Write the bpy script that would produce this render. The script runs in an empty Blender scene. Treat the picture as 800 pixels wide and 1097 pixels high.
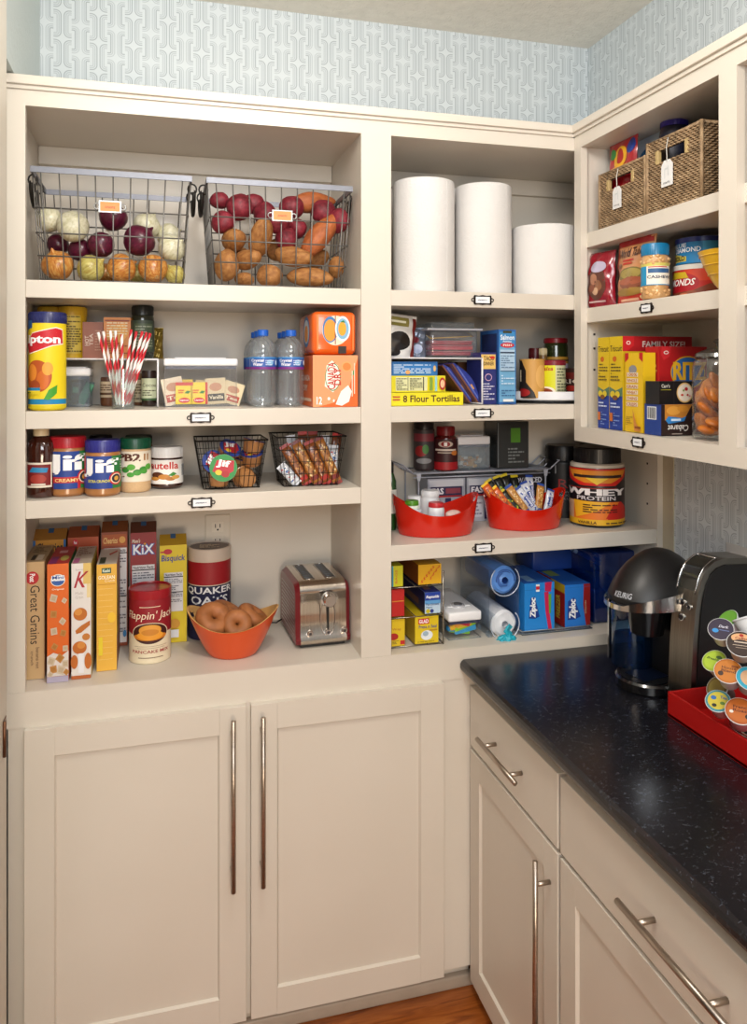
import bpy, bmesh, math, random
from mathutils import Vector, Matrix
sc = bpy.context.scene
PI = math.pi
# ---------------------------------------------------------------- camera
FPX, YAW, CX, CY = 838.2, math.radians(15.4465), 400.0, 396.1
CAM = (0.0, -1.985, 1.70)
cd = bpy.data.cameras.new('camera'); cam = bpy.data.objects.new('camera', cd)
sc.collection.objects.link(cam); sc.camera = cam
cam.location = CAM; cam.rotation_euler = (PI/2, 0, -YAW)
cd.sensor_fit = 'HORIZONTAL'; cd.sensor_width = 36; cd.lens = FPX/800*36
cd.shift_x = 0.0; cd.shift_y = -(548.5-CY)/800; cd.clip_start = .05
# ---------------------------------------------------------------- world, lights, exposure
sc.view_settings.view_transform = 'Standard'; sc.view_settings.look = 'None'
sc.cycles.transparent_max_bounces = 32
sc.view_settings.gamma = 1; sc.view_settings.exposure = -0.27
try: sc.view_settings.use_curve_mapping = False
except Exception: pass
w = bpy.data.worlds.new('world'); sc.world = w; w.use_nodes = True
wn = w.node_tree.nodes['Background']; wn.inputs[0].default_value = (1.0, .86, .72, 1); wn.inputs[1].default_value = 0.03
def area(name, loc, target, sx, sy, power, col):
    l = bpy.data.lights.new(name, 'AREA'); l.shape = 'RECTANGLE'; l.size = sx; l.size_y = sy; l.energy = power; l.color = col
    o = bpy.data.objects.new(name, l); sc.collection.objects.link(o); o.location = loc
    o.rotation_euler = (Vector(target)-Vector(loc)).to_track_quat('-Z', 'Y').to_euler(); return o
area('window_daylight', (.0, -2.9, 2.35), (.4, 0, 1.55), 1.3, .9, 46, (.93, .97, 1.0))
l = bpy.data.lights.new('overhead_fill', 'POINT'); l.energy = 40; l.color = (1, .95, .89); l.shadow_soft_size = .14  # unseen overhead point light, added to lift the ceiling and deepen shelf shade
lo = bpy.data.objects.new('overhead_fill', l); sc.collection.objects.link(lo); lo.location = (.25, -1.0, 2.62)
area('warm_low_fill', (.1, -3.3, 1.05), (.5, 0, .5), .8, .6, 34, (1, .80, .60))  # unseen warm fill, added in place of floor bounce on the lower cabinets
# ---------------------------------------------------------------- helpers: calibrated positions
_s, _c = math.sin(YAW), math.cos(YAW)
def _ray(px, py=CY):
    u = (px-CX)/FPX; return (_s+_c*u, _c-_s*u, -(py-CY)/FPX)
def X(px, Y):                       # world x of an image column on the plane y = Y
    r = _ray(px); return r[0]*(Y-CAM[1])/r[1]
def Z(px, py, Y):
    r = _ray(px, py); return CAM[2]+r[2]*(Y-CAM[1])/r[1]
def YX(px, x):                      # world y of an image column on the plane x = x
    r = _ray(px); return CAM[1]+r[1]*x/r[0]
def ZX(px, py, x):
    r = _ray(px, py); return CAM[2]+r[2]*x/r[0]
def mpp(x, y): return ((x-CAM[0])*_s+(y-CAM[1])*_c)/FPX     # metres per pixel there
def face(x, y): return math.atan2(CAM[0]-x, -(CAM[1]-y))    # z turn that points local -Y at the camera
# ---------------------------------------------------------------- materials
def lin(h):
    if isinstance(h, str):
        h = h.lstrip('#'); v = [int(h[i:i+2], 16)/255 for i in (0, 2, 4)]
    else: v = h
    return tuple(((c/12.92) if c <= .04045 else ((c+.055)/1.055)**2.4) for c in v[:3])+(1,)
_mats = {}
def P(col, rough=.5, metal=0, coat=0, noise=0, bump=0, nscale=40, spec=.5):
    k = (col, rough, metal, coat, noise, bump, nscale, spec)
    if k in _mats: return _mats[k]
    m = bpy.data.materials.new('m_%d' % len(_mats)); m.use_nodes = True
    nt = m.node_tree; b = nt.nodes['Principled BSDF']
    b.inputs['Base Color'].default_value = lin(col); b.inputs['Roughness'].default_value = rough
    b.inputs['Metallic'].default_value = metal; b.inputs['Coat Weight'].default_value = coat
    b.inputs['Coat Roughness'].default_value = .08; b.inputs['Specular IOR Level'].default_value = spec
    if noise or bump:
        tc = nt.nodes.new('ShaderNodeTexCoord'); n = nt.nodes.new('ShaderNodeTexNoise'); n.inputs['Scale'].default_value = nscale
        n.inputs['Detail'].default_value = 4; nt.links.new(tc.outputs['Object'], n.inputs['Vector'])
        if noise:
            mx = nt.nodes.new('ShaderNodeMix'); mx.data_type = 'RGBA'
            a = lin(col); mx.inputs[6].default_value = tuple(c*(1-noise) for c in a[:3])+(1,); mx.inputs[7].default_value = tuple(min(1, c*(1+noise)) for c in a[:3])+(1,)
            nt.links.new(n.outputs['Fac'], mx.inputs[0]); nt.links.new(mx.outputs[2], b.inputs['Base Color'])
        if bump:
            bp = nt.nodes.new('ShaderNodeBump'); bp.inputs['Strength'].default_value = bump; bp.inputs['Distance'].default_value = .003
            nt.links.new(n.outputs['Fac'], bp.inputs['Height']); nt.links.new(bp.outputs['Normal'], b.inputs['Normal'])
    _mats[k] = m; return m
def clear(col='#ffffff', gloss=.10, body=.05, bodycol='#ffffff', rough=.04):
    """thin clear plastic or glass: see-through with a sheen"""
    k = ('clear', col, gloss, body, bodycol, rough)
    if k in _mats: return _mats[k]
    m = bpy.data.materials.new('clear_%d' % len(_mats)); m.use_nodes = True; nt = m.node_tree; N = nt.nodes; L = nt.links
    for n in list(N): N.remove(n)
    out = N.new('ShaderNodeOutputMaterial'); t = N.new('ShaderNodeBsdfTransparent'); t.inputs[0].default_value = lin(col)
    g = N.new('ShaderNodeBsdfGlossy'); g.inputs['Roughness'].default_value = rough
    d = N.new('ShaderNodeBsdfDiffuse'); d.inputs[0].default_value = lin(bodycol)
    lw = N.new('ShaderNodeLayerWeight'); lw.inputs[0].default_value = .5
    pw = N.new('ShaderNodeMath'); pw.operation = 'POWER'; pw.inputs[1].default_value = 3.5; L.new(lw.outputs['Facing'], pw.inputs[0])
    ma = N.new('ShaderNodeMath'); ma.operation = 'MULTIPLY_ADD'; ma.inputs[1].default_value = .55; ma.inputs[2].default_value = gloss*.5; L.new(pw.outputs[0], ma.inputs[0])
    m1 = N.new('ShaderNodeMixShader'); m2 = N.new('ShaderNodeMixShader'); m1.inputs[0].default_value = body
    L.new(t.outputs[0], m1.inputs[1]); L.new(d.outputs[0], m1.inputs[2])
    L.new(ma.outputs[0], m2.inputs[0]); L.new(m1.outputs[0], m2.inputs[1]); L.new(g.outputs[0], m2.inputs[2]); L.new(m2.outputs[0], out.inputs[0])
    _mats[k] = m; return m
class NT:
    def __init__(s, name):
        s.m = bpy.data.materials.new(name); s.m.use_nodes = True; s.nt = s.m.node_tree; s.b = s.nt.nodes['Principled BSDF']
        s.tc = s.nt.nodes.new('ShaderNodeTexCoord')
    def math(s, op, a, b=None, c=None, clamp=False):
        n = s.nt.nodes.new('ShaderNodeMath'); n.operation = op; n.use_clamp = clamp
        for i, v in enumerate((a, b, c)):
            if v is None: continue
            if isinstance(v, (int, float)): n.inputs[i].default_value = v
            else: s.nt.links.new(v, n.inputs[i])
        return n.outputs[0]
    def noise(s, scale, detail=3, vec=None, dist=0, mapping=None):
        n = s.nt.nodes.new('ShaderNodeTexNoise'); n.inputs['Scale'].default_value = scale; n.inputs['Detail'].default_value = detail; n.inputs['Distortion'].default_value = dist
        v = vec or s.tc.outputs['Object']
        if mapping:
            mp = s.nt.nodes.new('ShaderNodeMapping'); mp.inputs['Scale'].default_value = mapping; s.nt.links.new(v, mp.inputs[0]); v = mp.outputs[0]
        s.nt.links.new(v, n.inputs['Vector']); return n.outputs['Fac']
    def ramp(s, fac, stops):
        r = s.nt.nodes.new('ShaderNodeValToRGB'); e = r.color_ramp.elements
        while len(e) < len(stops): e.new(.5)
        for i, (p, c) in enumerate(stops): e[i].position = p; e[i].color = lin(c)
        s.nt.links.new(fac, r.inputs[0]); return r.outputs[0]
    def mix(s, fac, a, b):
        n = s.nt.nodes.new('ShaderNodeMix'); n.data_type = 'RGBA'
        for i, v in ((0, fac), (6, a), (7, b)):
            if isinstance(v, str): n.inputs[i].default_value = lin(v)
            elif isinstance(v, (int, float)): n.inputs[i].default_value = v
            else: s.nt.links.new(v, n.inputs[i])
        return n.outputs[2]
    def bump(s, h, strength=.3, dist=.002):
        n = s.nt.nodes.new('ShaderNodeBump'); n.inputs['Strength'].default_value = strength; n.inputs['Distance'].default_value = dist
        s.nt.links.new(h, n.inputs['Height']); s.nt.links.new(n.outputs[0], s.b.inputs['Normal'])
    def color(s, c): s.nt.links.new(c, s.b.inputs['Base Color'])
    def set(s, **k):
        for a, v in k.items(): s.b.inputs[a.replace('_', ' ')].default_value = v
        return s
def paint_mat():
    n = NT('cream_paint'); n.color(n.ramp(n.noise(2.2, 2), [(.3, '#d1c9bc'), (.7, '#d7cfc3')])); n.bump(n.noise(130, 2), .05, .001); n.set(Roughness=.38); return n.m
def wallpaper(axis):
    n = NT('wallpaper_'+axis); sp = n.nt.nodes.new('ShaderNodeSeparateXYZ'); n.nt.links.new(n.tc.outputs['Object'], sp.inputs[0])
    a = sp.outputs['X' if axis == 'x' else 'Y']; z = sp.outputs['Z']
    Wd, H = .0975, .0855; hw, hh, rad = .0218, .0398, .0160
    u = n.math('PINGPONG', n.math('ADD', a, 9.75+(.018 if axis == 'x' else .03)), Wd/2)      # 0 at column A, Wd/2 at column B
    selB = n.math('GREATER_THAN', u, Wd/4)
    vv = n.math('ADD', z, n.math('MULTIPLY', selB, H/2))
    v = n.math('SUBTRACT', n.math('PINGPONG', vv, H/2), 0)                # 0 at link centre .. H/2 at star row
    px_ = n.math('ABSOLUTE', n.math('SUBTRACT', u, Wd/4))
    qx = n.math('SUBTRACT', px_, hw-rad); qy = n.math('SUBTRACT', v, hh-rad)
    mxx = n.math('MAXIMUM', qx, 0); mxy = n.math('MAXIMUM', qy, 0)
    ln = n.math('SQRT', n.math('ADD', n.math('MULTIPLY', mxx, mxx), n.math('MULTIPLY', mxy, mxy)))
    ins = n.math('MINIMUM', n.math('MAXIMUM', qx, qy), 0)
    d = n.math('MULTIPLY', n.math('SUBTRACT', n.math('ADD', ln, ins), rad), -1)       # depth inside the link
    def stripe(c, wd): # soft stripe
        t = n.math('ABSOLUTE', n.math('SUBTRACT', d, c)); return n.math('SUBTRACT', 1, n.math('DIVIDE', t, wd), None, True)
    s1 = stripe(.0016, .0022); s2 = stripe(.0070, .0024); s3 = stripe(.0122, .0024)
    wA = n.math('ADD', n.math('ADD', n.math('MULTIPLY', s1, .55), n.math('MULTIPLY', s2, .6)), n.math('MULTIPLY', s3, 1.0))
    wB = n.math('ADD', n.math('ADD', n.math('MULTIPLY', s1, 1.0), n.math('MULTIPLY', s2, .6)), n.math('MULTIPLY', s3, .55))
    ww = n.math('ADD', n.math('MULTIPLY', wB, selB), n.math('MULTIPLY', wA, n.math('SUBTRACT', 1, selB)), None, True)
    n.color(n.mix(ww, '#cdd5d9', '#8f9ba2')); n.set(Roughness=.55); return n.m
def ceiling_mat():
    n = NT('textured_ceiling'); n.color(n.ramp(n.noise(30, 3), [(.3, '#e2ded4'), (.7, '#ebe7dd')])); n.bump(n.noise(45, 4, dist=1.5), .8, .006); n.set(Roughness=.8); return n.m
def wood_mat():
    n = NT('wood_floor'); g = n.noise(6, 5, dist=1.2, mapping=(1, 9, 1)); c = n.ramp(g, [(.25, '#6e3412'), (.5, '#9a5220'), (.75, '#b36a30')])
    n.color(c); n.set(Roughness=.3, Coat_Weight=.3); n.bump(g, .1, .001); return n.m
def counter_mat():
    n = NT('black_counter'); s = n.noise(90, 5, dist=.8, mapping=(1, 1.6, 1)); t = n.noise(420, 2)
    f = n.math('MULTIPLY', n.math('GREATER_THAN', s, .60), n.math('GREATER_THAN', t, .56))
    n.color(n.mix(n.math('MULTIPLY', f, .45), n.ramp(n.noise(9, 4), [(.3, '#131317'), (.7, '#18181e')]), '#5d6470')); n.set(Roughness=.24); n.b.inputs['Specular IOR Level'].default_value = .5
    n.bump(n.noise(160, 3), .06, .001); return n.m
def skin(name, stops, scale, detail=4, rough=.5, dist=0, mapping=None, bump=.3, bscale=None, spots=None):
    n = NT(name); f = n.noise(scale, detail, dist=dist, mapping=mapping); c = n.ramp(f, stops)
    if spots: c = n.mix(n.math('GREATER_THAN', n.noise(spots[0], 2), spots[1]), c, spots[2])
    n.color(c); n.set(Roughness=rough); n.bump(n.noise(bscale or scale*2, 4), bump, .002); return n.m
def brushed(name, col, rough=.3, stretch=(1, 1, 120), metal=1.0):
    n = NT(name); f = n.noise(5, 3, mapping=stretch); n.color(n.ramp(f, [(.3, col), (.7, tuple(min(1, (int(col[i:i+2], 16)/255)*1.12) for i in (1, 3, 5)))]))
    n.set(Metallic=metal, Roughness=rough); n.bump(f, .05, .0005); return n.m
M_PAINT = paint_mat(); M_WPX = wallpaper('x'); M_WPY = wallpaper('y'); M_CEIL = ceiling_mat(); M_WOOD = wood_mat(); M_CTR = counter_mat()
M_STEEL = brushed('brushed_steel', '#a89c90', .32); M_CHROME = P('#d8d8da', .12, 1); M_TOAST = brushed('toaster_steel', '#bdb3a8', .2, (90, 1, 1))
M_WIRE = P('#7b7976', .4, .6); M_BLKW = P('#2a2724', .45, .6); M_WHW = P('#e8e8ec', .35); M_GALV = P('#7c7e86', .5, .6, noise=.08, nscale=60)
M_HOLD = P('#1e1614', .4, .5); M_CARD = P('#e9ecef', .6); M_INK = P('#3a3a44', .7)
WHT = P('#f2f0ec', .4); BLK = P('#101012', .35)
CL = clear(); CLB = clear('#eef3f7', .14, .12, '#d4dde4')
# ---------------------------------------------------------------- mesh builder
_txt = {}
def text_geo(s, off=0.0, shear=0.0, res=2):
    k = (s, off, shear)
    if k in _txt: return _txt[k]
    cu = bpy.data.curves.new('t', 'FONT'); cu.body = s; cu.resolution_u = res; cu.offset = off; cu.shear = shear; cu.fill_mode = 'FRONT'
    o = bpy.data.objects.new('t', cu); me = o.to_mesh()
    v = [(p.co.x, p.co.y) for p in me.vertices]; f = [tuple(q.vertices) for q in me.polygons]
    o.to_mesh_clear(); bpy.data.objects.remove(o); bpy.data.curves.remove(cu)
    x0 = min(p[0] for p in v); x1 = max(p[0] for p in v); y0 = min(p[1] for p in v); y1 = max(p[1] for p in v)
    v = [((a-x0)/(x1-x0+1e-9), (b-y0)/(y1-y0+1e-9)) for a, b in v]; _txt[k] = (v, f); return _txt[k]
def R(u0, v0, u1, v1, c): return ('r', u0, v0, u1, v1, c)
def E(cu, cv, ru, rv, c): return ('e', cu, cv, ru, rv, c)
def G(pts, c): return ('p', pts, c)
def T(s, u0, v0, u1, v1, c, rot=0, bold=.02, shear=0): return ('t', s, u0, v0, u1, v1, c, rot, bold, shear)
def FP(u0, v0, u1, v1, n, c, seed=1, frac=.45):     # rows of print too small to read
    rnd = random.Random(seed); out = []; h = (v1-v0)/n
    for i in range(n):
        y = v1-(i+1)*h; u = u0
        while u < u1-.01:
            l = (u1-u0)*rnd.uniform(.08, .3); e = min(u1, u+l); out.append(R(u, y+h*.25, e, y+h*(.25+frac), c)); u = e+(u1-u0)*.04
            if rnd.random() < .12: break
    return out
class MB:
    def __init__(s): s.v = []; s.f = []; s.mi = []; s.sm = []; s.mats = []; s.M = Matrix(); s.st = []
    def push(s, m): s.st.append(s.M.copy()); s.M = s.M @ m; return s
    def pop(s): s.M = s.st.pop(); return s
    def add(s, vs, fs, mat, smooth=False):
        b = len(s.v); s.v += [tuple(s.M @ Vector(p)) for p in vs]; s.f += [tuple(i+b for i in f) for f in fs]
        if mat not in s.mats: s.mats.append(mat)
        i = s.mats.index(mat); s.mi += [i]*len(fs); s.sm += [smooth]*len(fs); return s
    def box(s, x0, y0, z0, x1, y1, z1, mat, bev=0):
        if bev <= 0:
            vs = [(x, y, z) for x in (x0, x1) for y in (y0, y1) for z in (z0, z1)]
            return s.add(vs, [(0, 1, 3, 2), (4, 6, 7, 5), (0, 4, 5, 1), (2, 3, 7, 6), (0, 2, 6, 4), (1, 5, 7, 3)], mat)
        bm = bmesh.new(); bmesh.ops.create_cube(bm, size=1)
        for v in bm.verts: v.co = ((x0+x1)/2+v.co.x*(x1-x0), (y0+y1)/2+v.co.y*(y1-y0), (z0+z1)/2+v.co.z*(z1-z0))
        bmesh.ops.bevel(bm, geom=bm.edges[:], offset=bev, segments=2 if bev < .01 else 4, profile=.5, affect='EDGES')
        bm.verts.index_update(); s.add([tuple(v.co) for v in bm.verts], [tuple(v.index for v in f.verts) for f in bm.faces], mat, bev >= .004); bm.free(); return s
    def lathe(s, prof, mat, seg=32, cx=0, cy=0, cz=0, sx=1, sy=1, fn=None, a0=0, a1=2*PI):
        full = abs(a1-a0-2*PI) < 1e-6; n = seg if full else seg+1
        rows = []; pr = [Vector(p) for p in prof]; vs = []; fs = []
        def row(r, z):
            b = len(vs)
            for i in range(n):
                a = a0+(a1-a0)*i/seg; p = (cx+r*math.sin(a)*sx, cy-r*math.cos(a)*sy, cz+z)
                vs.append(fn(p, a, z) if fn else p)
            return b
        prev = None
        for k in range(len(pr)-1):
            if prev is None: b0 = row(*pr[k])
            else:
                d0 = pr[k]-pr[k-1]; d1 = pr[k+1]-pr[k]
                b0 = prev if (d0.length > 0 and d1.length > 0 and d0.angle(d1) < .6) else row(*pr[k])
            b1 = row(*pr[k+1]); prev = b1
            for i in range(seg):
                j = (i+1) % n; fs.append((b0+i, b0+j, b1+j, b1+i))
        return s.add(vs, fs, mat, True)
    def cyl(s, r, z0, z1, mat, seg=24, cx=0, cy=0): return s.lathe([(0, z0), (r, z0), (r, z1), (0, z1)], mat, seg, cx, cy)
    def tube(s, pts, r, mat, seg=6, closed=False, caps=True):
        pts = [Vector(p) for p in pts]; n = len(pts); vs = []; fs = []; up = None
        for i, p in enumerate(pts):
            a = pts[(i-1) % n] if (closed or i > 0) else p; b = pts[(i+1) % n] if (closed or i < n-1) else p
            t = (b-a); t = t.normalized() if t.length > 1e-9 else Vector((0, 0, 1))
            if up is None: up = t.orthogonal().normalized()
            up = up-t*up.dot(t); up = up.normalized() if up.length > 1e-6 else t.orthogonal().normalized()
            sd = t.cross(up); rr = r(i/(n-1)) if callable(r) else r
            # widen at corners so that the tube keeps its thickness
            vs += [tuple(p+(up*math.cos(2*PI*k/seg)+sd*math.sin(2*PI*k/seg))*rr) for k in range(seg)]
        for i in range(n if closed else n-1):
            j = (i+1) % n
            fs += [(i*seg+k, i*seg+(k+1) % seg, j*seg+(k+1) % seg, j*seg+k) for k in range(seg)]
        if caps and not closed: fs += [tuple(range(seg))[::-1], tuple((n-1)*seg+k for k in range(seg))]
        return s.add(vs, fs, mat, True)
    def bar(s, a, b, r, mat, seg=8): return s.tube([a, b], r, mat, seg)
    def prism(s, poly, fn0, fn1, mat, smooth=False):
        n = len(poly); vs = [fn0(*p) for p in poly]+[fn1(*p) for p in poly]
        s.add(vs, [tuple(range(n))[::-1], tuple(range(n, 2*n))], mat)
        return s.add(vs, [(i, (i+1) % n, n+(i+1) % n, n+i) for i in range(n)], mat, smooth)
    def grid(s, fn, nu, nv, mat, cu=False, cv=False, smooth=True):
        vs = [fn(i/nu, j/nv) for i in range(nu if cu else nu+1) for j in range(nv if cv else nv+1)]
        A = nu if cu else nu+1; B = nv if cv else nv+1
        fs = [(i*B+j, ((i+1) % A)*B+j, ((i+1) % A)*B+(j+1) % B, i*B+(j+1) % B) for i in range(nu) for j in range(nv)]
        return s.add(vs, fs, mat, smooth)
    def blob(s, rx, ry, rz, mat, c=(0, 0, 0), nu=24, nv=16, fn=None):
        def f(u, v):
            a = 2*PI*u; b = PI*v-PI/2; d = (math.cos(b)*math.cos(a), math.cos(b)*math.sin(a), math.sin(b)); k = fn(*d) if fn else 1
            return (c[0]+rx*d[0]*k, c[1]+ry*d[1]*k, c[2]+rz*d[2]*k)
        return s.grid(f, nu, nv, mat, cu=True)
    def decal(s, mp, shapes, step=.00012, start=.0003, curved=False):
        k = 0
        for sh in shapes:
            off = start+step*k; k += 1; t = sh[0]; c = sh[-1]
            if t == 't':
                _, tx, u0, v0, u1, v1, c, rot, bold, shear = sh; heavy = bold > .03; vs, fs = text_geo(tx, min(bold, .02), shear)
                rr = {0: lambda a, b: (a, b), -90: lambda a, b: (b, 1-a), 90: lambda a, b: (1-b, a), 180: lambda a, b: (1-a, 1-b)}[rot]
                m = P(c, .5) if isinstance(c, str) else c
                for ds in ((-1, 0, 1) if heavy else (0,)):
                    du = ds*(u1-u0)*.35*bold*(rot == 0)*4/max(3, len(tx)); dv = ds*(v1-v0)*.35*bold*(rot != 0)
                    s.add([mp(u0+(u1-u0)*rr(*p)[0]+du, v0+(v1-v0)*rr(*p)[1]+dv, off+(.0003 if curved else 0)+(ds+1)*.00012) for p in vs], fs, m)
                k += 2*heavy; continue
            m = P(c, .5) if isinstance(c, str) else c
            if t == 'r':
                _, u0, v0, u1, v1, _c2 = sh; n = max(2, int(abs(u1-u0)*40)) if curved else 1
                vs = []; fs = []
                for i in range(n+1): u = u0+(u1-u0)*i/n; vs += [mp(u, v0, off), mp(u, v1, off)]
                fs = [(2*i, 2*i+2, 2*i+3, 2*i+1) for i in range(n)]; s.add(vs, fs, m)
            elif t == 'e':
                _, cu, cv, ru, rv, _c2 = sh; n = 24
                vs = []; fs = []
                for i in range(n+1):
                    a = -PI/2+PI*i/n; du = math.sin(a)*ru; dv = math.cos(a)*rv; vs += [mp(cu+du, cv-dv, off), mp(cu+du, cv+dv, off)]
                fs = [(2*i, 2*i+2, 2*i+3, 2*i+1) for i in range(n)]; s.add(vs, fs, m)
            else:
                pts = sh[1]
                if not curved: s.add([mp(a, b, off) for a, b in pts], [tuple(range(len(pts)))], m); continue
                xs = sorted({p[0] for p in pts} | {i/40 for i in range(-3, 44) if min(p[0] for p in pts) < i/40 < max(p[0] for p in pts)}); vs = []; fs = []
                for i in range(len(xs)-1):
                    q = []
                    for xx in (xs[i]+1e-5, xs[i+1]-1e-5):
                        ys = []
                        for a in range(len(pts)):
                            (ax, ay), (bx, by) = pts[a], pts[(a+1) % len(pts)]
                            if (ax-xx)*(bx-xx) < 0: ys.append(ay+(by-ay)*(xx-ax)/(bx-ax))
                        if ys: q += [(xx, min(ys)), (xx, max(ys))]
                    if len(q) == 4: b = len(vs); vs += [mp(*t, off) for t in q]; fs.append((b, b+2, b+3, b+1))
                s.add(vs, fs, m)
        return s
    def build(s, name, parent=None, loc=(0, 0, 0), rz=0, rot=None):
        me = bpy.data.meshes.new(name); me.from_pydata(s.v, [], s.f)
        for m in s.mats: me.materials.append(m)
        me.polygons.foreach_set('material_index', s.mi); me.polygons.foreach_set('use_smooth', s.sm)
        me.update(); o = bpy.data.objects.new(name, me); sc.collection.objects.link(o)
        o.location = loc; o.rotation_euler = rot or (0, 0, rz)
        if parent: o.parent = parent
        return o
def say(o, label, cat, group=None):
    o['label'] = label; o['category'] = cat
    if group: o['group'] = group
    return o
def thing(name, label, cat, loc=(0, 0, 0), rz=0, group=None):
    o = bpy.data.objects.new(name, None); sc.collection.objects.link(o); o.location = loc; o.rotation_euler = (0, 0, rz); o.empty_display_size = .05
    return say(o, label, cat, group)
def struct(o): o['kind'] = 'structure'; return o
def dup(root, loc, rz, label, scale=None, rot=None):
    r = root.copy(); sc.collection.objects.link(r); r.location = loc; r.rotation_euler = rot or (0, 0, rz); r['label'] = label
    if scale: r.scale = scale
    for ch in list(root.children):
        c = ch.copy(); sc.collection.objects.link(c); c.parent = r
        for g in ch.children:
            d = g.copy(); sc.collection.objects.link(d); d.parent = c
    return r
def mfront(w, h, d=0): return lambda u, v, o: (-w/2+u*w, -o, v*h)
def mleft(w, h, d): return lambda u, v, o: (-w/2-o, d*(1-u), v*h)
def mright(w, h, d): return lambda u, v, o: (w/2+o, u*d, v*h)
def mtop(w, h, d): return lambda u, v, o: (-w/2+u*w, v*d, h+o)
def mcyl(r, z0, z1, arc=PI): return lambda u, v, o: ((r+o)*math.sin((u-.5)*arc), -(r+o)*math.cos((u-.5)*arc), z0+v*(z1-z0))
def carton(name, label, x, y, z, w, d, h, col, front=(), left=(), right=(), top=(), rz=0, group=None, cat='box', topcol=None, rough=.42):
    m = MB(); m.box(-w/2, 0, 0, w/2, d, h, P(col, rough, noise=.02, nscale=25))
    if topcol: m.decal(mtop(w, h, d), [R(0, 0, 1, 1, topcol)], start=.0001)
    m.decal(mfront(w, h), front); m.decal(mleft(w, h, d), left); m.decal(mright(w, h, d), right); m.decal(mtop(w, h, d), top, start=.0004)
    return say(m.build(name, loc=(x, y, z), rz=rz), label, cat, group)
# ================================================================ the room
ZC = 2.807; XW = 1.432; YB = .417
def wall(name, x0, y0, z0, x1, y1, z1, mat): m = MB(); m.box(x0, y0, z0, x1, y1, z1, mat); return struct(m.build(name))
wall('floor', -1.6, -3.6, -.08, 1.55, .52, 0, M_WOOD)
wall('ceiling', -1.6, -3.6, ZC, 1.55, .52, ZC+.08, M_CEIL)
wall('wall_back', -.46, YB, 0, 1.55, YB+.1, ZC, M_WPX)
wall('wall_right', XW, -3.6, 0, XW+.1, YB, ZC, M_WPY)
M_WL = P('#c3cdcc', .6, bump=.6, nscale=70)
wall('wall_left', -.45, -.95, 0, -.342, YB, ZC, M_WL)
wall('trim_1', -.342, -.9, 2.392, -.322, YB, ZC, M_WL)                      # furring of the left wall above the shelves
m = MB(); m.box(XW-.004, -.048, .93, XW, 0, 1.5, P('#b8ae96', .55)); struct(m.build('trim_2'))
# door slab folded against the left wall, with its hinge
xd = X(7, -.25)
m = MB(); m.box(-.342, -.95, .012, xd, -.25, 2.5, P('#cdc6b8', .45, noise=.02)); d1 = struct(m.build('door_1'))
m = MB(); m.box(xd, -.285, .93, xd+.0015, -.26, 1.0, P('#6e4a34', .35, .8)); m.bar((xd+.003, -.29, .93), (xd+.003, -.29, 1.0), .0035, P('#6e4a34', .35, .8)); m.build('hinge', d1)
# ================================================================ back shelving
Lx0, Lx1, Rx0, Rx1 = -.298, .515, .597, 1.41
U = thing('shelf_unit', 'tall cream painted open shelving built against the back wall, stacked with groceries', 'shelves', (0, 0, .862))
U.location = (0, 0, 0)
m = MB()
m.box(-.338, 0, .944, Lx0, .02, 2.32, M_PAINT); m.box(Lx1, 0, .944, Rx0, .02, 2.32, M_PAINT); m.box(Rx1, 0, .944, XW-.001, .02, 2.32, M_PAINT)
m.box(-.338, 0, 2.32, XW-.001, .02, 2.37, M_PAINT); m.box(-.340, -.002, .862, XW-.001, .02, .9435, M_PAINT)
m.build('face_frame', U)
m = MB(); m.box(-.336, .02, .90, -.3185, .38, 2.34, M_PAINT); m.build('side_panel', U)
m = MB(); m.box(Lx1+.001, .02, .90, Rx0-.001, .38, 2.34, M_PAINT); m.build('divider', U)
m = MB(); m.box(Rx1+.001, .02, .90, XW-.002, .38, 2.34, M_PAINT)
for z in [1.30+.06*i for i in range(5)]:
    for y in (.05,): m.cyl(.0032, -.0004, .0004, P('#2a2320', .8), 8) if False else m.box(Rx1+.0002, y-.003, z-.003, Rx1+.0012, y+.003, z+.003, P('#2a2320', .8))
m.build('side_panel', U)
m = MB(); m.box(-.336, .375, .88, XW-.002, .395, 2.36, M_PAINT); m.build('back_panel', U)
m = MB(); m.box(-.336, .02, 2.322, XW-.002, .375, 2.345, M_PAINT); m.build('top_panel', U)
m = MB(); m.box(-.318, .355, 2.272, Lx1, .375, 2.322, M_PAINT, .002); m.box(Rx0, .355, 2.272, Rx1, .375, 2.322, M_PAINT, .002); m.build('mounting_rail', U)
m = MB(); m.box(-.336, .001, .918, XW-.002, .375, .944, M_PAINT); m.build('bottom_board', U)
m = MB(); m.box(-.342, -.014, 2.366, 1.138, 0, 2.388, M_PAINT, .002); m.box(-.338, -.006, 2.357, 1.138, 0, 2.366, M_PAINT); m.box(-.342, 0, 2.37, XW-.001, YB-.001, 2.388, M_PAINT); m.build('crown_moulding', U)
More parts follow.
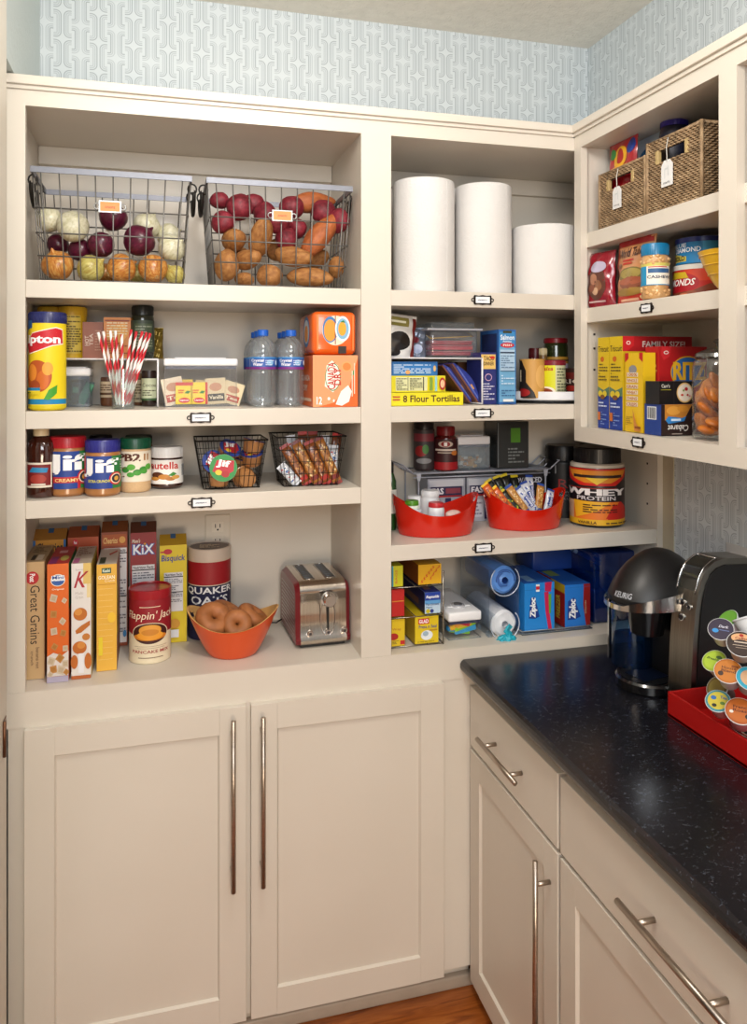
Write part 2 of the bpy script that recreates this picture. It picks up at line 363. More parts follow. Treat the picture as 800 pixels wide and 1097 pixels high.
def holder(mb, w=.052, h=.026):
    fr = []; n = 10
    # scalloped dark metal plate with two screw rings and a paper card
    pts = [(-w/2, -h*.36), (-w*.46, -h*.5), (-w*.22, -h*.44), (0, -h*.52), (w*.22, -h*.44), (w*.46, -h*.5), (w/2, -h*.36), (w/2, h*.36), (w*.46, h*.5), (w*.22, h*.44), (0, h*.52), (-w*.22, h*.44), (-w*.46, h*.5), (-w/2, h*.36)]
    mb.prism(pts, lambda a, b: (a, 0, b), lambda a, b: (a, -.003, b), M_HOLD)
    for s in (-1, 1): mb.tube([(s*w*.54+math.cos(a)*h*.17, -.0015, math.sin(a)*h*.17) for a in [2*PI*i/10 for i in range(10)]], .0014, M_HOLD, 5, True)
    mb.decal(lambda u, v, o: ((u-.5)*w*.8, -.003-o, (v-.5)*h*.66), [R(0, 0, 1, 1, M_CARD)]+FP(.14, .3, .86, .72, 1, '#8a8f9c', 3, .3)+FP(.2, .4, .8, .62, 1, '#777c8a', 5, .5))
def shelf(unit, x0, x1, z, lab=None, t=.042, y0=.003):
    m = MB(); m.box(x0, y0, z-t, x1, .374, z, M_PAINT, .0015); s = m.build('shelf', unit)
    if lab is not None:
        h = MB(); holder(h); o = h.build('label_holder', s, (lab, y0-.0005, z-t/2))
    return s
for zz, ll in ((1.912, None), (1.602, X(215, 0)), (1.391, X(216, 0))):
    s_ = shelf(U, Lx0, Lx1, zz, ll); mm = MB(); mm.box(-.318, .0205, zz-.0415, Lx0, .374, zz-.0003, M_PAINT); mm.build('shelf_end', s_)
shelf(U, Rx0, Rx1, 1.912, X(517, 0)); shelf(U, Rx0, Rx1, 1.602, X(517, 0)); shelf(U, Rx0, Rx1, 1.233, X(518, 0))
# outlet on the back panel
o = thing('wall_outlet', 'cream duplex outlet plate on the shelf back behind the oats canister', 'outlet', (X(233, .375), .375, Z(233, 572, .375)))
m = MB(); m.box(-.036, -.005, -.058, .036, 0, .058, P('#d8d0c2', .4), .002); m.build('cover_plate', o)
for s in (-1, 1):
    m = MB(); m.box(-.017, -.007, s*.022-.015, .017, -.005, s*.022+.015, P('#e0d8ca', .4)); m.decal(lambda u, v, q: (u, -.007-q, s*.022+v), [R(-.008, -.002, -.0055, .009, '#1a1614'), R(.0055, -.002, .008, .009, '#1a1614'), E(0, -.008, .0028, .0028, '#1a1614')]); m.build('socket', o)
# ================================================================ back base cabinet
B = thing('base_cabinet', 'cream base cabinet under the open shelves with two tall shaker doors', 'cabinet', (0, 0, 0))
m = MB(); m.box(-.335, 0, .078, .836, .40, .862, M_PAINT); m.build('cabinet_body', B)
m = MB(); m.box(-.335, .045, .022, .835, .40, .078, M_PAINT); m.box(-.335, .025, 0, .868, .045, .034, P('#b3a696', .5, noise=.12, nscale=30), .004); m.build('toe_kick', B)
def shaker(mb, w, h, t=.02, rail=.066):       # local: x 0..w, z 0..h, front at y=-t
    mb.box(0, -t, 0, rail, 0, h, M_PAINT, .0012); mb.box(w-rail, -t, 0, w, 0, h, M_PAINT, .0012)
    mb.box(rail, -t, 0, w-rail, 0, rail, M_PAINT); mb.box(rail, -t, h-rail, w-rail, 0, h, M_PAINT)
    i = .004; d = .007
    vs = [(rail, -t, rail), (w-rail, -t, rail), (w-rail, -t, h-rail), (rail, -t, h-rail), (rail+i, -t+d, rail+i), (w-rail-i, -t+d, rail+i), (w-rail-i, -t+d, h-rail-i), (rail+i, -t+d, h-rail-i)]
    mb.add(vs, [(0, 1, 5, 4), (1, 2, 6, 5), (2, 3, 7, 6), (3, 0, 4, 7), (4, 5, 6, 7)], M_PAINT)
def bar_handle(mb, p0, p1, out, r=.006, inset=.1):
    p0, p1, out = Vector(p0), Vector(p1), Vector(out); q0 = p0+out; q1 = p1+out; mb.tube([q0, q1], r, M_STEEL, 14)
    for t in (inset, 1-inset):
        a = p0.lerp(p1, t); mb.tube([a, a+out], r*.85, M_STEEL, 12)
for (x0, x1, hx, lab) in ((-.298, .214, .179, 0), (.226, .739, .252, 1)):
    m = MB(); shaker(m, x1-x0, .862-.076); d = m.build('door', B, (x0, 0, .076))
    h = MB(); bar_handle(h, (hx-x0, -.02, .424-.076), (hx-x0, -.02, .843-.076), (0, -.035, 0)); h.build('handle', d)
# ================================================================ right base cabinet and worktop
XB = .818
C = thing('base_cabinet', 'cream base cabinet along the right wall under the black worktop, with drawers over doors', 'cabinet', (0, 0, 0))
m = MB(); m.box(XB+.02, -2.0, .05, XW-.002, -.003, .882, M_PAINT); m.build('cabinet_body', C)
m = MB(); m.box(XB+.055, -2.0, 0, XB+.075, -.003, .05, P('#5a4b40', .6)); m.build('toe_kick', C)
def rfront(y0, y1, z0, z1, drawer):
    m = MB(); w = y1-y0; h = z1-z0
    if drawer: m.box(0, -.02, 0, w, 0, h, M_PAINT, .0015)
    else: shaker(m, w, h, .02, .062)
    return m.build('drawer' if drawer else 'door', C, (XB+.02, y1, z0), -PI/2)
for y1, y0, ha, hb in ((-.008, -.489, .137, .357), (-.501, -1.13, .262, .60-.235+.13)):
    d = rfront(y0, y1, .683, .843, True); w = y1-y0; h = MB()
    bar_handle(h, (w/2-.11 if y1 > -.1 else .265, -.02, .078), (w/2+.11 if y1 > -.1 else .56, -.02, .078), (0, -.035, 0), inset=.17 if y1 > -.1 else .2); h.build('handle', d)
    d = rfront(y0, y1, .045, .672, False); h = MB()
    if y1 > -.1: bar_handle(h, (.448, -.02, .18), (.448, -.02, .598), (0, -.035, 0), inset=.12)
    else: bar_handle(h, (w-.04, -.02, .18), (w-.04, -.02, .56), (0, -.035, 0), inset=.12)
    h.build('handle', d)
for y1, y0 in ((-1.142, -1.95),): rfront(y0, y1, .683, .843, True); rfront(y0, y1, .045, .672, False)
CT = .915
m = MB()
prof = [(XW-.002, .883), (.800, .883), (.793, .887), (.790, .894), (.790, .903), (.793, .910), (.800, .915), (XW-.002, .915)]
m.prism([(a, b) for a, b in prof], lambda a, b: (a, -2.0, b), lambda a, b: (a, -.006, b), M_CTR)
say(m.build('worktop'), 'black speckled worktop with rounded edge along the right wall', 'worktop')
# ================================================================ right wall cabinet
XF = 1.138; W = thing('wall_cabinet', 'cream open wall cabinet on the right, above the coffee maker', 'shelves', (0, 0, 0))
Y0, Y1, Y2, Y3 = -.036, -.592, -.645, -1.2
m = MB()
for a, b in ((Y0, -.001), (Y1-.053, Y1), (Y3-.05, Y3)): m.box(XF, a, 1.541, XF+.02, b, 2.321, M_PAINT)
m.box(XF, Y3-.05, 2.321, XF+.02, -.001, 2.37, M_PAINT); m.box(XF, Y3-.05, 1.50, XF+.02, -.001, 1.541, M_PAINT); m.build('face_frame', W)
m = MB(); m.box(XF+.02, -.02, 1.5, XW-.002, -.001, 2.36, M_PAINT)
for z in (1.80, 1.76, 1.70):
    for x in (1.19,): m.box(x-.003, -.021, z-.003, x+.003, -.0199, z+.003, P('#2a2320', .8))
m.build('side_panel', W)
m = MB(); m.box(XF+.02, Y1-.045, 1.53, XW-.002, Y1-.008, 2.33, M_PAINT); m.build('divider', W)
m = MB(); m.box(XF+.02, Y3-.045, 1.53, XW-.002, Y3-.008, 2.33, M_PAINT); m.build('side_panel', W)
m = MB(); m.box(XW-.02, Y3-.05, 1.51, XW-.002, -.02, 2.34, M_PAINT); m.build('back_panel', W)
m = MB(); m.box(XF+.02, Y3-.05, 2.325, XW-.002, -.02, 2.345, M_PAINT); m.build('top_panel', W)
m = MB(); m.box(XF+.02, Y3-.05, 1.503, XW-.002, -.02, 1.54, M_PAINT); m.build('bottom_board', W)
m = MB(); m.box(XF-.014, Y3-.06, 2.366, XF, -.0, 2.388, M_PAINT, .002); m.box(XF-.006, Y3-.06, 2.357, XF, -.0, 2.366, M_PAINT); m.box(XF, Y3-.06, 2.37, XW-.001, -.001, 2.388, M_PAINT); m.build('crown_moulding', W)
for (ya, yb) in ((-.02, Y1-.008), (Y1-.045, Y3-.008)):
    for z in (2.082, 1.872):
        m = MB(); m.box(1.158, yb, z-.041, XW-.02, ya, z, M_PAINT, .0015); s = m.build('shelf', W)
        if ya > -.1 and z < 2:
            h = MB(); holder(h, .045, .024); h.build('label_holder', s, (1.1575, YX(693, 1.158), z-.021), -PI/2)
h = MB(); holder(h, .045, .026); h.build('label_holder', W, (XF-.0005, YX(684, XF), 1.522), -PI/2)
# double outlet on the right wall behind the brewer
o = thing('wall_outlet', 'white double outlet plate on the patterned wall behind the coffee maker', 'outlet', (XW, YX(790, XW)-.02, ZX(790, 606, XW)-.005), -PI/2)
m = MB(); m.box(-.058, -.005, -.058, .058, 0, .058, P('#c9c9c6', .4), .002); m.build('cover_plate', o)
for x in (-.024, .024):
    for s in (-1, 1):
        m = MB(); m.box(x-.015, -.007, s*.022-.015, x+.015, -.005, s*.022+.015, P('#d2d2cf', .4)); m.decal(lambda u, v, q: (x+u, -.007-q, s*.022+v), [R(-.008, -.002, -.0055, .009, '#1a1614'), R(.0055, -.002, .008, .009, '#1a1614'), E(0, -.008, .0028, .0028, '#1a1614')]); m.build('socket', o)
# ================================================================ top left bay: wire baskets of onions and potatoes
def wire_basket(name, label, x0, x1, zr, yf, dep, zb, tag_px, group):
    w = x1-x0; h = zr-zb; cx = (x0+x1)/2; o = thing(name, label, 'basket', (cx, yf+dep/2, zb), 0, group)
    def ring(t, in_=0):        # t 0 bottom .. 1 rim
        s = .90+.10*t; return [(-w/2*s, -dep/2*(.93+.07*t)), (w/2*s, -dep/2*(.93+.07*t)), (w/2*s, dep/2*(.93+.07*t)), (-w/2*s, dep/2*(.93+.07*t))]
    r = .0017; m = MB()
    for t in (.0, .22, .43, .66): m.tube([(a, b, .003+(h-.012)*t) for a, b in ring(t)], r*1.15, M_WIRE, 6, True)
    def side(a, b, n):
        A0, B0 = ring(0)[a], ring(0)[b]; A1, B1 = ring(1)[a], ring(1)[b]
        for i in range(n):
            f = (i+.5)/n; m.bar((A0[0]+(B0[0]-A0[0])*f, A0[1]+(B0[1]-A0[1])*f, .003), (A1[0]+(B1[0]-A1[0])*f, A1[1]+(B1[1]-A1[1])*f, h-.008), r, M_WIRE, 6)
    side(0, 1, 9); side(2, 3, 9); side(1, 2, 6); side(3, 0, 6)
    R0 = ring(0)
    for i in range(9): x = R0[0][0]+(R0[1][0]-R0[0][0])*(i+.5)/9; m.bar((x, R0[0][1], .003), (x, R0[2][1], .003), r, M_WIRE, 6)
    for i in range(5): y = R0[0][1]+(R0[2][1]-R0[0][1])*(i+.5)/5; m.bar((R0[0][0], y, .003), (R0[1][0], y, .003), r, M_WIRE, 6)
    m.build('wire_mesh', o)
    m = MB(); q = ring(1)
    for a, b in ((0, 1), (1, 2), (2, 3), (3, 0)):
        A, Bq = Vector((*q[a], 0)), Vector((*q[b], 0)); n = (Bq-A).normalized().cross(Vector((0, 0, 1)))*.0022
        m.add([tuple(A-n+Vector((0, 0, h-.014))), tuple(Bq-n+Vector((0, 0, h-.014))), tuple(Bq-n+Vector((0, 0, h))), tuple(A-n+Vector((0, 0, h))), tuple(A+n+Vector((0, 0, h-.014))), tuple(Bq+n+Vector((0, 0, h-.014))), tuple(Bq+n+Vector((0, 0, h))), tuple(A+n+Vector((0, 0, h)))],
              [(0, 1, 2, 3), (7, 6, 5, 4), (0, 4, 5, 1), (3, 2, 6, 7), (0, 3, 7, 4), (1, 5, 6, 2)], M_GALV)
    m.build('rim', o)
    for s in (-1, 1):
        m = MB(); xx = s*w/2*1.01
        for y in (-.05, .05): m.tube([(xx+s*(.004+.011*math.sin(a)), y, h-.016+.013*math.cos(a)) for a in [2*PI*i/12 for i in range(12)]], .0022, M_BLKW, 6, True)
        def hf(u, v): a = PI*u; return (xx+s*(.004+.012*math.sin(PI*v)*.5+.004), -.055*math.cos(a), h-.024-.05*math.sin(a)*.9-.012*(v-.5))
        m.grid(hf, 14, 3, M_BLKW); m.tube([(xx+s*.008, -.055*math.cos(PI*i/14), h-.024-.05*math.sin(PI*i/14)) for i in range(15)], .005, M_BLKW, 6); m.build('handle', o)
    m = MB(); tx = X(tag_px, yf)-cx; zt = h*.66
    m.box(-.027, -.004, -.015, .027, -.001, .015, P('#a9a8a6', .3, .8), .001)
    for s in (-1, 1): m.tube([(s*.030+.007*math.cos(a), -.0025, .007*math.sin(a)) for a in [2*PI*i/10 for i in range(10)]], .0016, P('#a9a8a6', .3, .8), 5, True)
    m.decal(lambda u, v, q: (-.023+.046*u, -.004-q, -.0115+.023*v), [R(0, 0, 1, 1, '#e98a4a'), T('onions' if tag_px < 200 else 'potatoes', .25, .3, .75, .62, '#6a3a22', bold=0)])
    m.build('label_holder', o, (tx, -dep/2-.003, zt+.004)); return o
zb0 = 1.9135
wire_basket('wire_basket', 'grey wire basket full of onions with an orange tag, on the top left shelf', -.29, .082, 2.186, .03, .25, zb0, 118, 'wire baskets on the top shelf')
wire_basket('wire_basket', 'grey wire basket full of potatoes with an orange tag, on the top left shelf', .122, .498, 2.186, .03, .25, zb0, 302, 'wire baskets on the top shelf')
m = skin; MO = {
 'white': skin('white_onion_skin', [(.3, '#b9b48c'), (.55, '#d6d2b8'), (.8, '#e0dccb')], 3, mapping=(2.2, 2.2, .35), rough=.3, bump=.1, dist=.3),
 'red': skin('red_onion_skin', [(.3, '#3a0c1e'), (.6, '#5a1430'), (.8, '#7d2a48')], 3, mapping=(2.2, 2.2, .35), rough=.28, bump=.1, dist=.3),
 'yellow': skin('yellow_onion_skin', [(.28, '#96501f'), (.5, '#be7a34'), (.72, '#d2ae68')], 3, mapping=(2.4, 2.4, .35), rough=.3, bump=.15, dist=.6),
 'green': skin('pale_onion_skin', [(.28, '#9a7c34'), (.5, '#b8ac5c'), (.75, '#cdc484')], 3, mapping=(2.4, 2.4, .35), rough=.3, bump=.15, dist=.5)}
def onion(kind, neck):
    pr = [(0, -.95), (.12, -.96), (.3, -.90), (.55, -.76), (.78, -.5), (.93, -.2), (.98, .08), (.92, .36), (.76, .60), (.52, .78), (.3, .89), (.14, 1.0), (.07, 1.16), (.02, 1.22)]
    m = MB(); m.lathe(pr, MO[kind], 24, fn=lambda p, a, z: (p[0]*(1+.02*math.sin(3*a)), p[1]*(1+.02*math.cos(2*a)), p[2]))
    rt = random.Random(3)
    for i in range(9): a = i*.7; m.tube([(0.05*math.cos(a), .05*math.sin(a), -.95), (.1*math.cos(a+.3), .1*math.sin(a+.3), -1.03), (.16*math.cos(a), .16*math.sin(a), -1.02)], .012, P('#b9a070', .8), 4)
    return m
_on = {}
def put_onion(kind, px, py, rp, Y, rot, where, rest=False):
    r = rp*mpp(X(px, Y), Y); x = X(px, Y); z = zb0+.006+r if rest else Z(px, py, Y)
    nm = {'white': 'white_onion', 'red': 'red_onion', 'yellow': 'yellow_onion', 'green': 'yellow_onion'}[kind]
    lab = {'white': 'white onion', 'red': 'dark red onion', 'yellow': 'golden brown onion', 'green': 'pale yellow green onion'}[kind]+' '+where
    if kind not in _on: o = onion(kind, 0).build(nm); _on[kind] = o
    else: o = _on[kind].copy(); sc.collection.objects.link(o)
    o.location = (x, Y, z); o.scale = (r, r, r); o.rotation_euler = rot
    say(o, lab, 'onion', 'onions in the wire basket')
for a in [('white', 78, 243, 17.5, .115, (1.0, .2, .3), 'resting large in front on the upper left of the basket'),
          ('white', 53, 236, 14, .16, (-.5, .5, 1), 'in the top left corner of the basket'),
          ('white', 157, 243, 15, .19, (.4, -.4, 2), 'peeking out at the top right behind a red onion'),
          ('white', 184, 266, 15.5, .12, (.9, .7, .3), 'at the right side of the basket above the bottom row'),
          ('white', 181, 252, 13, .20, (.9, -.7, 2.3), 'at the far right, behind the other white one'),
          ('red', 121, 233, 15.5, .16, (.3, .2, 1), 'at the top centre under the orange tag'),
          ('red', 108, 262, 14.5, .12, (2.3, .1, .4), 'with white roots showing in the middle of the basket'),
          ('red', 149, 258, 17.5, .12, (.7, -.3, 2), 'large and shiny, right of the basket centre'),
          ('red', 62, 262, 12, .19, (.6, .3, 1), 'at the left between white and yellow ones'),
          ('red', 86, 268, 13, .15, (.9, .9, 1), 'left of centre above the bottom row'),
          ('yellow', 62, 283, 17, .10, (.5, -.3, 0), 'at the left end of the bottom row', True),
          ('green', 97, 287, 15, .10, (.9, .4, 1), 'second from the left in the bottom row', True),
          ('yellow', 130, 287, 16, .10, (1.1, 0, 2), 'in the middle of the bottom row', True),
          ('yellow', 164, 286, 16, .10, (.8, .5, 3), 'second from the right in the bottom row', True),
          ('green', 188, 292, 11, .11, (.4, .5, 4), 'small, at the right end of the bottom row', True),
          ('yellow', 112, 288, 13, .20, (.4, .5, 4), 'glimpsed behind the bottom row left of centre', True),
          ('green', 147, 288, 13, .20, (.4, .5, 4), 'glimpsed behind the bottom row right of centre', True)]: put_onion(*a)
MP = {
 'russet': skin('russet_skin', [(.25, '#7a4a22'), (.5, '#a26c38'), (.78, '#b8864c')], 3.2, rough=.7, bump=.4, bscale=14, spots=(16, .68, '#6b4020')),
 'red': skin('red_potato_skin', [(.25, '#5a1220'), (.5, '#7c1f2e'), (.78, '#94303e')], 3, rough=.55, bump=.2, bscale=12, spots=(20, .72, '#5a2020')),
 'sweet': skin('sweet_potato_skin', [(.25, '#8e481e'), (.5, '#aa5c2e'), (.78, '#b86c3c')], 3, rough=.6, bump=.3, bscale=10, spots=(14, .70, '#7e3c18'))}
_pt = {}
def potato(kind, seed):
    rnd = random.Random(seed); ph = [rnd.uniform(0, 6) for _ in range(6)]
    def f(a, b, c): return 1+.05*math.sin(3*a+ph[0])+.05*math.sin(3*b+ph[1])+.04*math.sin(4*c+ph[2])+.02*math.sin(9*a+ph[3])*math.cos(7*c+ph[4])
    m = MB()
    if kind == 'sweet': m.blob(1, 1, 1, MP[kind], fn=lambda a, b, c: f(a, b, c)*(1-.0*a), nu=26, nv=18); m.v = [(x*(1+.12*abs(x)), y*(1-.45*max(0, -x))**1, z*(1-.45*max(0, -x))) for x, y, z in m.v]
    else: m.blob(1, 1, 1, MP[kind], fn=f, nu=26, nv=18)
    return m
def put_potato(kind, px, py, ra, rb, ang, Y, where, seed=0, rest=False):
    k = (kind, seed % 3); s = mpp(X(px, Y), Y); rb2 = rb*s
    if k not in _pt: o = potato(*k).build({'russet': 'russet_potato', 'red': 'red_potato', 'sweet': 'sweet_potato'}[kind]); _pt[k] = o
    else: o = _pt[k].copy(); sc.collection.objects.link(o)
    o.location = (X(px, Y), Y, zb0+.006+rb2*1.05 if rest else Z(px, py, Y)); o.scale = (ra*s, rb2, rb2); o.rotation_euler = (seed*1.3 if ang == 0 else 0, math.radians(ang), seed*.15 if ra > rb*1.2 else seed)
    say(o, {'russet': 'brown russet potato', 'red': 'round red potato', 'sweet': 'orange skinned sweet potato'}[kind]+' '+where, 'potato', 'potatoes in the wire basket')
for i, a in enumerate([('red', 235, 215, 10.5, 10, 0, .15, 'at the top left corner of the basket'), ('red', 256, 222, 14.5, 13.5, 0, .11, 'largest, in the upper left of the basket'),
    ('red', 239, 238, 13, 12.5, 0, .10, 'against the left side of the basket, under the top one'), ('red', 272, 219, 11, 11, 0, .19, 'dull brownish, behind the largest red one'),
    ('red', 284, 229, 12, 12, 0, .15, 'left of the orange tag'), ('red', 297, 240, 12, 12, 0, .11, 'just below the orange tag'), ('red', 312, 222, 13, 12, 0, .16, 'right of the orange tag, at the top'),
    ('red', 306, 256, 12.5, 11.5, 0, .11, 'lowest red one, in the basket centre'), ('red', 318, 244, 11, 11, 0, .13, 'beside the upper end of the sweet potato'), ('red', 346, 226, 13, 12.5, 0, .13, 'at the top right above the sweet potato'),
    ('red', 363, 237, 11, 12.5, 0, .10, 'at the right side of the basket'),
    ('russet', 251, 257, 19, 12.5, 8, .11, 'lying level in the left middle'), ('russet', 279, 254, 22, 12, 52, .10, 'leaning steeply left of the centre'), ('russet', 242, 284, 12.5, 16, 0, .10, 'standing at the bottom left'),
    ('russet', 266, 278, 20, 11, 6, .10, 'lying above the bottom row, left of centre'), ('russet', 262, 296, 12, 8, 0, .11, 'small, second in the bottom row', 0, True), ('russet', 289, 293, 16, 11.5, 0, .10, 'in the middle of the bottom row', 0, True),
    ('russet', 315, 275, 22, 11.5, -10, .10, 'lying above the bottom row, right of centre'), ('russet', 332, 293, 25, 11.5, -4, .095, 'longest one in the bottom row', 0, True), ('russet', 360, 286, 9, 11, 0, .12, 'small, at the bottom right'),
    ('russet', 340, 277, 13, 10, 20, .17, 'half hidden under the sweet potato'), ('sweet', 345, 250, 30, 14, 50, .10, 'sloping down the right side of the basket'), ('sweet', 336, 217, 26, 11, 8, .20, 'lying at the back of the top right'),
    ('russet', 300, 268, 16, 12, 0, .19, 'in the dark behind the centre'), ('russet', 255, 275, 16, 12, 0, .20, 'in the dark behind the left middle')]):
    a = list(a); rest = len(a) > 8; a = a[:8]; put_potato(*a, seed=i, rest=rest)
# ================================================================ shared builders for jars, tins and bottles
def dims(pl, pr, yt, yb, Y, z0=None):
    pc = (pl+pr)/2; x = X(pc, Y); s = mpp(x, Y); return x, (pr-pl)/2*s, (yb-yt)*s
def jar(name, label, x, y, z, Rr, H, bodymat, lidmat, lidh=.02, lab=None, lab0=.12, lab1=.8, labcol='#ffffff', arc=PI*1.2, turn=0, group=None, cat='jar', neck=.9, lidr=None, shoulder=.06, lidname='lid', wrap=2.4):
    o = thing(name, label, cat, (x, y, z), face(x, y)+turn, group); hb = H-lidh; lr = lidr or Rr*neck*1.06
    m = MB(); m.lathe([(0, 0), (Rr*.9, 0), (Rr, .006), (Rr, hb-shoulder*H), (Rr*.97, hb-shoulder*H*.5), (Rr*neck, hb), (0, hb)], bodymat, 36); m.build('body', o)
    m = MB(); m.lathe([(lr, hb-.001), (lr*1.0, hb+lidh*.85), (lr*.95, H), (lr*.85, H+.0003), (0, H)], lidmat, 36)
    for i in range(36): a = i*PI/18; m.bar((lr*math.sin(a), lr*math.cos(a), hb), (lr*math.sin(a), lr*math.cos(a), H-.003), .0006, lidmat, 4)
    m.build(lidname, o)
    if lab is not None:
        z0 = H*lab0; z1 = H*lab1; m = MB(); rr = Rr+.0006
        m.lathe([(rr, z0), (rr, z1)], P(labcol, .45), 40, a0=-wrap, a1=wrap)
        m.decal(mcyl(rr, z0, z1, arc), lab, start=.0004, curved=True); m.build('label', o)
    return o
def clear_box(name, label, x, y, z, w, d, h, lid='#f1f1f3', rz=0, lidh=.022, gasket='#39405a', cat='container', group=None, body=None):
    o = thing(name, label, cat, (x, y, z), rz, group); m = MB(); t = .0025; hb = h-lidh
    bm_ = body or CL
    m.box(-w/2, 0, 0, w/2, d, t, bm_)
    for a in ((-w/2, 0, t, w/2, t, hb), (-w/2, d-t, t, w/2, d, hb), (-w/2, t, t, -w/2+t, d-t, hb), (w/2-t, t, t, w/2, d-t, hb)): m.box(*a, bm_)
    m.tube([(-w/2, 0, .001), (w/2, 0, .001), (w/2, d, .001), (-w/2, d, .001)], .0015, CLB, 6, True); m.build('body', o)
    m = MB(); m.box(-w/2+.003, .003, hb-.008, w/2-.003, d-.003, hb, P(gasket, .4)); m.build('gasket', o)
    m = MB(); m.box(-w/2-.002, -.002, hb, w/2+.002, d+.002, h, P(lid, .3), .005); m.box(-w*.36, d*.2, h, w*.36, d*.8, h+.003, P(lid, .3), .0014); m.build('lid', o)
    return o
# ================================================================ second shelf, left: drinks
ZB = 1.603
x, r, h = -.256, .042, .232
jar('tea_canister', 'tall yellow iced tea canister with navy lid at the left end of drinks shelf', x, .052, ZB, r, .235, P('#e9cf1c', .35), P('#23285f', .35), .026,
    [R(0, 0, 1, 1, '#ecd21e'), R(0, 0, 1, .03, '#d9c21a'), R(0, .045, 1, .10, '#1f86b8'), G([(.08, .66), (.3, .80), (.72, .86), (.86, .84), (.87, .68), (.66, .66), (.4, .60), (.2, .57)], '#f6efe6'), G([(.10, .665), (.3, .79), (.72, .85), (.85, .83), (.86, .69), (.66, .67), (.4, .61), (.2, .58)], '#c8202c'),
     T('Lipton', .05, .66, .80, .78, '#ffffff', bold=.04), G([(.12, .83), (.12, .93), (.3, .93), (.3, .85)], '#2a5c96'), E(.4, .34, .25, .17, '#b8541e'), E(.3, .38, .1, .09, '#e08a2c'), E(.5, .30, .1, .1, '#cf6a22'), E(.58, .42, .09, .07, '#e5a23a'), E(.36, .24, .1, .06, '#a04418'),
     R(.1, .15, .46, .20, '#e8d22a'), R(.1, .19, .46, .22, '#1f86b8'), G([(.52, .10), (.6, .20), (.74, .25), (.73, .16), (.6, .09)], '#3f9a2c')]+FP(.16, .155, .42, .18, 1, '#3a6a20', 2), .02, .98, '#ecd21e', PI, turn=-.25, cat='canister', neck=.97, lidr=r*1.03, shoulder=.01)
# white wire riser
def riser(name, label, x0, x1, y0, y1, z, h, n=22):
    o = thing(name, label, 'rack', ((x0+x1)/2, (y0+y1)/2, z)); w = (x1-x0)/2; d = (y1-y0)/2; m = MB()
    m.tube([(-w, -d, h), (w, -d, h), (w, d, h), (-w, d, h)], .0026, M_WHW, 6, True)
    for i in range(n): xx = -w+2*w*(i+.5)/n; m.bar((xx, -d, h), (xx, d, h), .0014, M_WHW, 5)
    m.build('rack_top', o)
    for sx in (-1, 1):
        m = MB(); m.tube([(sx*w, -d, h), (sx*w, -d, .003), (sx*w, d, .003), (sx*w, d, h)], .0026, M_WHW, 6); m.build('leg', o)
    return o
yr = .105; xr1 = X(169, yr); hr = Z(169, 385, yr)-ZB
riser('wire_riser', 'white wire shelf riser behind the iced tea canister on the drinks shelf', -.275, xr1, yr, .36, ZB, hr)
zt = ZB+hr+.003
for (pl, pr, yt, Yc, lab) in ((33, 61, 320, .25, 'yellow drink mix canister, mostly hidden behind the iced tea canister'), (62.5, 92, 320, .235, 'yellow drink mix canister with a printed panel, standing on the white riser')):
    x, r, _ = dims(pl, pr, 0, 0, Yc); x = max(x, -.27); jar('drink_canister', lab, x, Yc, zt, r*.97, min(1.866, Z(pl, yt, Yc))-zt, P('#e3b81c', .4), P('#d9b02a', .35), .022,
        [R(0, 0, 1, 1, '#e0b51e'), R(.34, .08, .7, .93, '#e9cf5a')]+FP(.36, .1, .68, .9, 16, '#6a5a20', 4)+[E(.12, .75, .08, .07, '#8c3018'), E(.12, .42, .08, .06, '#8c3018')], .02, .97, '#e0b51e', PI, cat='canister', neck=.97, lidr=r*1.02, shoulder=.01, group='yellow canisters on the drinks shelf')
def px_carton(name, label, pl, pr, yt, Y, z, d, col, **k):
    x0, x1 = X(pl, Y), X(pr, Y); return carton(name, label, (x0+x1)/2, Y, z, x1-x0, d, Z((pl+pr)/2, yt, Y)-z, col, **k)
px_carton('drink_box', 'small brown carton on the white riser beside the yellow canister', 88.5, 110.5, 345, .19, zt, .07, '#9a5434', front=[T('HOT', .1, .35, .3, .62, '#e8d0c0', 90), T('TEA', .32, .35, .5, .68, '#e8d0c0', 90)]+FP(.6, .2, .9, .8, 8, '#c08a70'))
px_carton('drink_box', 'orange carton with small print on the white riser behind the straws', 111, 140, 340, .17, zt, .07, '#d8842c', front=[R(.05, .9, .95, .94, '#8c3c1c'), G([(.1, .55), (.25, .8), (.8, .85), (.92, .6), (.7, .4), (.3, .38)], '#e9a648')]+FP(.12, .5, .88, .9, 6, '#f0dcb0', 6)+FP(.12, .1, .88, .45, 6, '#9a4a1c', 7))
x, r, _ = dims(141, 164.5, 0, 0, .17)
jar('syrup_jar', 'dark green glass jar with a black lid on the white riser', x, .17, zt, r, Z(153, 328, .17)-zt, P('#20261c', .15, coat=.5), P('#191b1a', .3), .024, [R(0, 0, 1, 1, '#39463a'), R(.3, .1, .75, .9, '#4d5b44')]+FP(.33, .15, .72, .85, 8, '#98a08a'), .12, .72, '#39463a')
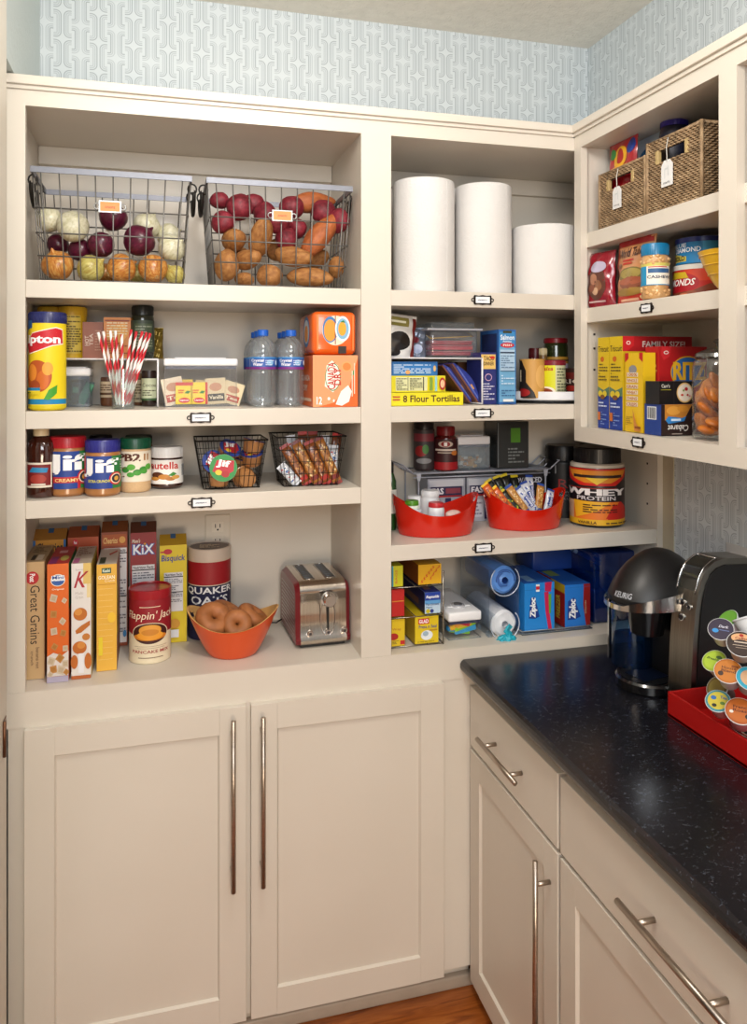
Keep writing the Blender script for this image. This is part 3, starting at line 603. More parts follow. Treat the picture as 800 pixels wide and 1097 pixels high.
# gold foil bag leaning at the end of the riser
def foil_bag(name, label, x, y, z, w, h, t, mat, rz=0, lean=0, decals=(), group=None, cat='bag', top=.5, seed=1):
    rnd = random.Random(seed); ph = [rnd.uniform(0, 6) for _ in range(4)]
    def sf(u, v, side):
        a = (u-.5)*2; th = t/2*(max(0, 1-abs(a)**2.6))**.6*(math.sin(PI*min(1, v*.93+.07))**.55)*(1-.5*v*top)
        wr = .0016*math.sin(22*v+5*u+ph[0])+.0012*math.sin(17*u-9*v+ph[1]); hw = w/2*(1-.06*math.sin(PI*v)+.015*math.sin(14*v+ph[2]))
        return (a*hw, side*(th+.0006)+(wr if th > .002 else 0)-0, v*h)
    m = MB(); m.grid(lambda u, v: sf(u, v, -1), 26, 30, mat); m.grid(lambda u, v: sf(u, v, 1), 26, 30, mat)
    for e in (0, 1): m.box(-w/2, -.001, h*(.0 if e == 0 else .955), w/2, .001, h*(.035 if e == 0 else 1.0), mat)
    def mp(u, v, o):
        # keep the print just off the front skin
        p = sf(u, v, -1); return (p[0], p[1]-o-.0006, p[2])
    for sh in decals:
        t0 = sh[0]; c = P(sh[-1], .35) if t0 != 't' and isinstance(sh[-1], str) else None; k = decals.index(sh); o = .0004+.00018*k
        if t0 == 'r': _, u0, v0, u1, v1, _x = sh; m.grid(lambda a, b: mp(u0+(u1-u0)*a, v0+(v1-v0)*b, o), 10, 10, c)
        elif t0 == 'e': _, cu, cv, ru, rv, _x = sh; m.grid(lambda a, b: mp(cu+ru*b*math.cos(2*PI*a), cv+rv*b*math.sin(2*PI*a), o), 18, 4, c)
        elif t0 == 't':
            _, tx, u0, v0, u1, v1, c2, rot, bold, shear = sh; vs, fs = text_geo(tx, bold, shear); rr = {0: lambda a, b: (a, b), -90: lambda a, b: (b, 1-a), 90: lambda a, b: (1-b, a), 180: lambda a, b: (1-a, 1-b)}[rot]
            m.add([mp(u0+(u1-u0)*rr(*p)[0], v0+(v1-v0)*rr(*p)[1], o+.0008) for p in vs], fs, P(c2, .4))
    o = m.build(name, None, (x, y, z), rot=Matrix.Rotation(rz, 4, 'Z').__matmul__(Matrix.Rotation(lean, 4, 'Y')).to_euler()); return say(o, label, cat, group)
foil_bag('foil_bag', 'gold foil bag slumped beside the dark jar on the white riser', X(166, .24), .24, zt, .045, .085, .03, P('#8a7430', .25, .5), cat='bag')
# clear tub of tea bags and small jars under the riser
x0, x1 = X(64.5, .2), X(96, .2)
clear_box('storage_tub', 'small clear tub with a white lid holding dark green tea bags, under the riser', (x0+x1)/2, .2, ZB, x1-x0, .10, Z(80, 394, .2)-ZB, body=CLB)
for i, (a, ang, c, lab) in enumerate(((.2, -.35, '#1d3f38', 'dark teal tea bag leaning at the left inside the small tub'), (.42, .1, '#2c3630', 'black green tea bag in the middle of the small tub'), (.62, .45, '#2e8a5a', 'bright green tea bag leaning right inside the small tub'), (.8, .2, '#24443c', 'dark tea bag at the right inside the small tub'))):
    m = MB(); m.box(-.011, -.002, 0, .011, .002, .06, P(c, .4), .001); m.decal(lambda u, v, q: (-.011+.022*u, -.002-q, .06*v), [R(.2, .5, .8, .75, '#5a9a7a')]); say(m.build('tea_bag', None, (x0+(x1-x0)*a, .22+.012*i, ZB+.006), rot=(-.1, ang, 0)), lab, 'tea bag', 'tea bags in the small tub')
m = P('#6b4026', .3, coat=.4)
x, r, _ = dims(109, 124, 0, 0, .24); jar('spice_jar', 'brown glass jar with a cream label, left of the straws under the riser', x, .24, ZB, r*1.15, Z(116, 404, .24)-ZB, m, P('#5a3a2c', .4), .014, [R(0, 0, 1, 1, '#c9b69a'), R(.1, .15, .9, .3, '#5a3a26')]+FP(.2, .4, .8, .85, 3, '#5a3a26'), .3, .85, '#c9b69a')
x, r, _ = dims(143, 155, 0, 0, .26); jar('spice_jar', 'tan capped jar just right of the straws under the riser', x, .26, ZB, r*1.15, Z(149, 400, .26)-ZB, m, P('#8a6a4c', .4), .014, [R(0, 0, 1, 1, '#c7bb9c')]+FP(.2, .1, .8, .85, 6, '#5a4a30'), .1, .8, '#c7bb9c')
x, r, _ = dims(152, 167.5, 0, 0, .2); jar('spice_jar', 'dark cocoa jar with a pale green label by the riser leg', x, .20, ZB, r, Z(160, 397, .2)-ZB, P('#2c1a14', .25, coat=.4), P('#2a1814', .35), .02, [R(0, 0, 1, 1, '#c9cfae'), R(0, 0, 1, .1, '#3a5a34'), T('Cocoa', .25, .62, .75, .78, '#3a3020', bold=0)]+FP(.25, .2, .75, .5, 3, '#5a5a40'), .16, .78, '#c9cfae')
# glass of striped paper straws
gx, gy = X(132, .075), .075
m = MB(); m.lathe([(0, .004), (.024, .004), (.026, .03), (.032, .098), (.0335, .098), (.028, .03), (.0265, .0), (0, 0)], clear('#f4fafa', .15, .05), 28); say(m.build('drinking_glass', None, (gx, gy, ZB), face(gx, gy)), 'clear drinking glass holding red and white paper straws on the drinks shelf', 'glass')
def straw_mesh(L=.205, r=.0036):
    m = MB(); A, Bm = P('#c81e2c', .55), P('#f4eeea', .55); n = 60; k = 10; vs = []
    for i in range(n+1):
        for j in range(k): a = 2*PI*j/k+i*.35; vs.append((r*math.cos(a), r*math.sin(a), L*i/n))
    fr = []; fw = []
    for i in range(n):
        for j in range(k): (fr if (j % k) < k/2 else fw).append((i*k+j, i*k+(j+1) % k, (i+1)*k+(j+1) % k, (i+1)*k+j))
    m.add(vs, fr, A, True); m.add(vs, fw, Bm, True); return m
s0 = None; tops = [(105, 356), (110.5, 355), (118, 354), (123.5, 354), (130.5, 358), (140.5, 353), (146, 355), (152.5, 355), (157, 356), (161, 357)]; ords = ['leftmost', 'second', 'third', 'fourth', 'fifth', 'sixth', 'seventh', 'eighth', 'ninth', 'rightmost']
for i, (tp, ty) in enumerate(tops):
    f = i/9; b = Vector((gx-.013+.026*f, gy+.012*math.sin(i*2.4), ZB+.010)); Yt = gy+.02*math.sin(i*2.4)-.005
    t = Vector((X(tp, Yt), Yt, Z(tp, ty, Yt))); dr = t-b; L = dr.length
    if s0 is None: s0 = straw_mesh().build('paper_straw'); o = s0
    else: o = s0.copy(); sc.collection.objects.link(o)
    o.location = b; o.rotation_mode = 'QUATERNION'; o.rotation_quaternion = dr.to_track_quat('Z', 'Y'); o.scale = (1, 1, L/.205)
    say(o, 'red and white spiral striped paper straw, '+(ords[i]+' of those in the glass' if i in (0, 9) else ords[i]+' from the left in the glass'), 'straw', 'striped straws in the glass')
# clear container of tea packets
x0, x1 = X(176, .13), X(254, .13); w = x1-x0
clear_box('storage_tub', 'wide clear container with a white lid full of tea packets on the drinks shelf', (x0+x1)/2, .13, ZB, w, .17, Z(215, 384, .13)-ZB, body=CL, lidh=.02)
pk = [(.10, .072, '#e8d9c0', -.2, 'cream tea packet at the left end, partly hidden'), (.25, .066, '#e7c31c', .0, 'yellow tea packet behind the front left packet'), (.56, .064, '#d9c088', .05, 'tan tea packet behind the centre'), (.72, .07, '#d8c6a0', -.06, 'beige vanilla tea packet with a black band, right of centre'), (.90, .06, '#e0cfa8', .3, 'cream packet tipped over at the right end')]
for i, (f, hh, c, ang, lab) in enumerate(pk):
    m = MB(); m.box(-.027, -.003, 0, .027, .003, hh, P(c, .45), .001)
    m.decal(lambda u, v, q: (-.027+.054*u, -.003-q, hh*v), [R(.06, .05, .94, .95, c), R(.1, .12, .9, .4, '#1a1614' if i == 3 else '#b8402c'), T('Vanilla' if i == 3 else 'Tea', .16, .2, .84, .34, '#f2e6c8'), E(.5, .66, .3, .16, '#c08a6a')]); say(m.build('tea_packet', None, (x0+w*f+.012*(1 if i == 0 else 0), .147+.01*(i % 3), ZB+.005), rot=(-.06, ang, 0)), lab+' inside the wide container', 'tea packet', 'tea packets in the wide container')
for i, f in enumerate((.27, .47)):
    m = MB(); m.box(-.0225, -.0025, 0, .0225, .0025, .058, P('#ecd02a', .45), .001); m.decal(lambda u, v, q: (-.0225+.045*u, -.0025-q, .058*v), [R(0, .85, 1, 1, '#c83220') if i == 0 else R(.86, 0, 1, 1, '#c83220'), E(.5, .18, .32, .12, '#c8202c'), T('Lipton', .25, .13, .75, .23, '#ffffff'), G([(.5, .5), (.65, .62), (.85, .6), (.75, .48)], '#2f7a34'), R(.15, .6, .5, .66, '#c8661c'), R(.15, .5, .45, .56, '#c8661c')])
    say(m.build('tea_packet', None, (x0+w*f, .1345, ZB+.006), rot=(-.03, 0, 0)), ('front yellow tea packet with a red top edge, left inside the wide container', 'front yellow tea packet with a red right edge, centre of the wide container')[i], 'tea packet', 'tea packets in the wide container')
# water bottles: two rows, three deep
M_PET = clear('#f6f9fb', .14, .08, '#e6eaec', .06)
def bottle():
    o = thing('water_bottle', 'x', 'bottle', group='water bottles on the drinks shelf'); r = .0345; m = MB()
    pr = [(0, .003), (.022, 0), (.030, .004), (r, .014)]
    for i in range(8): z = .02+i*.0095; pr += [(r, z), (r*.965, z+.0045)]
    pr += [(r, .10), (r, .128), (r*.95, .134), (r, .142), (r*.93, .155), (r*.72, .172), (.0125, .184), (.0125, .190), (0, .190)]
    m.lathe(pr, M_PET, 28)
    for i in range(10): a = 2*PI*i/10; m.tube([(r*1.0*math.cos(a), r*1.0*math.sin(a), .136), (r*.86*math.cos(a+.12), r*.86*math.sin(a+.12), .163), (.016*math.cos(a+.2), .016*math.sin(a+.2), .18)], .0007, M_PET, 4)
    m.build('body', o)
    m = MB(); m.lathe([(.0145, .186), (.0145, .2), (.013, .202), (0, .202)], P('#1e5fc4', .35), 20); m.build('cap', o)
    m = MB(); rr = r+.0006; m.lathe([(rr, .098), (rr, .130)], P('#2b57a8', .35), 32); m.decal(mcyl(rr, .098, .130, PI), [R(0, 0, 1, .2, '#7a2a7e'), R(0, .88, 1, 1, '#3c86c8'), T('Crystal', .2, .55, .52, .84, '#ffffff'), T('Water', .25, .28, .5, .55, '#ffffff'), E(.68, .55, .09, .25, '#86b8e0'), E(.9, .55, .06, .22, '#d8e8f4')]+FP(.56, .3, .8, .8, 3, '#d0def0'), curved=True)
    m.build('label', o); return o
b0 = bottle(); names = {(0, 0): 'front water bottle of the left row', (1, 0): 'front water bottle of the right row', (0, 1): 'middle water bottle of the left row', (1, 1): 'middle water bottle of the right row', (0, 2): 'rearmost water bottle of the left row', (1, 2): 'rearmost water bottle of the right row'}
for (i, j), nm in names.items():
    x, y = (X(281.5, .075), X(311.5, .075))[i], .075+.073*j; x = x+.0*j; rz = face(x, y)+.25*j; lab = 'clear '+nm+', blue cap, on the drinks shelf'
    if (i, j) == (0, 0): b0.location = (x, y, ZB); b0.rotation_euler = (0, 0, rz); b0['label'] = lab
    else: dup(b0, (x, y, ZB), rz, lab)
# soda cartons
x0 = X(335, .012); w = .509-x0
o = carton('soda_carton', 'orange twelve pack carton of soda on the drinks shelf, under the shrink wrapped cans', x0+w/2, .012, ZB, w, .2, .135, '#e0641e', cat='carton',
    front=[G([(.0, .0), (.1, 0), (.45, .08), (.8, .35), (.92, .75), (1, .95), (1, 1), (0, 1)], '#ef9a68'), G([(.26, .4), (.3, .8), (.42, .9), (.55, .8), (.62, .55), (.45, .28)], '#f6e9dc'), E(.44, .58, .17, .27, '#3a8a4a'), E(.44, .58, .155, .25, '#f4ecdf'), T('CANADA', .32, .34, .50, .86, '#c02818', 90), T('DRY', .47, .42, .62, .76, '#c02818', 90), E(.75, .78, .12, .1, '#f2a262'), E(.75, .78, .09, .075, '#ee8038'), G([(.84, .6), (.9, .72), (.93, .62)], '#3f8c3a'), G([(.5, .05), (.62, .3), (.78, .42), (.86, .3), (.8, .1), (.64, .02)], '#f7efe6'), T('12', .08, .05, .2, .2, '#ffffff'), E(.35, .16, .03, .03, '#f7efe6'), E(.46, .12, .02, .03, '#f7efe6'), R(.86, .2, .88, .7, '#f7d9c0'), R(.91, .25, .93, .85, '#f7d9c0')],
    left=[R(.1, .1, .9, .16, '#f4d0b4'), T('CANADA', .2, .5, .8, .62, '#f4e0d0'), T('DRY', .35, .3, .65, .42, '#f4e0d0')])
x0 = X(334, .02); w = .507-x0; cx = x0+w/2; z = ZB+.136; h = .114
m = MB(); m.box(-w/2, 0, 0, w/2, .2, h, P('#dd5f18', .22, coat=.6), .016)
can = [E(.52, .56, .3, .34, '#f1d9c0'), E(.40, .58, .17, .30, '#3a78b0'), E(.40, .56, .14, .25, '#e8942c'), R(.505, .24, .525, .9, '#7a3010'), E(.68, .6, .17, .29, '#e9eef2'), E(.68, .6, .14, .24, '#7fb0d0'), E(.67, .6, .09, .16, '#f0a020'), G([(.62, .75), (.7, .8), (.74, .74)], '#2f7a34'), R(.58, .03, .76, .2, '#2a1a14'), R(.1, .1, .14, .92, '#e8823c'), R(.9, .1, .93, .92, '#e8823c')]
m.decal(mfront(w, h), can, start=.0004); m.decal(mleft(w, h, .2), [E(.6, .55, .22, .36, '#3a78b0'), E(.6, .55, .17, .28, '#e9eef2'), E(.6, .5, .12, .2, '#e8942c')], start=.0004)
say(m.build('shrink_wrapped_cans', None, (cx, .016, z)), 'glossy orange shrink wrapped pack of drink cans on top of the soda carton', 'cans')
# ================================================================ third shelf, left: spreads and snacks
ZS = 1.392
def jar_px(name, label, pl, pr, yt, Y, z, body, lid, lh, lab, **k):
    x, r, _ = dims(pl, pr, 0, 0, Y); return jar(name, label, x, Y, z, r, Z((pl+pr)/2, yt, Y)-z, body, lid, lh, lab, **k)
# syrup bottle
x, y = -.272, .065
o = thing('syrup_bottle', 'bottle of dark syrup with a cream cap at the left end of the jar shelf', 'bottle', (x, y, ZS), face(x, y)-.25)
MS = P('#3a1408', .12, coat=1); m = MB(); r = .033
m.lathe([(0, 0), (r*.9, 0), (r, .01), (r*1.02, .04), (r*.94, .075), (r*.98, .09), (r*1.0, .115), (r*.85, .135), (r*.5, .146), (.015, .15)], MS, 30, sy=.85)
for i in range(14): a = 2*PI*i/14; m.tube([(r*1.0*math.sin(a), r*.85*math.cos(a), .098), (r*.9*math.sin(a+.15), r*.76*math.cos(a+.15), .13), (r*.5*math.sin(a+.3), r*.43*math.cos(a+.3), .145)], .0012, MS, 4)
m.build('body', o); m = MB(); m.lathe([(.018, .148), (.018, .166), (.0165, .168), (0, .168)], P('#e2cfa4', .4), 20); m.build('cap', o)
m = MB(); m.lathe([(r*1.02, .025), (r*1.02, .085)], P('#e4dccb', .45), 20, a0=-1.0, a1=1.0, sy=.88); mp = lambda u, v, q: ((r*1.02+q)*math.sin((u-.5)*2), -(r*1.02+q)*.88*math.cos((u-.5)*2), .025+v*.06)
m.decal(mp, [R(0, 0, 1, 1, '#e4dccb'), R(.05, .08, .95, .92, '#7a1c1c'), G([(.15, .62), (.3, .82), (.85, .78), (.8, .6)], '#2a86b8'), E(.5, .35, .28, .18, '#a83a30'), R(.25, .1, .75, .16, '#e4dccb')], curved=True, start=.0005); m.build('label', o)
MPB = P('#a8703c', .35, coat=.7)
JF = lambda green, cr: [R(0, 0, 1, 1, '#23418e'), R(0, 0, .16, 1, '#b02434'), R(.70, 0, 1, 1, '#2a7a3e'), R(0, .0, .72, .32, '#c02a30') if cr else R(0, 0, .72, .3, '#28409a'), R(.22, 0, .66, .16, '#23418e'), T('Jif', .10, .36, .84, .93, '#ffffff', bold=.05), E(.80, .30, .15, .2, '#c8202c'), E(.80, .30, .12, .16, '#f0dcc0'), E(.80, .30, .1, .13, '#2a2a34'), E(.8, .3, .05, .07, '#e0a848'), T('CREAMY' if cr else 'EXTRA CRUNCHY', .26, .19, .68, .28, '#f4d890' if cr else '#e8e040')]+([] if cr else FP(.9, .3, .99, .9, 8, '#d8e0c0'))
jar_px('peanut_butter_jar', 'large creamy peanut butter jar with a red lid', 53.5, 91.5, 467, .085, ZS, MPB, P('#b81c28', .35), .026, JF(1, 1), lab0=.13, lab1=.76, labcol='#23418e', arc=PI*.95, neck=.92, turn=.05)
jar_px('peanut_butter_jar', 'smaller peanut butter jar with a blue lid', 92, 128.5, 470.5, .062, ZS, MPB, P('#2c2c7e', .35), .028, JF(0, 0), lab0=.14, lab1=.72, labcol='#28409a', arc=PI*.95, neck=.92, turn=-.12)
jar_px('peanut_powder_jar', 'clear jar of pale peanut powder with a dark green lid and leafy label', 129, 161, 468.5, .10, ZS, P('#d8b488', .55, noise=.15, nscale=300), P('#0f5238', .35), .026,
    [R(0, 0, 1, 1, '#e9dfcb'), T('PB2', .10, .68, .60, .93, '#5a2c1a', bold=.04), R(.68, .7, .72, .92, '#a8743c'), R(.76, .7, .80, .92, '#a8743c')]+[E(.28+.13*i, .40+.1*math.sin(i*2.1), .09, .10, ('#3a8a34', '#5aa83e', '#2f7a30')[i % 3]) for i in range(5)]+[E(.4+.14*i, .24+.05*i, .08, .08, '#4a9a3a') for i in range(3)]+FP(.05, .05, .3, .5, 5, '#7a5a3a'), lab0=.2, lab1=.76, labcol='#e9dfcb', arc=PI*.95, neck=.94)
jar_px('snack_jar', 'jar with a black lid hidden behind the peanut powder jar', 134, 163, 466, .19, ZS, P('#6a4a30', .4), P('#141214', .4), .022, None)
for (pl, pr, Y, c, lab) in ((60, 82, .27, '#4a1a1c', 'dark red jar in the shadow behind the large peanut butter jar'), (96, 120, .28, '#2a2422', 'dark jar in the shadow behind the blue lidded jar')): jar_px('snack_jar', lab, pl, pr, 466, Y, ZS, P(c, .35), P('#1c1416', .4), .02, None)
jar_px('hazelnut_spread_jar', 'white capped chocolate hazelnut spread jar at the right end of the jars', 161.5, 195.5, 478, .145, ZS, P('#3c1c10', .2, coat=1), P('#eceae8', .35), .026,
    [R(0, 0, 1, 1, '#f2efea'), T('nutella', .10, .62, .72, .92, '#c82418', bold=.03), R(.11, .62, .16, .76, '#1a1a1a'), E(.28, .36, .14, .14, '#5a2c16'), E(.42, .30, .12, .11, '#c8853a'), E(.22, .22, .1, .08, '#c88a3c'), E(.55, .22, .1, .08, '#b8783a'), G([(.5, .36), (.6, .5), (.68, .42), (.6, .32)], '#3f8a3a'), E(.66, .28, .09, .08, '#d8a050'), R(.82, .3, .94, .8, '#d8dce0')]+[R(.82+.02*i, .32, .828+.02*i, .78, '#2a2a2a') for i in range(6)], lab0=.12, lab1=.70, labcol='#f2efea', arc=PI*.95, neck=.93, turn=.08)
def small_basket(label, pl, pr, yt, Y, z, dep, cat='basket'):
    x0, x1 = X(pl, Y), X(pr, Y); w = x1-x0; h = Z((pl+pr)/2, yt, Y)-z; o = thing('wire_basket', label, cat, ((x0+x1)/2, Y+dep/2, z), 0, 'small dark wire baskets of snacks'); m = MB()
    def ring(t): s = .78+.22*t; return [(-w/2*s, -dep/2*s), (w/2*s, -dep/2*s), (w/2*s, dep/2*s), (-w/2*s, dep/2*s)]
    for t in (.25, .5, .75): m.tube([(a, b, .002+(h-.004)*t) for a, b in ring(t)], .0009, M_BLKW, 5, True)
    for a, b, n in ((0, 1, 12), (2, 3, 12), (1, 2, 8), (3, 0, 8)):
        A0, B0, A1, B1 = ring(0)[a], ring(0)[b], ring(1)[a], ring(1)[b]
        for i in range(n): f = (i+.5)/n; m.bar((A0[0]+(B0[0]-A0[0])*f, A0[1]+(B0[1]-A0[1])*f, .002), (A1[0]+(B1[0]-A1[0])*f, A1[1]+(B1[1]-A1[1])*f, h-.002), .0009, M_BLKW, 5)
    q = ring(0)
    for i in range(10): xx = q[0][0]+(q[1][0]-q[0][0])*i/9; m.bar((xx, q[0][1], .002), (xx, q[2][1], .002), .0009, M_BLKW, 4)
    m.build('wire_mesh', o); m = MB(); m.tube([(a, b, h) for a, b in ring(1)], .0022, M_BLKW, 6, True); m.build('rim', o); m = MB(); m.tube([(a, b, .002) for a, b in ring(0)], .0016, M_BLKW, 6, True); m.build('base_ring', o); return o
small_basket('small dark wire basket of peanut butter cups on the jar shelf', 210, 287, 472, .05, ZS, .15)
small_basket('small dark wire basket of wrapped granola bars on the jar shelf', 297, 371, 468, .04, ZS, .16)
# peanut butter snack cups
def cup_mesh(lid):
    m = MB(); m.lathe([(0, 0), (.021, 0), (.024, .004), (.0275, .03), (.030, .032), (.030, .0335), (0, .0335)], P('#b07a48', .35, coat=.4), 28)
    m.lathe([(.0302, .0336), (.0302, .0342), (0, .0343)], P(lid, .3), 28)
    m.push(Matrix.Translation((0, 0, .0343)))
    m.decal(lambda u, v, q: ((u-.5)*.058, (v-.5)*.058, q), [E(.5, .5, .5, .5, lid), G([(.12, .3), (.2, .75), (.85, .85), (.9, .45), (.6, .2)], '#b82434'), T('Jif', .22, .48, .72, .80, '#ffffff', bold=.05), E(.36, .3, .13, .1, '#e8c030'), E(.62, .28, .15, .12, '#a82020')], start=.0002)
    m.pop(); return m
cg = cup_mesh('#2a8a40').build('snack_cup'); cb = cup_mesh('#28408e').build('snack_cup')
say(cg, 'green lidded snack cup facing forward in the centre of the small basket', 'snack cup', 'peanut butter cups in the small basket'); cg.location = (X(239, .075), .07, Z(239, 501, .075)); cg.rotation_euler = (1.45, .2, -.1)
cg.scale = (1.15, 1.15, 1.0); first = True
for (px, py, Y, rot, lab) in ((241, 484, .10, (.75, .25, .3), 'blue lidded snack cup tilted at the top left centre'), (269, 480, .10, (.25, .1, 1.2), 'blue lidded snack cup lying nearly flat at the top right'), (270, 492, .11, (.35, -.15, .2), 'snack cup just under the flat one at the right'), (266, 509, .075, (-1.45, -.1, .3), 'snack cup showing its tan bottom at the lower right'), (225, 492, .10, (1.1, -.9, .6), 'blue lidded snack cup turned sideways at the left'), (234, 519, .085, (.0, .05, .2), 'snack cup standing at the bottom left under the green one'), (255, 498, .15, (.3, .2, .4), 'snack cup in the shadowed middle behind the others')):
    o = cb if first else cb.copy()
    if not first: sc.collection.objects.link(o)
    first = False; o.location = (X(px, Y), Y, max(Z(px, py, Y)-.012, ZS+.006)); o.rotation_euler = rot; say(o, lab+' of the small basket', 'snack cup', 'peanut butter cups in the small basket')
# granola bars
def bar_mesh(base, bits, end, L=.115, w=.026, t=.013, seed=1, label=None):
    m = MB(); rnd = random.Random(seed)
    def f(u, v, s): a = (u-.5)*2; prof = (1-abs(a)**6)**.5; return ((v-.5)*w*(1-.04*math.cos(12*u)), s*(t/2*prof*math.sqrt(max(0, 1-((v-.5)*2)**4))+.0004), u*L)
    for s in (-1, 1): m.grid(lambda u, v: f(u, v, s), 16, 8, P(base, .3, coat=.5))
    for z in (-.008, L): m.box(-w/2, -.0006, z, w/2, .0006, z+.009, P(end, .3))
    mp = lambda u, v, q: (f(.07+.86*v, .08+.84*u, -1)[0], f(.07+.86*v, .08+.84*u, -1)[1]-q, f(.07+.86*v, 0, -1)[2])
    sh = [R(.0, .0, 1, .12, end)]+[E(rnd.uniform(.15, .85), rnd.uniform(.15, .95), .12, .03, bits[rnd.randrange(len(bits))]) for _ in range(22)]
    if label: sh += [R(.2, .3, .8, .75, label[1]), T(label[0], .3, .33, .7, .72, label[2], 90)]
    m.decal(mp, sh, curved=True); return m
gb = [('#8a4a20', ('#c89050', '#5a2c14', '#b87838'), '#a82018'), ('#a86a2c', ('#d8a858', '#7a4418', '#e8c888'), '#7a2018'), ('#6a3418', ('#a8642c', '#3c1c10'), '#b82820'), ('#c8ccd4', ('#b82434', '#2a5a9a', '#f0f0f0'), '#d8dce4')]
i = 0; once = {}
for (px, pyt, pxb, pyb, Y, k, lab) in ((306, 480, 328, 517, .075, 0, 'brown granola bar leaning along the left side'), (318, 476, 340, 518, .07, 1, 'nutty granola bar, second of the leaning front ones'), (332, 476, 350, 518, .07, 0, 'brown granola bar in the middle of the leaning front ones'), (343, 472, 361, 516, .072, 1, 'nutty granola bar at the right of the leaning front ones'), (302, 500, 318, 518, .065, 3, 'silver wrapped bar low at the left'), (312, 470, 318, 512, .12, 3, 'silver wrapped bar standing at the back left'), (325, 466, 328, 512, .13, 2, 'dark brown bar standing at the back, left of centre'), (336, 466, 338, 512, .14, 0, 'brown bar standing at the back centre'), (349, 470, 347, 512, .13, 3, 'silver and red wrapped bar standing at the back right'), (362, 468, 354, 512, .12, 2, 'dark wrapped bar sticking up at the right end'), (358, 480, 356, 515, .085, 3, 'silver bar upright at the front right')):
    if k not in once: o = bar_mesh(*gb[k], seed=k).build('granola_bar'); once[k] = o
    else: o = once[k].copy(); sc.collection.objects.link(o)
    b = Vector((X(pxb, Y), Y, max(Z(pxb, pyb, Y), ZS+.008))); t = Vector((X(px, Y), Y+.012, Z(px, pyt, Y))); d = t-b
    o.location = b; o.rotation_euler = (-.12, math.atan2(d.x, d.z), 0); o.scale = (1, 1, d.length/.115); say(o, lab+' of the granola bar basket', 'snack bar', 'granola bars in the small basket')
# ================================================================ bottom shelf, left: cereal, bowl, toaster
ZD = .945
def cer(name, label, x0, x1, Y, yt, pc, d, col, **k):
    return carton(name, label, (x0+x1)/2, Y, ZD, x1-x0, d, Z(pc, yt, Y)-ZD, col, **k)
FL = lambda n, seed, c1, c2: [G([(cx+math.cos(a)*.1*s*(1+.25*math.sin(3*a+j)), cy+math.sin(a)*.028*s*(1+.2*math.cos(2*a+j))) for a in [2*PI*i/9 for i in range(9)]], (c1, c2)[j % 2]) for j, (cx, cy, s) in enumerate([(random.Random(seed+q).uniform(.2, .8), random.Random(seed*7+q).uniform(.0, 1), random.Random(q).uniform(1, 1.8)) for q in range(n)])]
cer('cereal_box', 'tan cereal box at the left end of the front row, name running down its spine', -.316, X(47.5, .075), .075, 602, 38, .19, '#c3a376', front=[E(.45, .865, .3, .055, '#b8242c'), T('Post', .33, .83, .58, .90, '#ffffff', -90), T('Great Grains', .36, .30, .80, .80, '#2a1c14', -90, bold=.0), T('banana nut', .62, .09, .78, .27, '#5a4230', -90, bold=0), T('crunch', .38, .12, .52, .24, '#5a4230', -90, bold=0)],
    top=[R(.3, .1, .5, .4, '#1c1814'), R(.55, .1, .85, .4, '#d8c8b0')]+FP(.2, .5, .9, .9, 4, '#6a5030'), topcol='#a88c68')
MCC = [('#c8b8a0', '#b8a488'), ('#b88040', '#a8702c')]
def squares(pts): return [sh for (cx, cy, s, k, a) in pts for sh in ([G([(cx+.13*s*math.cos(a+t), cy+.026*s*math.sin(a+t)) for t in (0, PI/2, PI, 3*PI/2)], MCC[k][0]), G([(cx+.08*s*math.cos(a+t), cy+.016*s*math.sin(a+t)) for t in (0, PI/2, PI, 3*PI/2)], MCC[k][1])])]
cer('cereal_box', 'orange cereal box, second in the front row', X(50.5, .045), X(73.5, .045), .045, 604, 62, .19, '#d8641a', front=[E(.5, .86, .34, .052, '#f2ead0'), E(.5, .86, .31, .046, '#3a6ab0'), R(.2, .855, .8, .90, '#e8eef4'), T('Mini', .24, .87, .76, .898, '#2a4a9a'), T('Cooks', .24, .83, .76, .858, '#2a4a9a'), T('Original', .22, .775, .78, .792, '#f6e8d0', bold=.03)]+squares([(.3, .71, 1.7, 0, .5), (.8, .685, 1.1, 0, .2), (.3, .575, 1.6, 1, .7), (.72, .51, 1.4, 0, .1), (.32, .43, 1.6, 0, .9), (.75, .41, 1.4, 1, .5), (.35, .30, 1.4, 1, .2), (.85, .28, 1.3, 0, .8)])+[G([(0, .05), (0, .22), (.3, .25), (.7, .22), (1, .26), (1, .05)], '#d8d0cc')]+squares([(.2, .18, 1.8, 0, .4), (.6, .20, 1.7, 1, .1), (.85, .15, 1.6, 0, .8), (.3, .11, 1.7, 1, .9), (.65, .10, 1.9, 0, .5), (.15, .07, 1.2, 0, .1), (.9, .08, 1.2, 1, .1)])+[R(0, 0, 1, .05, '#a8a0b8')],
    top=[R(.06, .02, .4, .4, '#7a2060'), E(.7, .3, .2, .15, '#b8a850'), R(.3, .6, .7, .75, '#d8a0a0')], topcol='#a82028', right=[R(0, .6, 1, 1, '#1f6a34'), R(0, 0, 1, .6, '#b85018')])
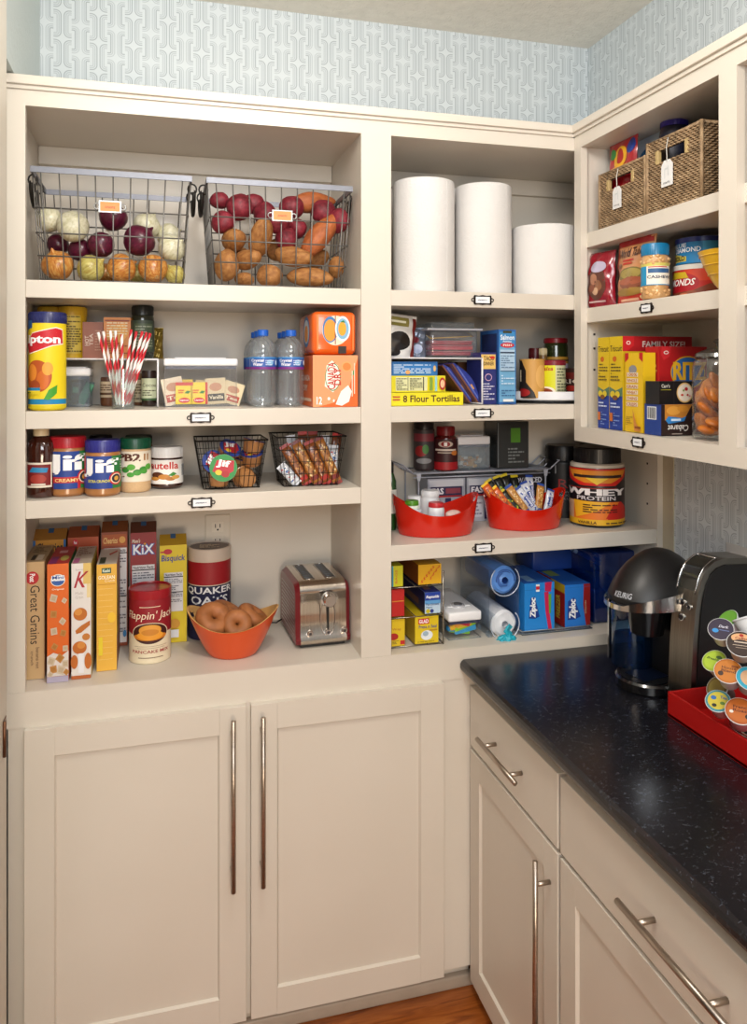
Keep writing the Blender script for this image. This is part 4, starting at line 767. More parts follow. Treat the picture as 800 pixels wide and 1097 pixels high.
cer('cereal_box', 'white cereal box with flakes on its spine, third in the front row', X(76.5, .05), X(97.5, .05), .05, 603.5, 87, .19, '#ded9d4', front=[R(.6, .82, 1, 1, '#d8b868'), R(.78, .7, 1, .82, '#e0cc98'), T('K', .12, .79, .88, .93, '#a81c2c', bold=.01, shear=.4), T('Special', .2, .935, .6, .955, '#a8a0a0', bold=0), T('Multi', .2, .73, .6, .755, '#b8b0a8', bold=0), T('Grain', .2, .695, .6, .72, '#b8b0a8', bold=0)]+[E(.45, .56, .35, .055, '#b8681e'), E(.35, .58, .2, .03, '#d08a3a'), G([(.2, .42), (.5, .46), (.95, .5), (.95, .46), (.5, .40), (.25, .39)], '#b8681e'), E(.75, .36, .2, .03, '#c07830'), E(.42, .27, .36, .055, '#b8641e'), E(.5, .29, .2, .03, '#cc8434'), R(.36, .05, .64, .22, '#e4e4e8'), E(.15, .15, .18, .06, '#b8641e'), E(.85, .15, .18, .07, '#b8641e'), R(.0, .0, 1, .03, '#b05a20')],
    top=[R(.05, .02, .35, .3, '#b05a88')]+FP(.1, .35, .9, .95, 5, '#8a6048'), topcol='#bcae9c', right=[R(0, 0, 1, 1, '#c8b888'), R(0, .85, 1, 1, '#b09a38')])
cer('cereal_box', 'golden yellow cereal box, fourth in the front row', X(103.5, .085), X(125, .085), .085, 604.5, 114, .19, '#deab3c', front=[R(.25, .915, .72, .965, '#24503a'), T('Kashi', .3, .925, .66, .955, '#e8f0e0'), T('GOLEAN', .08, .86, .9, .895, '#f6ecd0', bold=.02), T('Crunch', .4, .835, .9, .855, '#f6ecd0', bold=0), R(.05, .81, .95, .815, '#b87818')]+[R(.05, .77-.055*i, .8, .772-.055*i, '#f0d898') for i in range(13)]+[R(.1, .15, .3, .32, '#e0c828'), E(.75, .5, .2, .05, '#e8bc30')],
    top=[R(.1, .05, .4, .4, '#22402c'), G([(.5, .6), (.9, .8), (.9, .7), (.55, .5)], '#b04030')], topcol='#c8c0b4', right=[R(0, 0, 1, 1, '#9a6a50'), R(0, .3, .3, .8, '#b8a838')])
def gable(name, label, pl, pr, Y, yt, col, front, flapcol, d=.09, **k):
    x0, x1 = X(pl, Y), X(pr, Y); w = x1-x0; h = Z((pl+pr)/2, yt, Y)-ZD; m = MB(); m.box(-w/2, 0, 0, w/2, d, h, P(col, .45)); F = P(flapcol, .6, noise=.1)
    fh = .022; m.add([(-w/2, 0, h), (w/2, 0, h), (w/2, d*.5, h+fh), (-w/2, d*.5, h+fh)], [(0, 1, 2, 3)], F); m.add([(-w/2, d, h), (w/2, d, h), (w/2, d*.5, h+fh), (-w/2, d*.5, h+fh)], [(0, 1, 2, 3)], F)
    m.add([(-w/2, 0, h), (-w/2, d, h), (-w/2, d*.5, h+fh)], [(0, 1, 2)], F); m.add([(w/2, 0, h), (w/2, d, h), (w/2, d*.5, h+fh)], [(0, 1, 2)], F)
    m.add([(-.007, d*.3, h+fh*.62), (.007, d*.3, h+fh*.62), (.007, d*.5, h+fh+.0008), (-.007, d*.5, h+fh+.0008)], [(0, 1, 2, 3)], P('#2a5a8a', .4))
    m.decal(mfront(w, h), front); m.decal(mleft(w, h, d), k.get('left', [])); return say(m.build(name, None, ((x0+x1)/2, Y, ZD)), label, 'box', 'opened cereal boxes in the back row')
NF = lambda u0, v0, u1, v1: [R(u0, v0, u1, v1, '#d8d8dc'), T('Nutrition Facts', u0+.04, v1-.035, u1-.04, v1-.008, '#22222c'), R(u0, v1-.05, u1, v1-.04, '#22222c')]+FP(u0+.03, v0+.1, u1-.03, v1-.06, int((v1-v0)*36), '#6a6a78', 9)+[R(u0, v0+(v1-v0)*.5, u1, v0+(v1-v0)*.5+.008, '#2a2a36')]
gable('cereal_box', 'yellow oat cereal box with blue edges in the back row, behind the tan one', 35.5, 70.5, .265, 578.5, '#c88a26', [R(0, .2, .07, 1, '#2a6aa8'), R(.93, .2, 1, 1, '#2a6aa8'), T('Cheerios', .12, .89, .9, .975, '#2a1a14', bold=.03)], '#a87430')
gable('cereal_box', 'orange red cereal box in the back row behind the white one', 72.5, 105.5, .265, 575.5, '#b04820', [E(.25, .955, .09, .03, '#c8202c'), T('Post', .2, .94, .3, .97, '#ffffff'), R(.15, .6, .9, .9, '#c8622a'), E(.45, .8, .25, .05, '#e0b888')], '#8a4424')
gable('cereal_box', 'brown multigrain cereal box in the back row, showing its nutrition panel', 108.5, 136.5, .262, 570, '#8a3a18', [R(.05, .88, .95, .98, '#a8501e'), T('Cheerios', .08, .90, .62, .955, '#e8c078', shear=.2), E(.8, .93, .12, .03, '#d8a050')]+NF(.1, .03, .97, .86)+[E(.9, .12, .07, .03, '#2a7ab8')], '#7a4420')
gable('cereal_box', 'dark red puffed cereal box in the back row, behind the pancake mix canister', 139.5, 167.5, .262, 570.5, '#8a1824', [T('Mom\'s', .06, .91, .38, .945, '#f0e0d0', shear=.3), T('KiX', .10, .80, .92, .90, '#2a58a8', bold=.09), T('KiX', .11, .805, .91, .895, '#e9eef6', bold=.03), E(.56, .895, .05, .012, '#e8a030')]+NF(.07, .03, .93, .71), '#5a3020', left=[R(.0, .75, .3, 1, '#2a4a8a')])
gable('baking_mix_box', 'bright yellow baking mix box at the right end of the back row', 171, 200, .25, 584, '#d8c01c', [E(.3, .935, .16, .028, '#b82430'), R(.02, .925, .2, .94, '#b82430'), T('Bisquick', .06, .82, .94, .9, '#24408e', bold=.03, shear=.1)]+NF(.16, .32, .86, .72)+[E(.55, .2, .2, .05, '#c8902c'), R(.35, .06, .7, .14, '#d8dce0')], '#b08a20')
# pancake mix canister
x, r, _ = dims(138.5, 183, 0, 0, .155); H = Z(161, 628, .155)-ZD
o = thing('pancake_mix_canister', 'red and cream pancake mix canister with a red lid in front of the cereal', 'canister', (x, .155, ZD), face(x, .155)); m = MB()
m.lathe([(0, 0), (r*.97, 0), (r*.985, .003), (r*.97, .006), (r*.97, H-.02)], P('#dfd2b4', .4), 48)
rr = r*.97+.0004; mp = mcyl(rr, .004, H-.018, PI)
m.decal(mp, [R(-.02, .44, 1.02, 1, '#8e1824'), G([(-.02, .44), (.15, .44), (.28, .40), (.35, .44)], '#8e1824'), T('Flappin\' Jack', .1, .64, .92, .80, '#f0e4c8', bold=.0, shear=.2), R(.34, .86, .66, .87, '#e8d8b8'), E(.5, .45, .29, .17, '#e8d8b8'), E(.5, .45, .275, .16, '#3c1412'), E(.5, .40, .26, .06, '#c8781c'), E(.5, .42, .2, .07, '#e0982c'), E(.5, .5, .17, .09, '#dc9a3a'), E(.5, .47, .13, .05, '#c8802a'), T('PANCAKE MIX', .22, .145, .8, .195, '#9a2028', bold=.01), R(.25, .25, .77, .255, '#8a6a50'), R(.3, .22, .72, .225, '#8a6a50'), R(.32, .07, .7, .08, '#6a4a38')], curved=True)
m.build('body', o); m = MB(); m.lathe([(r*.985, H-.022), (r*1.0, H-.018), (r*1.0, H), (r*.93, H+.001), (r*.9, H-.003), (0, H-.003)], P('#9a1624', .3, coat=.4), 48); m.build('lid', o)
# oats canister
x, r, _ = dims(201.5, 247, 0, 0, .30); H = Z(224, 584, .30)-ZD
o = thing('oats_canister', 'tall round oats canister, dark red over navy with white lettering, behind the orange bowl', 'canister', (x, .30, ZD), face(x, .30)); m = MB()
m.lathe([(0, 0), (r*.98, 0), (r*.98, H-.02)], P('#1e2240', .4), 48); mp = mcyl(r*.98+.0004, 0, H-.022, PI)
m.decal(mp, [R(-.03, .0, 1.03, 1, '#9a1820'), R(-.03, 0, 1.03, .66, '#1c2044'), R(-.03, .94, 1.03, 1, '#cbb9a4'), R(-.03, .655, 1.03, .665, '#d8c8b0'), T('QUAKER', .10, .545, .90, .64, '#f0f0f0', bold=.03), T('OATS', .2, .43, .8, .53, '#f0f0f0', bold=.03)], curved=True)
m.build('body', o); m = MB(); m.lathe([(r, H-.03), (r, H-.002), (r*.96, H), (r*.93, H), (r*.92, H-.004), (0, H-.004)], P('#c8b8a8', .35), 48); m.cyl(r*.9, H-.004, H-.003, P('#4a3026', .4), 40, 0, 0)
m.decal(lambda u, v, q: ((u-.5)*r*1.8, (v-.5)*r*1.8, H-.0028+q), FP(.25, .25, .75, .75, 5, '#c8b090', 3)); m.build('lid', o)
# tilted-rim bowls and tubs
def boat_bowl(o, rx, ry, bx, by, hlo, hhi, mout, min_, t=.004, hole=True, pw=2.4, hz=.86, hw=.24):
    m = MB(); nu = 96; nv = 20
    def top(a): return hlo+(hhi-hlo)*abs(math.sin(a))**pw          # a = 0 faces the viewer, peaks at the sides
    def pt(a, v, off):
        h = top(a)*v; k = v**.8; x = (bx+(rx-bx)*k*(.75+.25*top(a)/hhi)-off)*math.sin(a); y = -(by+(ry-by)*k*(.75+.25*top(a)/hhi)-off)*math.cos(a); return (x, y, h+ (t if off else 0)*(1-v))
    def holed(i, j):
        if not hole: return False
        a = 2*PI*(i+.5)/nu; v = (j+.5)/nv; d = abs(abs(math.sin(a))-1); s = abs(math.cos(a)); return (s/hw)**2+((v-hz)/.085)**2 < 1
    for off, mt in ((0, mout), (t, min_)):
        vs = [pt(2*PI*i/nu, j/nv, off) for i in range(nu) for j in range(nv+1)]
        fs = [(i*(nv+1)+j, ((i+1) % nu)*(nv+1)+j, ((i+1) % nu)*(nv+1)+j+1, i*(nv+1)+j+1) for i in range(nu) for j in range(nv) if not holed(i, j)]
        m.add(vs, fs, mt, True)
    a_ = [2*PI*i/nu for i in range(nu)]; vs = [pt(a, 1, 0) for a in a_]+[pt(a, 1, t) for a in a_]; m.add(vs, [(i, (i+1) % nu, nu+(i+1) % nu, nu+i) for i in range(nu)], mout if min_ is mout else min_)
    if hole:       # close the thickness of the wall round the two grips
        for i in range(nu):
            for j in range(nv):
                if holed(i, j): continue
                for di, dj in ((1, 0), (-1, 0), (0, 1), (0, -1)):
                    ii, jj = (i+di) % nu, j+dj
                    if 0 <= jj < nv and holed(ii, jj):
                        e = {(1, 0): ((i+1, j), (i+1, j+1)), (-1, 0): ((i, j), (i, j+1)), (0, 1): ((i, j+1), (i+1, j+1)), (0, -1): ((i, j), (i+1, j))}[(di, dj)]
                        q = [(2*PI*p[0]/nu, p[1]/nv) for p in e]; m.add([pt(*q[0], 0), pt(*q[1], 0), pt(*q[1], t), pt(*q[0], t)], [(0, 1, 2, 3)], min_)
    n = 48; m.add([(bx*math.sin(2*PI*i/n), -by*math.cos(2*PI*i/n), .0) for i in range(n)], [tuple(range(n))], mout); m.add([((bx-t)*math.sin(2*PI*i/n), -(by-t)*math.cos(2*PI*i/n), t) for i in range(n)], [tuple(range(n))], min_)
    return m
ORG = P('#d6501a', .35, coat=.3)
bx_, by_ = X(249.5, .135), .135
say(boat_bowl(None, .122, .096, .062, .058, .080, .122, ORG, P('#c89a5c', .5, noise=.12, nscale=60), .004, hz=.80).build('serving_bowl', None, (bx_, by_, ZD), -.22), 'orange bowl with raised ends and a tan inside, holding bagels beside the toaster', 'bowl')
M_BAG = skin('bagel_crust', [(.3, '#8a5226'), (.6, '#a8683a'), (.8, '#b87c4a')], 30, rough=.6, bump=.3)
def bagel(): m = MB(); m.grid(lambda u, v: ((.0275+.0235*math.cos(2*PI*v))*math.cos(2*PI*u)*(1+.03*math.sin(3*2*PI*u)), (.0275+.0235*math.cos(2*PI*v))*math.sin(2*PI*u), .022*math.sin(2*PI*v)*(1+.05*math.cos(2*PI*u))), 32, 16, M_BAG, True, True); return m
b = None
for px, py, Y, rot, s, lab in ((229, 663, .12, (.75, .1, .2), .95, 'bagel in front at the left, its hole facing forward'), (254, 669, .10, (.9, .0, .1), .80, 'bagel in front at the centre, half sunk'), (243, 655, .175, (.4, .3, 1), .9, 'bagel at the back left of the bowl'), (271, 660, .15, (.5, -.3, 2), .9, 'bagel at the back right of the bowl')):
    o = bagel().build('bagel') if b is None else b.copy()
    if b is None: b = o
    else: sc.collection.objects.link(o)
    o.location = (X(px, Y), Y, Z(px, py, Y)); o.rotation_euler = rot; o.scale = (s, s, s); say(o, 'brown '+lab, 'bagel', 'bagels in the orange bowl')
# toaster
tx, ty = .437, .105; tw, td, th = .148, .245, .176
o = thing('toaster', 'chrome two slice toaster with dark red sides at the right end of the bottom shelf', 'toaster', (tx, ty, ZD), .03); m = MB()
def toprof(w0, r=.03, z0=.012, y0=0, y1=td, zt=th):
    pts = [(y0-.004, z0), (y0-.006, z0+.012), (y0+.002, z0+.02), (y0+.006, zt-r)]
    for i in range(7): a = PI/2*i/6; pts.append((y0+.006+r-r*math.cos(a), zt-r+r*math.sin(a)))
    for i in range(7): a = PI/2*i/6; pts.append((y1-.006-r+r*math.sin(a), zt-r+r*math.cos(a)))
    return pts+[(y1-.002, z0+.02), (y1, z0)]
pf = toprof(0); m.prism(pf, lambda a, b: (-tw/2+.010, a, b), lambda a, b: (tw/2-.010, a, b), M_TOAST, True); m.build('body', o)
for s in (-1, 1):
    m = MB(); q = [(td*.5+(a-td*.5)*.985, .012+(b-.012)*.985) for a, b in pf]; m.prism(q, lambda a, b: (s*(tw/2-.010), a, b), lambda a, b: (s*(tw/2+.002), td/2+(a-td/2)*.94, .012+(b-.012)*.95), P('#6e141e', .35, .2, coat=.3))
    for j in range(11):
        z = .03+.011*j; m.bar((s*(tw/2+.0012), .03, z), (s*(tw/2+.0012), td-.035, z), .0016, P('#b8aca8', .3, .8), 5)
    m.build('side_panel', o)
for x_ in (-.030, .030):
    m = MB(); m.box(x_-.013, .045, th+.0002, x_+.013, td-.045, th+.0012, P('#0c0c10', .3)); m.tube([(x_-.014, .043, th+.001), (x_+.014, .043, th+.001), (x_+.014, td-.043, th+.001), (x_-.014, td-.043, th+.001)], .0012, M_CHROME, 5, True)
    for j in range(7): yy = .06+.02*j; m.bar((x_-.013, yy, th+.0015), (x_+.013, yy, th+.0015), .0007, P('#6a7a90', .3, .8), 4)
    m.build('bread_slot', o)
m = MB(); m.tube([(.012+.021*math.cos(a), .000, .082+.052*math.sin(a)*(1)) for a in [2*PI*i/28 for i in range(28)]], .0014, M_CHROME, 6, True); m.box(.0095, -.0005, .045, .0145, .002, .13, P('#0c0c0e', .5)); m.build('lever_track', o)
m = MB(); m.push(Matrix.Translation((.012, .001, .131)) @ Matrix.Rotation(PI/2, 4, 'X')); m.lathe([(.020, 0), (.021, .006), (.017, .010), (.017, .026), (.014, .030), (0, .030)], M_CHROME, 32); m.pop(); m.build('lever_knob', o)
for x_ in (-.038, .012, .058):
    m = MB(); m.push(Matrix.Translation((x_, .004, .040)) @ Matrix.Rotation(PI/2, 4, 'X')); m.lathe([(.009, 0), (.009, .005), (.007, .009), (0, .009)], M_CHROME, 20); m.lathe([(.004, .009), (0, .0095)], P('#3a3a3c', .3), 12); m.pop()
    m.build('button', o)
m = MB(); m.box(-tw/2+.012, .012, 0, tw/2-.012, td-.012, .013, P('#141416', .5)); m.build('base', o)
m = MB(); m.tube([(-tw/2+.01, td-.02, .02), (-tw/2-.02, td-.04, .012), (-tw/2-.05, td-.02, .01), (-tw/2-.08, td+.008, .02)], .0025, P('#1a1412', .5), 6); m.build('power_cord', o)
# ================================================================ right column, top: paper rolls
M_TOW = P('#dad8d6', .85, bump=.5, nscale=160); ZA = 1.913
def roll(label, pl, pr, yt, Y, maxr=None):
    x, r, _ = dims(pl, pr, 0, 0, Y); r = min(r, maxr or r); H = Z((pl+pr)/2, yt, Y)-ZA; o = thing('paper_roll', label, 'paper roll', (x, Y, ZA), 0, 'white paper rolls on the top shelf'); m = MB()
    m.lathe([(.021, 0), (r*.99, 0), (r, .004), (r*1.003, H*.5), (r, H-.008), (r*.985, H-.002), (r*.95, H), (.021, H-.001)], M_TOW, 48)
    a = .5; m.box(r*math.sin(a)*.98, -r*math.cos(a)*1.008, .004, r*math.sin(a)*.98+.0012, -r*math.cos(a)*1.0+.001, H-.006, M_TOW); m.build('paper', o)
    m = MB(); m.lathe([(.021, .001), (.021, H-.001), (.019, H-.001), (.019, .001)], P('#a89070', .8), 24); m.build('core', o)
roll('tall white paper towel roll at the left of the top right shelf', 421, 486.5, 196.5, .12)
roll('tall white paper towel roll in the middle of the top right shelf', 487.5, 547.5, 201.5, .14)
roll('short wide white paper roll at the right of the top right shelf', 548, 617, 245, .13)
roll('white paper towel roll mostly hidden behind the two tall ones', 455, 512, 208, .285)
# ================================================================ right column, second shelf: packets and tins
ZF = 1.603; yr = .03; xa, xb = .60, X(516.5, yr); hF = Z(516, 384, yr)-ZF
riser('wire_riser', 'white wire shelf riser over the flat boxes in the right column', xa+.004, xb, yr, .30, ZF, hF, 26)
zf = ZF+hF+.003
foil_bag('snack_bag', 'white bag with a black cow patch and brown edge on the right column riser', .650, .12, zf, .105, Z(440, 337, .12)-zf, .05, P('#e6e2dc', .3, coat=.4), rz=.2, lean=.1,
    decals=[G([(0, 0)], '#000000')][:0]+[E(.42, .38, .34, .22, '#1c1614'), E(.3, .12, .2, .1, '#1c1614'), R(.1, .72, .7, .93, '#8a8040'), R(.18, .8, .6, .85, '#e8e4c8'), R(.84, .04, .97, .94, '#7a2018')], cat='bag', seed=4)
foil_bag('snack_bag', 'crumpled silver and red bag between the cow bag and the clear tub', X(447, .16), .16, zf, .05, .085, .04, P('#8e98ac', .2, .5), rz=-.3, decals=[E(.5, .3, .3, .16, '#b8c4e0'), E(.4, .6, .2, .1, '#7a2430')], seed=7)
x0, x1 = X(459, .10), X(514, .10)
o = thing('storage_tub', 'frosted clear tub with a clear lid holding red sliced meat packs', 'container', ((x0+x1)/2, .10, zf)); w = x1-x0; h = Z(486, 348, .10)-zf; m = MB()
m.box(-w/2+.006, 0, 0, w/2-.006, .16, h-.014, CLB, .008); m.build('body', o); m = MB(); m.box(-w/2-.006, -.008, h-.016, w/2+.006, .168, h-.010, P('#c9ccd4', .3), .002); m.box(-w/2+.012, .01, h-.010, w/2-.012, .15, h+.008, CLB, .004); m.build('lid', o)
for i, (zz, c, dd) in enumerate(((.006, '#b82838', .0), (.022, '#c83444', .006), (.036, '#a82030', .003))):
    m = MB(); m.box(-w/2+.016, 0, 0, w/2-.02+dd, .10, .012, P(c, .35, noise=.25, nscale=60), .004); m.box(-w/2+.012, -.004, .011, w/2-.016, .104, .0125, P('#d86a74', .2)); say(m.build('meat_pack', None, ((x0+x1)/2, .115, zf+zz)), ('bottom', 'middle', 'top')[i]+' red meat pack of three inside the frosted tub', 'meat pack', 'red packs in the frosted tub')
m = MB(); m.box(-w/2+.012, 0, 0, w/2-.012, .08, .003, P('#8a6a60', .3)); m.tube([(-w/2+.012, 0, .003), (w/2-.018, 0, .003), (w/2-.012, .08, .003), (-w/2+.012, .08, .003)], .002, P('#d8a828', .4), 5, True); say(m.build('cheese_packet', None, ((x0+x1)/2, .118, zf+.056), rot=(.3, -.06, 0)), 'flat packet with a yellow edge lying on the red packs in the frosted tub', 'packet')
px_carton('flat_box', 'blue box with fine print lying on top of two yellow boxes', 419, 468.5, 387.5, .045, ZF+.078, .2, '#1f64a8', front=[R(.04, .12, .92, .88, '#2a74b8')]+FP(.05, .2, .85, .85, 5, '#c8dcf0', 5)+[E(.35, .3, .05, .14, '#d8a060'), E(.93, .55, .03, .2, '#d8b070')])
px_carton('flat_box', 'yellow box with a nutrition panel, middle of the stacked flat boxes', 419, 477, 402.5, .035, ZF+.0365, .2, '#d8cc18', front=[R(.08, .08, .30, .92, '#d8d8a8'), R(.31, .08, .66, .92, '#d8d8a8'), R(.30, .08, .31, .92, '#2a2a20'), R(.58, .08, .6, .92, '#2a2a20')]+FP(.09, .12, .29, .88, 6, '#6a6a50')+FP(.33, .12, .56, .88, 6, '#6a6a50', 5)+[R(.69, .1, .75, .9, '#7a9a38'), R(.79, .05, .83, .95, '#8ac8d0'), E(.93, .5, .06, .38, '#a82018'), E(.93, .5, .04, .25, '#e0b890')])
px_carton('flat_box', 'bright yellow flour tortilla box at the bottom of the flat stack', 419, 496, 420.5, .022, ZF, .2, '#e0d41c', front=[T('8 Flour Tortillas', .16, .26, .95, .80, '#4a1c10', bold=.03), R(.02, .62, .12, .74, '#b84a2c'), R(.02, .4, .12, .52, '#b84a2c')])
carton('flat_box', 'thin tan box glimpsed between the blue box and the yellow box', X(445, .08), .08, ZF+.0725, .08, .12, .004, '#b8a078')
# blue packet leaning like a fan
for i, (px0, Y, w_, c, lab) in enumerate(((486, .06, .05, '#1c2f86', 'royal blue packet with a curved back leaning right under the riser'), (480, .09, .05, '#2c3a94', 'blue packet with a brown strip leaning right under the riser'))):
    m = MB(); H = .135
    pr = [(0, 0)]+[(.004+.018*math.sin(PI*t/10), H*t/10) for t in range(0, 11)]+[(0, H)]
    m.prism(pr, lambda a, b: (a, 0, b), lambda a, b: (a, .12, b), P(c, .3, coat=.4)); m.box(-.004, -.001, .0, .0, .121, H, P('#7a4a30', .4)); m.decal(lambda u, v, q: (.004+.012*u, -q, H*v), [R(.1, .3, .7, .42, '#c8904a'), R(0, .05, .3, .9, '#5a6ab8')])
    say(m.build('food_packet', None, (X(513-9*i, Y), Y, ZF+.004), rot=(0, -.62-.05*i, 0)), lab, 'packet')
px_carton('seasoning_box', 'brown box standing in the shadow under the riser', 490, 512, 388, .20, ZF, .08, '#6a4020', front=FP(.2, .2, .8, .8, 6, '#8a6030'))
x0, x1 = X(515, .05), X(531.5, .05)
px_carton('taco_box', 'narrow dark blue box with a cream top panel beside the riser leg', 514.5, 531.5, 377.5, .045, ZF, .10, '#242c6e', front=[R(.05, .68, .95, .96, '#e0bc6a'), T('TACO', .2, .84, .85, .93, '#3a1c14'), T('DINNER', .2, .75, .85, .82, '#3a1c14'), E(.75, .9, .16, .03, '#c83020'), E(.5, .52, .22, .07, '#c8a0b8'), E(.5, .52, .18, .055, '#242c6e')]+FP(.15, .08, .85, .42, 7, '#c8c8e0', 3))
px_carton('flat_box', 'tall light blue fish stick box beside the turntable', 534, 552.5, 353, .04, ZF, .13, '#2a62a8', front=[R(.04, .03, .96, .97, '#6aa4cc'), R(.04, .76, .96, .97, '#3a86c0'), R(.25, .95, .75, .985, '#3a3c20'), T('Salmon', .1, .86, .9, .93, '#e8f0f8', bold=.03), T('Patties', .25, .83, .75, .85, '#e8f0f8'), E(.5, .79, .4, .035, '#c02838'), T('FISH', .25, .775, .75, .805, '#f4e8e0'), R(.08, .45, .92, .73, '#a8c4dc'), R(.08, .68, .92, .70, '#22304a')]+FP(.12, .48, .88, .66, 6, '#5a7a9a')+[R(.08, .44, .92, .447, '#1c2c48')]+FP(.12, .26, .88, .40, 4, '#c0d8ec', 4)+FP(.12, .1, .88, .2, 3, '#2a5a8a', 5)+[R(.2, .035, .8, .07, '#d8dce0')], left=[R(.1, .05, .9, .95, '#1c2c5c')]+FP(.2, .2, .8, .4, 4, '#3a5a9a'))
# turntable and tins
xt = .597+.40; yt_ = .19; xt = X(552, .10)+.155
o = thing('turntable', 'round white lazy susan turntable carrying jars and tins', 'turntable', (xt, yt_, ZF)); m = MB(); m.lathe([(0, 0), (.10, 0), (.10, .008), (0, .008)], P('#c8ccd2', .35), 40); m.build('base', o)
m = MB(); m.lathe([(0, .009), (.170, .009), (.173, .012), (.173, .034), (.168, .034), (.165, .014), (0, .014)], P('#dcdee4', .3), 64); m.build('tray', o); zl = ZF+.0145
jar_px('food_can', 'golden can with a dark red and black picture label at the turntable front left', 557, 583, 383.5, .09, zl, P('#b88a4c', .4), P('#c8c0b0', .3, .8), .004, [R(0, 0, 1, 1, '#c8964c'), G([(0, 0), (0, .98), (.2, .96), (.34, .7), (.3, .45), (.55, .15), (.6, 0)], '#1e1614'), E(.25, .14, .2, .1, '#9a1c1c'), E(.75, .55, .16, .3, '#d8a860')]+[R(.12, .42, .18, .72, '#d8c8a8')], lab0=.01, lab1=.97, labcol='#c8964c', arc=PI, neck=.98, shoulder=.01, lidname='top', cat='can', lidr=.001)
jar_px('spice_jar', 'jar with a dark red cap behind the golden can on the turntable', 566, 580, 373, .19, zl, P('#5a1c1a', .3, coat=.5), P('#5a1418', .35), .03, None)
jar_px('spice_jar', 'small jar with a cream cap behind the golden can on the turntable', 577, 586, 373, .16, zl, P('#7a5a30', .3), P('#c8b890', .35), .02, None)
jar_px('salsa_jar', 'yellow labelled jar with a red lid at the turntable front', 580, 605, 386, .045+.03, zl, P('#7a1c14', .3, coat=.5), P('#7a1426', .35), .014, [R(0, 0, 1, 1, '#c8c8a0'), R(0, 0, .56, 1, '#d0d018'), T('Salsa', .12, .8, .5, .92, '#b82c20', shear=.2), E(.12, .7, .07, .05, '#2f8a34'), E(.3, .17, .26, .15, '#e8e0d0'), E(.28, .17, .2, .1, '#8a3a1c')]+FP(.6, .08, .95, .9, 9, '#5a6048'), lab0=.03, lab1=.9, labcol='#d0d018', arc=PI*.95, neck=.98)
jar_px('pickle_jar', 'large dark green jar with a red lid at the back of the turntable', 582, 608, 362.5, .20, zl, P('#2c3416', .2, coat=.8), P('#8a1420', .35), .014, [R(0, 0, 1, 1, '#b8862c'), R(0, .8, 1, .88, '#5a4018'), R(.66, .3, .95, .7, '#c8c0d0')], lab0=.3, lab1=.68, labcol='#b8862c', arc=PI)
jar_px('beans_can', 'dark red can with red lettering at the right edge of the turntable', 604, 632, 393, .12, zl, P('#2c1410', .35), P('#3a2018', .35), .004, [R(0, 0, 1, 1, '#34180f'), R(0, .62, 1, .85, '#7a2018'), T('RICO', .1, .46, .9, .62, '#e8d8c8'), E(.35, .3, .14, .1, '#b82c20'), E(.6, .25, .1, .07, '#3f8a34')], lab0=.02, lab1=.96, labcol='#34180f', arc=PI, cat='can', lidname='top', lidr=.001)
# ================================================================ right column, third shelf: tubs, vitamins, whey
ZG = 1.234; TUB = P('#c81e0a', .22, coat=.5); tubs = {}
for pc, px_, lab in ((466, .135, 'glossy red oval tub of pill bottles with raised grip ends, left of the two'), (561, .15, 'glossy red oval tub of snack bars with raised grip ends, right of the two')):
    x = X(pc, px_); m = boat_bowl(None, .124, .098, .106, .080, .062, .112, TUB, TUB, .003, hz=.80, hw=.20)
    say(m.build('oval_tub', None, (x, px_, ZG), -.12), lab, 'tub', 'red oval tubs'); tubs[pc] = (x, px_)
# dish rack style riser with side guards
yr = .235; xa, xb = X(443, yr), X(589, yr); zr_ = Z(515, 505, yr); M_RK = P('#b4b8c4', .35, .3); yb_ = .365
o = thing('wire_riser', 'grey wire rack with curved end guards behind the red tubs', 'rack', ((xa+xb)/2, (yr+yb_)/2, ZG)); w = (xb-xa)/2; d = (yb_-yr)/2; h = zr_-ZG; m = MB()
m.tube([(-w, -d, h), (w, -d, h), (w, d, h), (-w, d, h)], .003, M_RK, 6, True); m.bar((-w, -d, h-.012), (w, -d, h-.012), .002, M_RK)
for i in range(46): xx = -w+2*w*(i+.5)/46; m.bar((xx, -d, h), (xx, d, h), .0014, M_RK, 5)
m.build('rack_top', o)
for sx in (-1, 1):
    m = MB(); m.tube([(sx*w*.93, -d, h), (sx*w*.93, -d, .002), (sx*w*.93, d, .002), (sx*w*.93, d, h)], .0028, M_RK, 6); m.prism([(sx*w*.93-.008, h), (sx*w*.93+.008, h), (sx*w*.93+.004, h-.022), (sx*w*.93-.004, h-.022)], lambda a, b: (a, -d-.003, b), lambda a, b: (a, -d+.001, b), M_RK); m.build('leg', o)
    m = MB()
    for yy in (-d, -d*.3, d*.3, d): m.tube([(sx*(w+.028*math.sin(a*PI/8)*1.2-.02+.02), yy, h+.006*math.sin(a*PI/8)+.022*math.sin(a*PI/8)-(.02 if a > 6 else 0)*0) for a in range(0, 6)], .002, M_RK, 6)
    e = 5*PI/8; xe = sx*(w+.0336*math.sin(e)); ze = h+.028*math.sin(e); m.bar((xe, -d, ze), (xe, d, ze), .002, M_RK); m.build('end_guard', o)
zg = ZG+h+.0035
jar_px('supplement_bottle', 'dark supplement bottle at the left of the grey rack', 443, 465, 452, .29, zg, P('#2c2426', .3, coat=.4), P('#1a1618', .35), .02, [R(0, 0, 1, 1, '#342c2e'), R(.1, .7, .9, .9, '#7a2a34'), E(.4, .45, .2, .14, '#8a1c1c'), E(.55, .5, .1, .12, '#3f7a34'), E(.5, .2, .25, .07, '#8a8a8c')], lab0=.05, lab1=.85, labcol='#342c2e', cat='bottle', arc=PI)
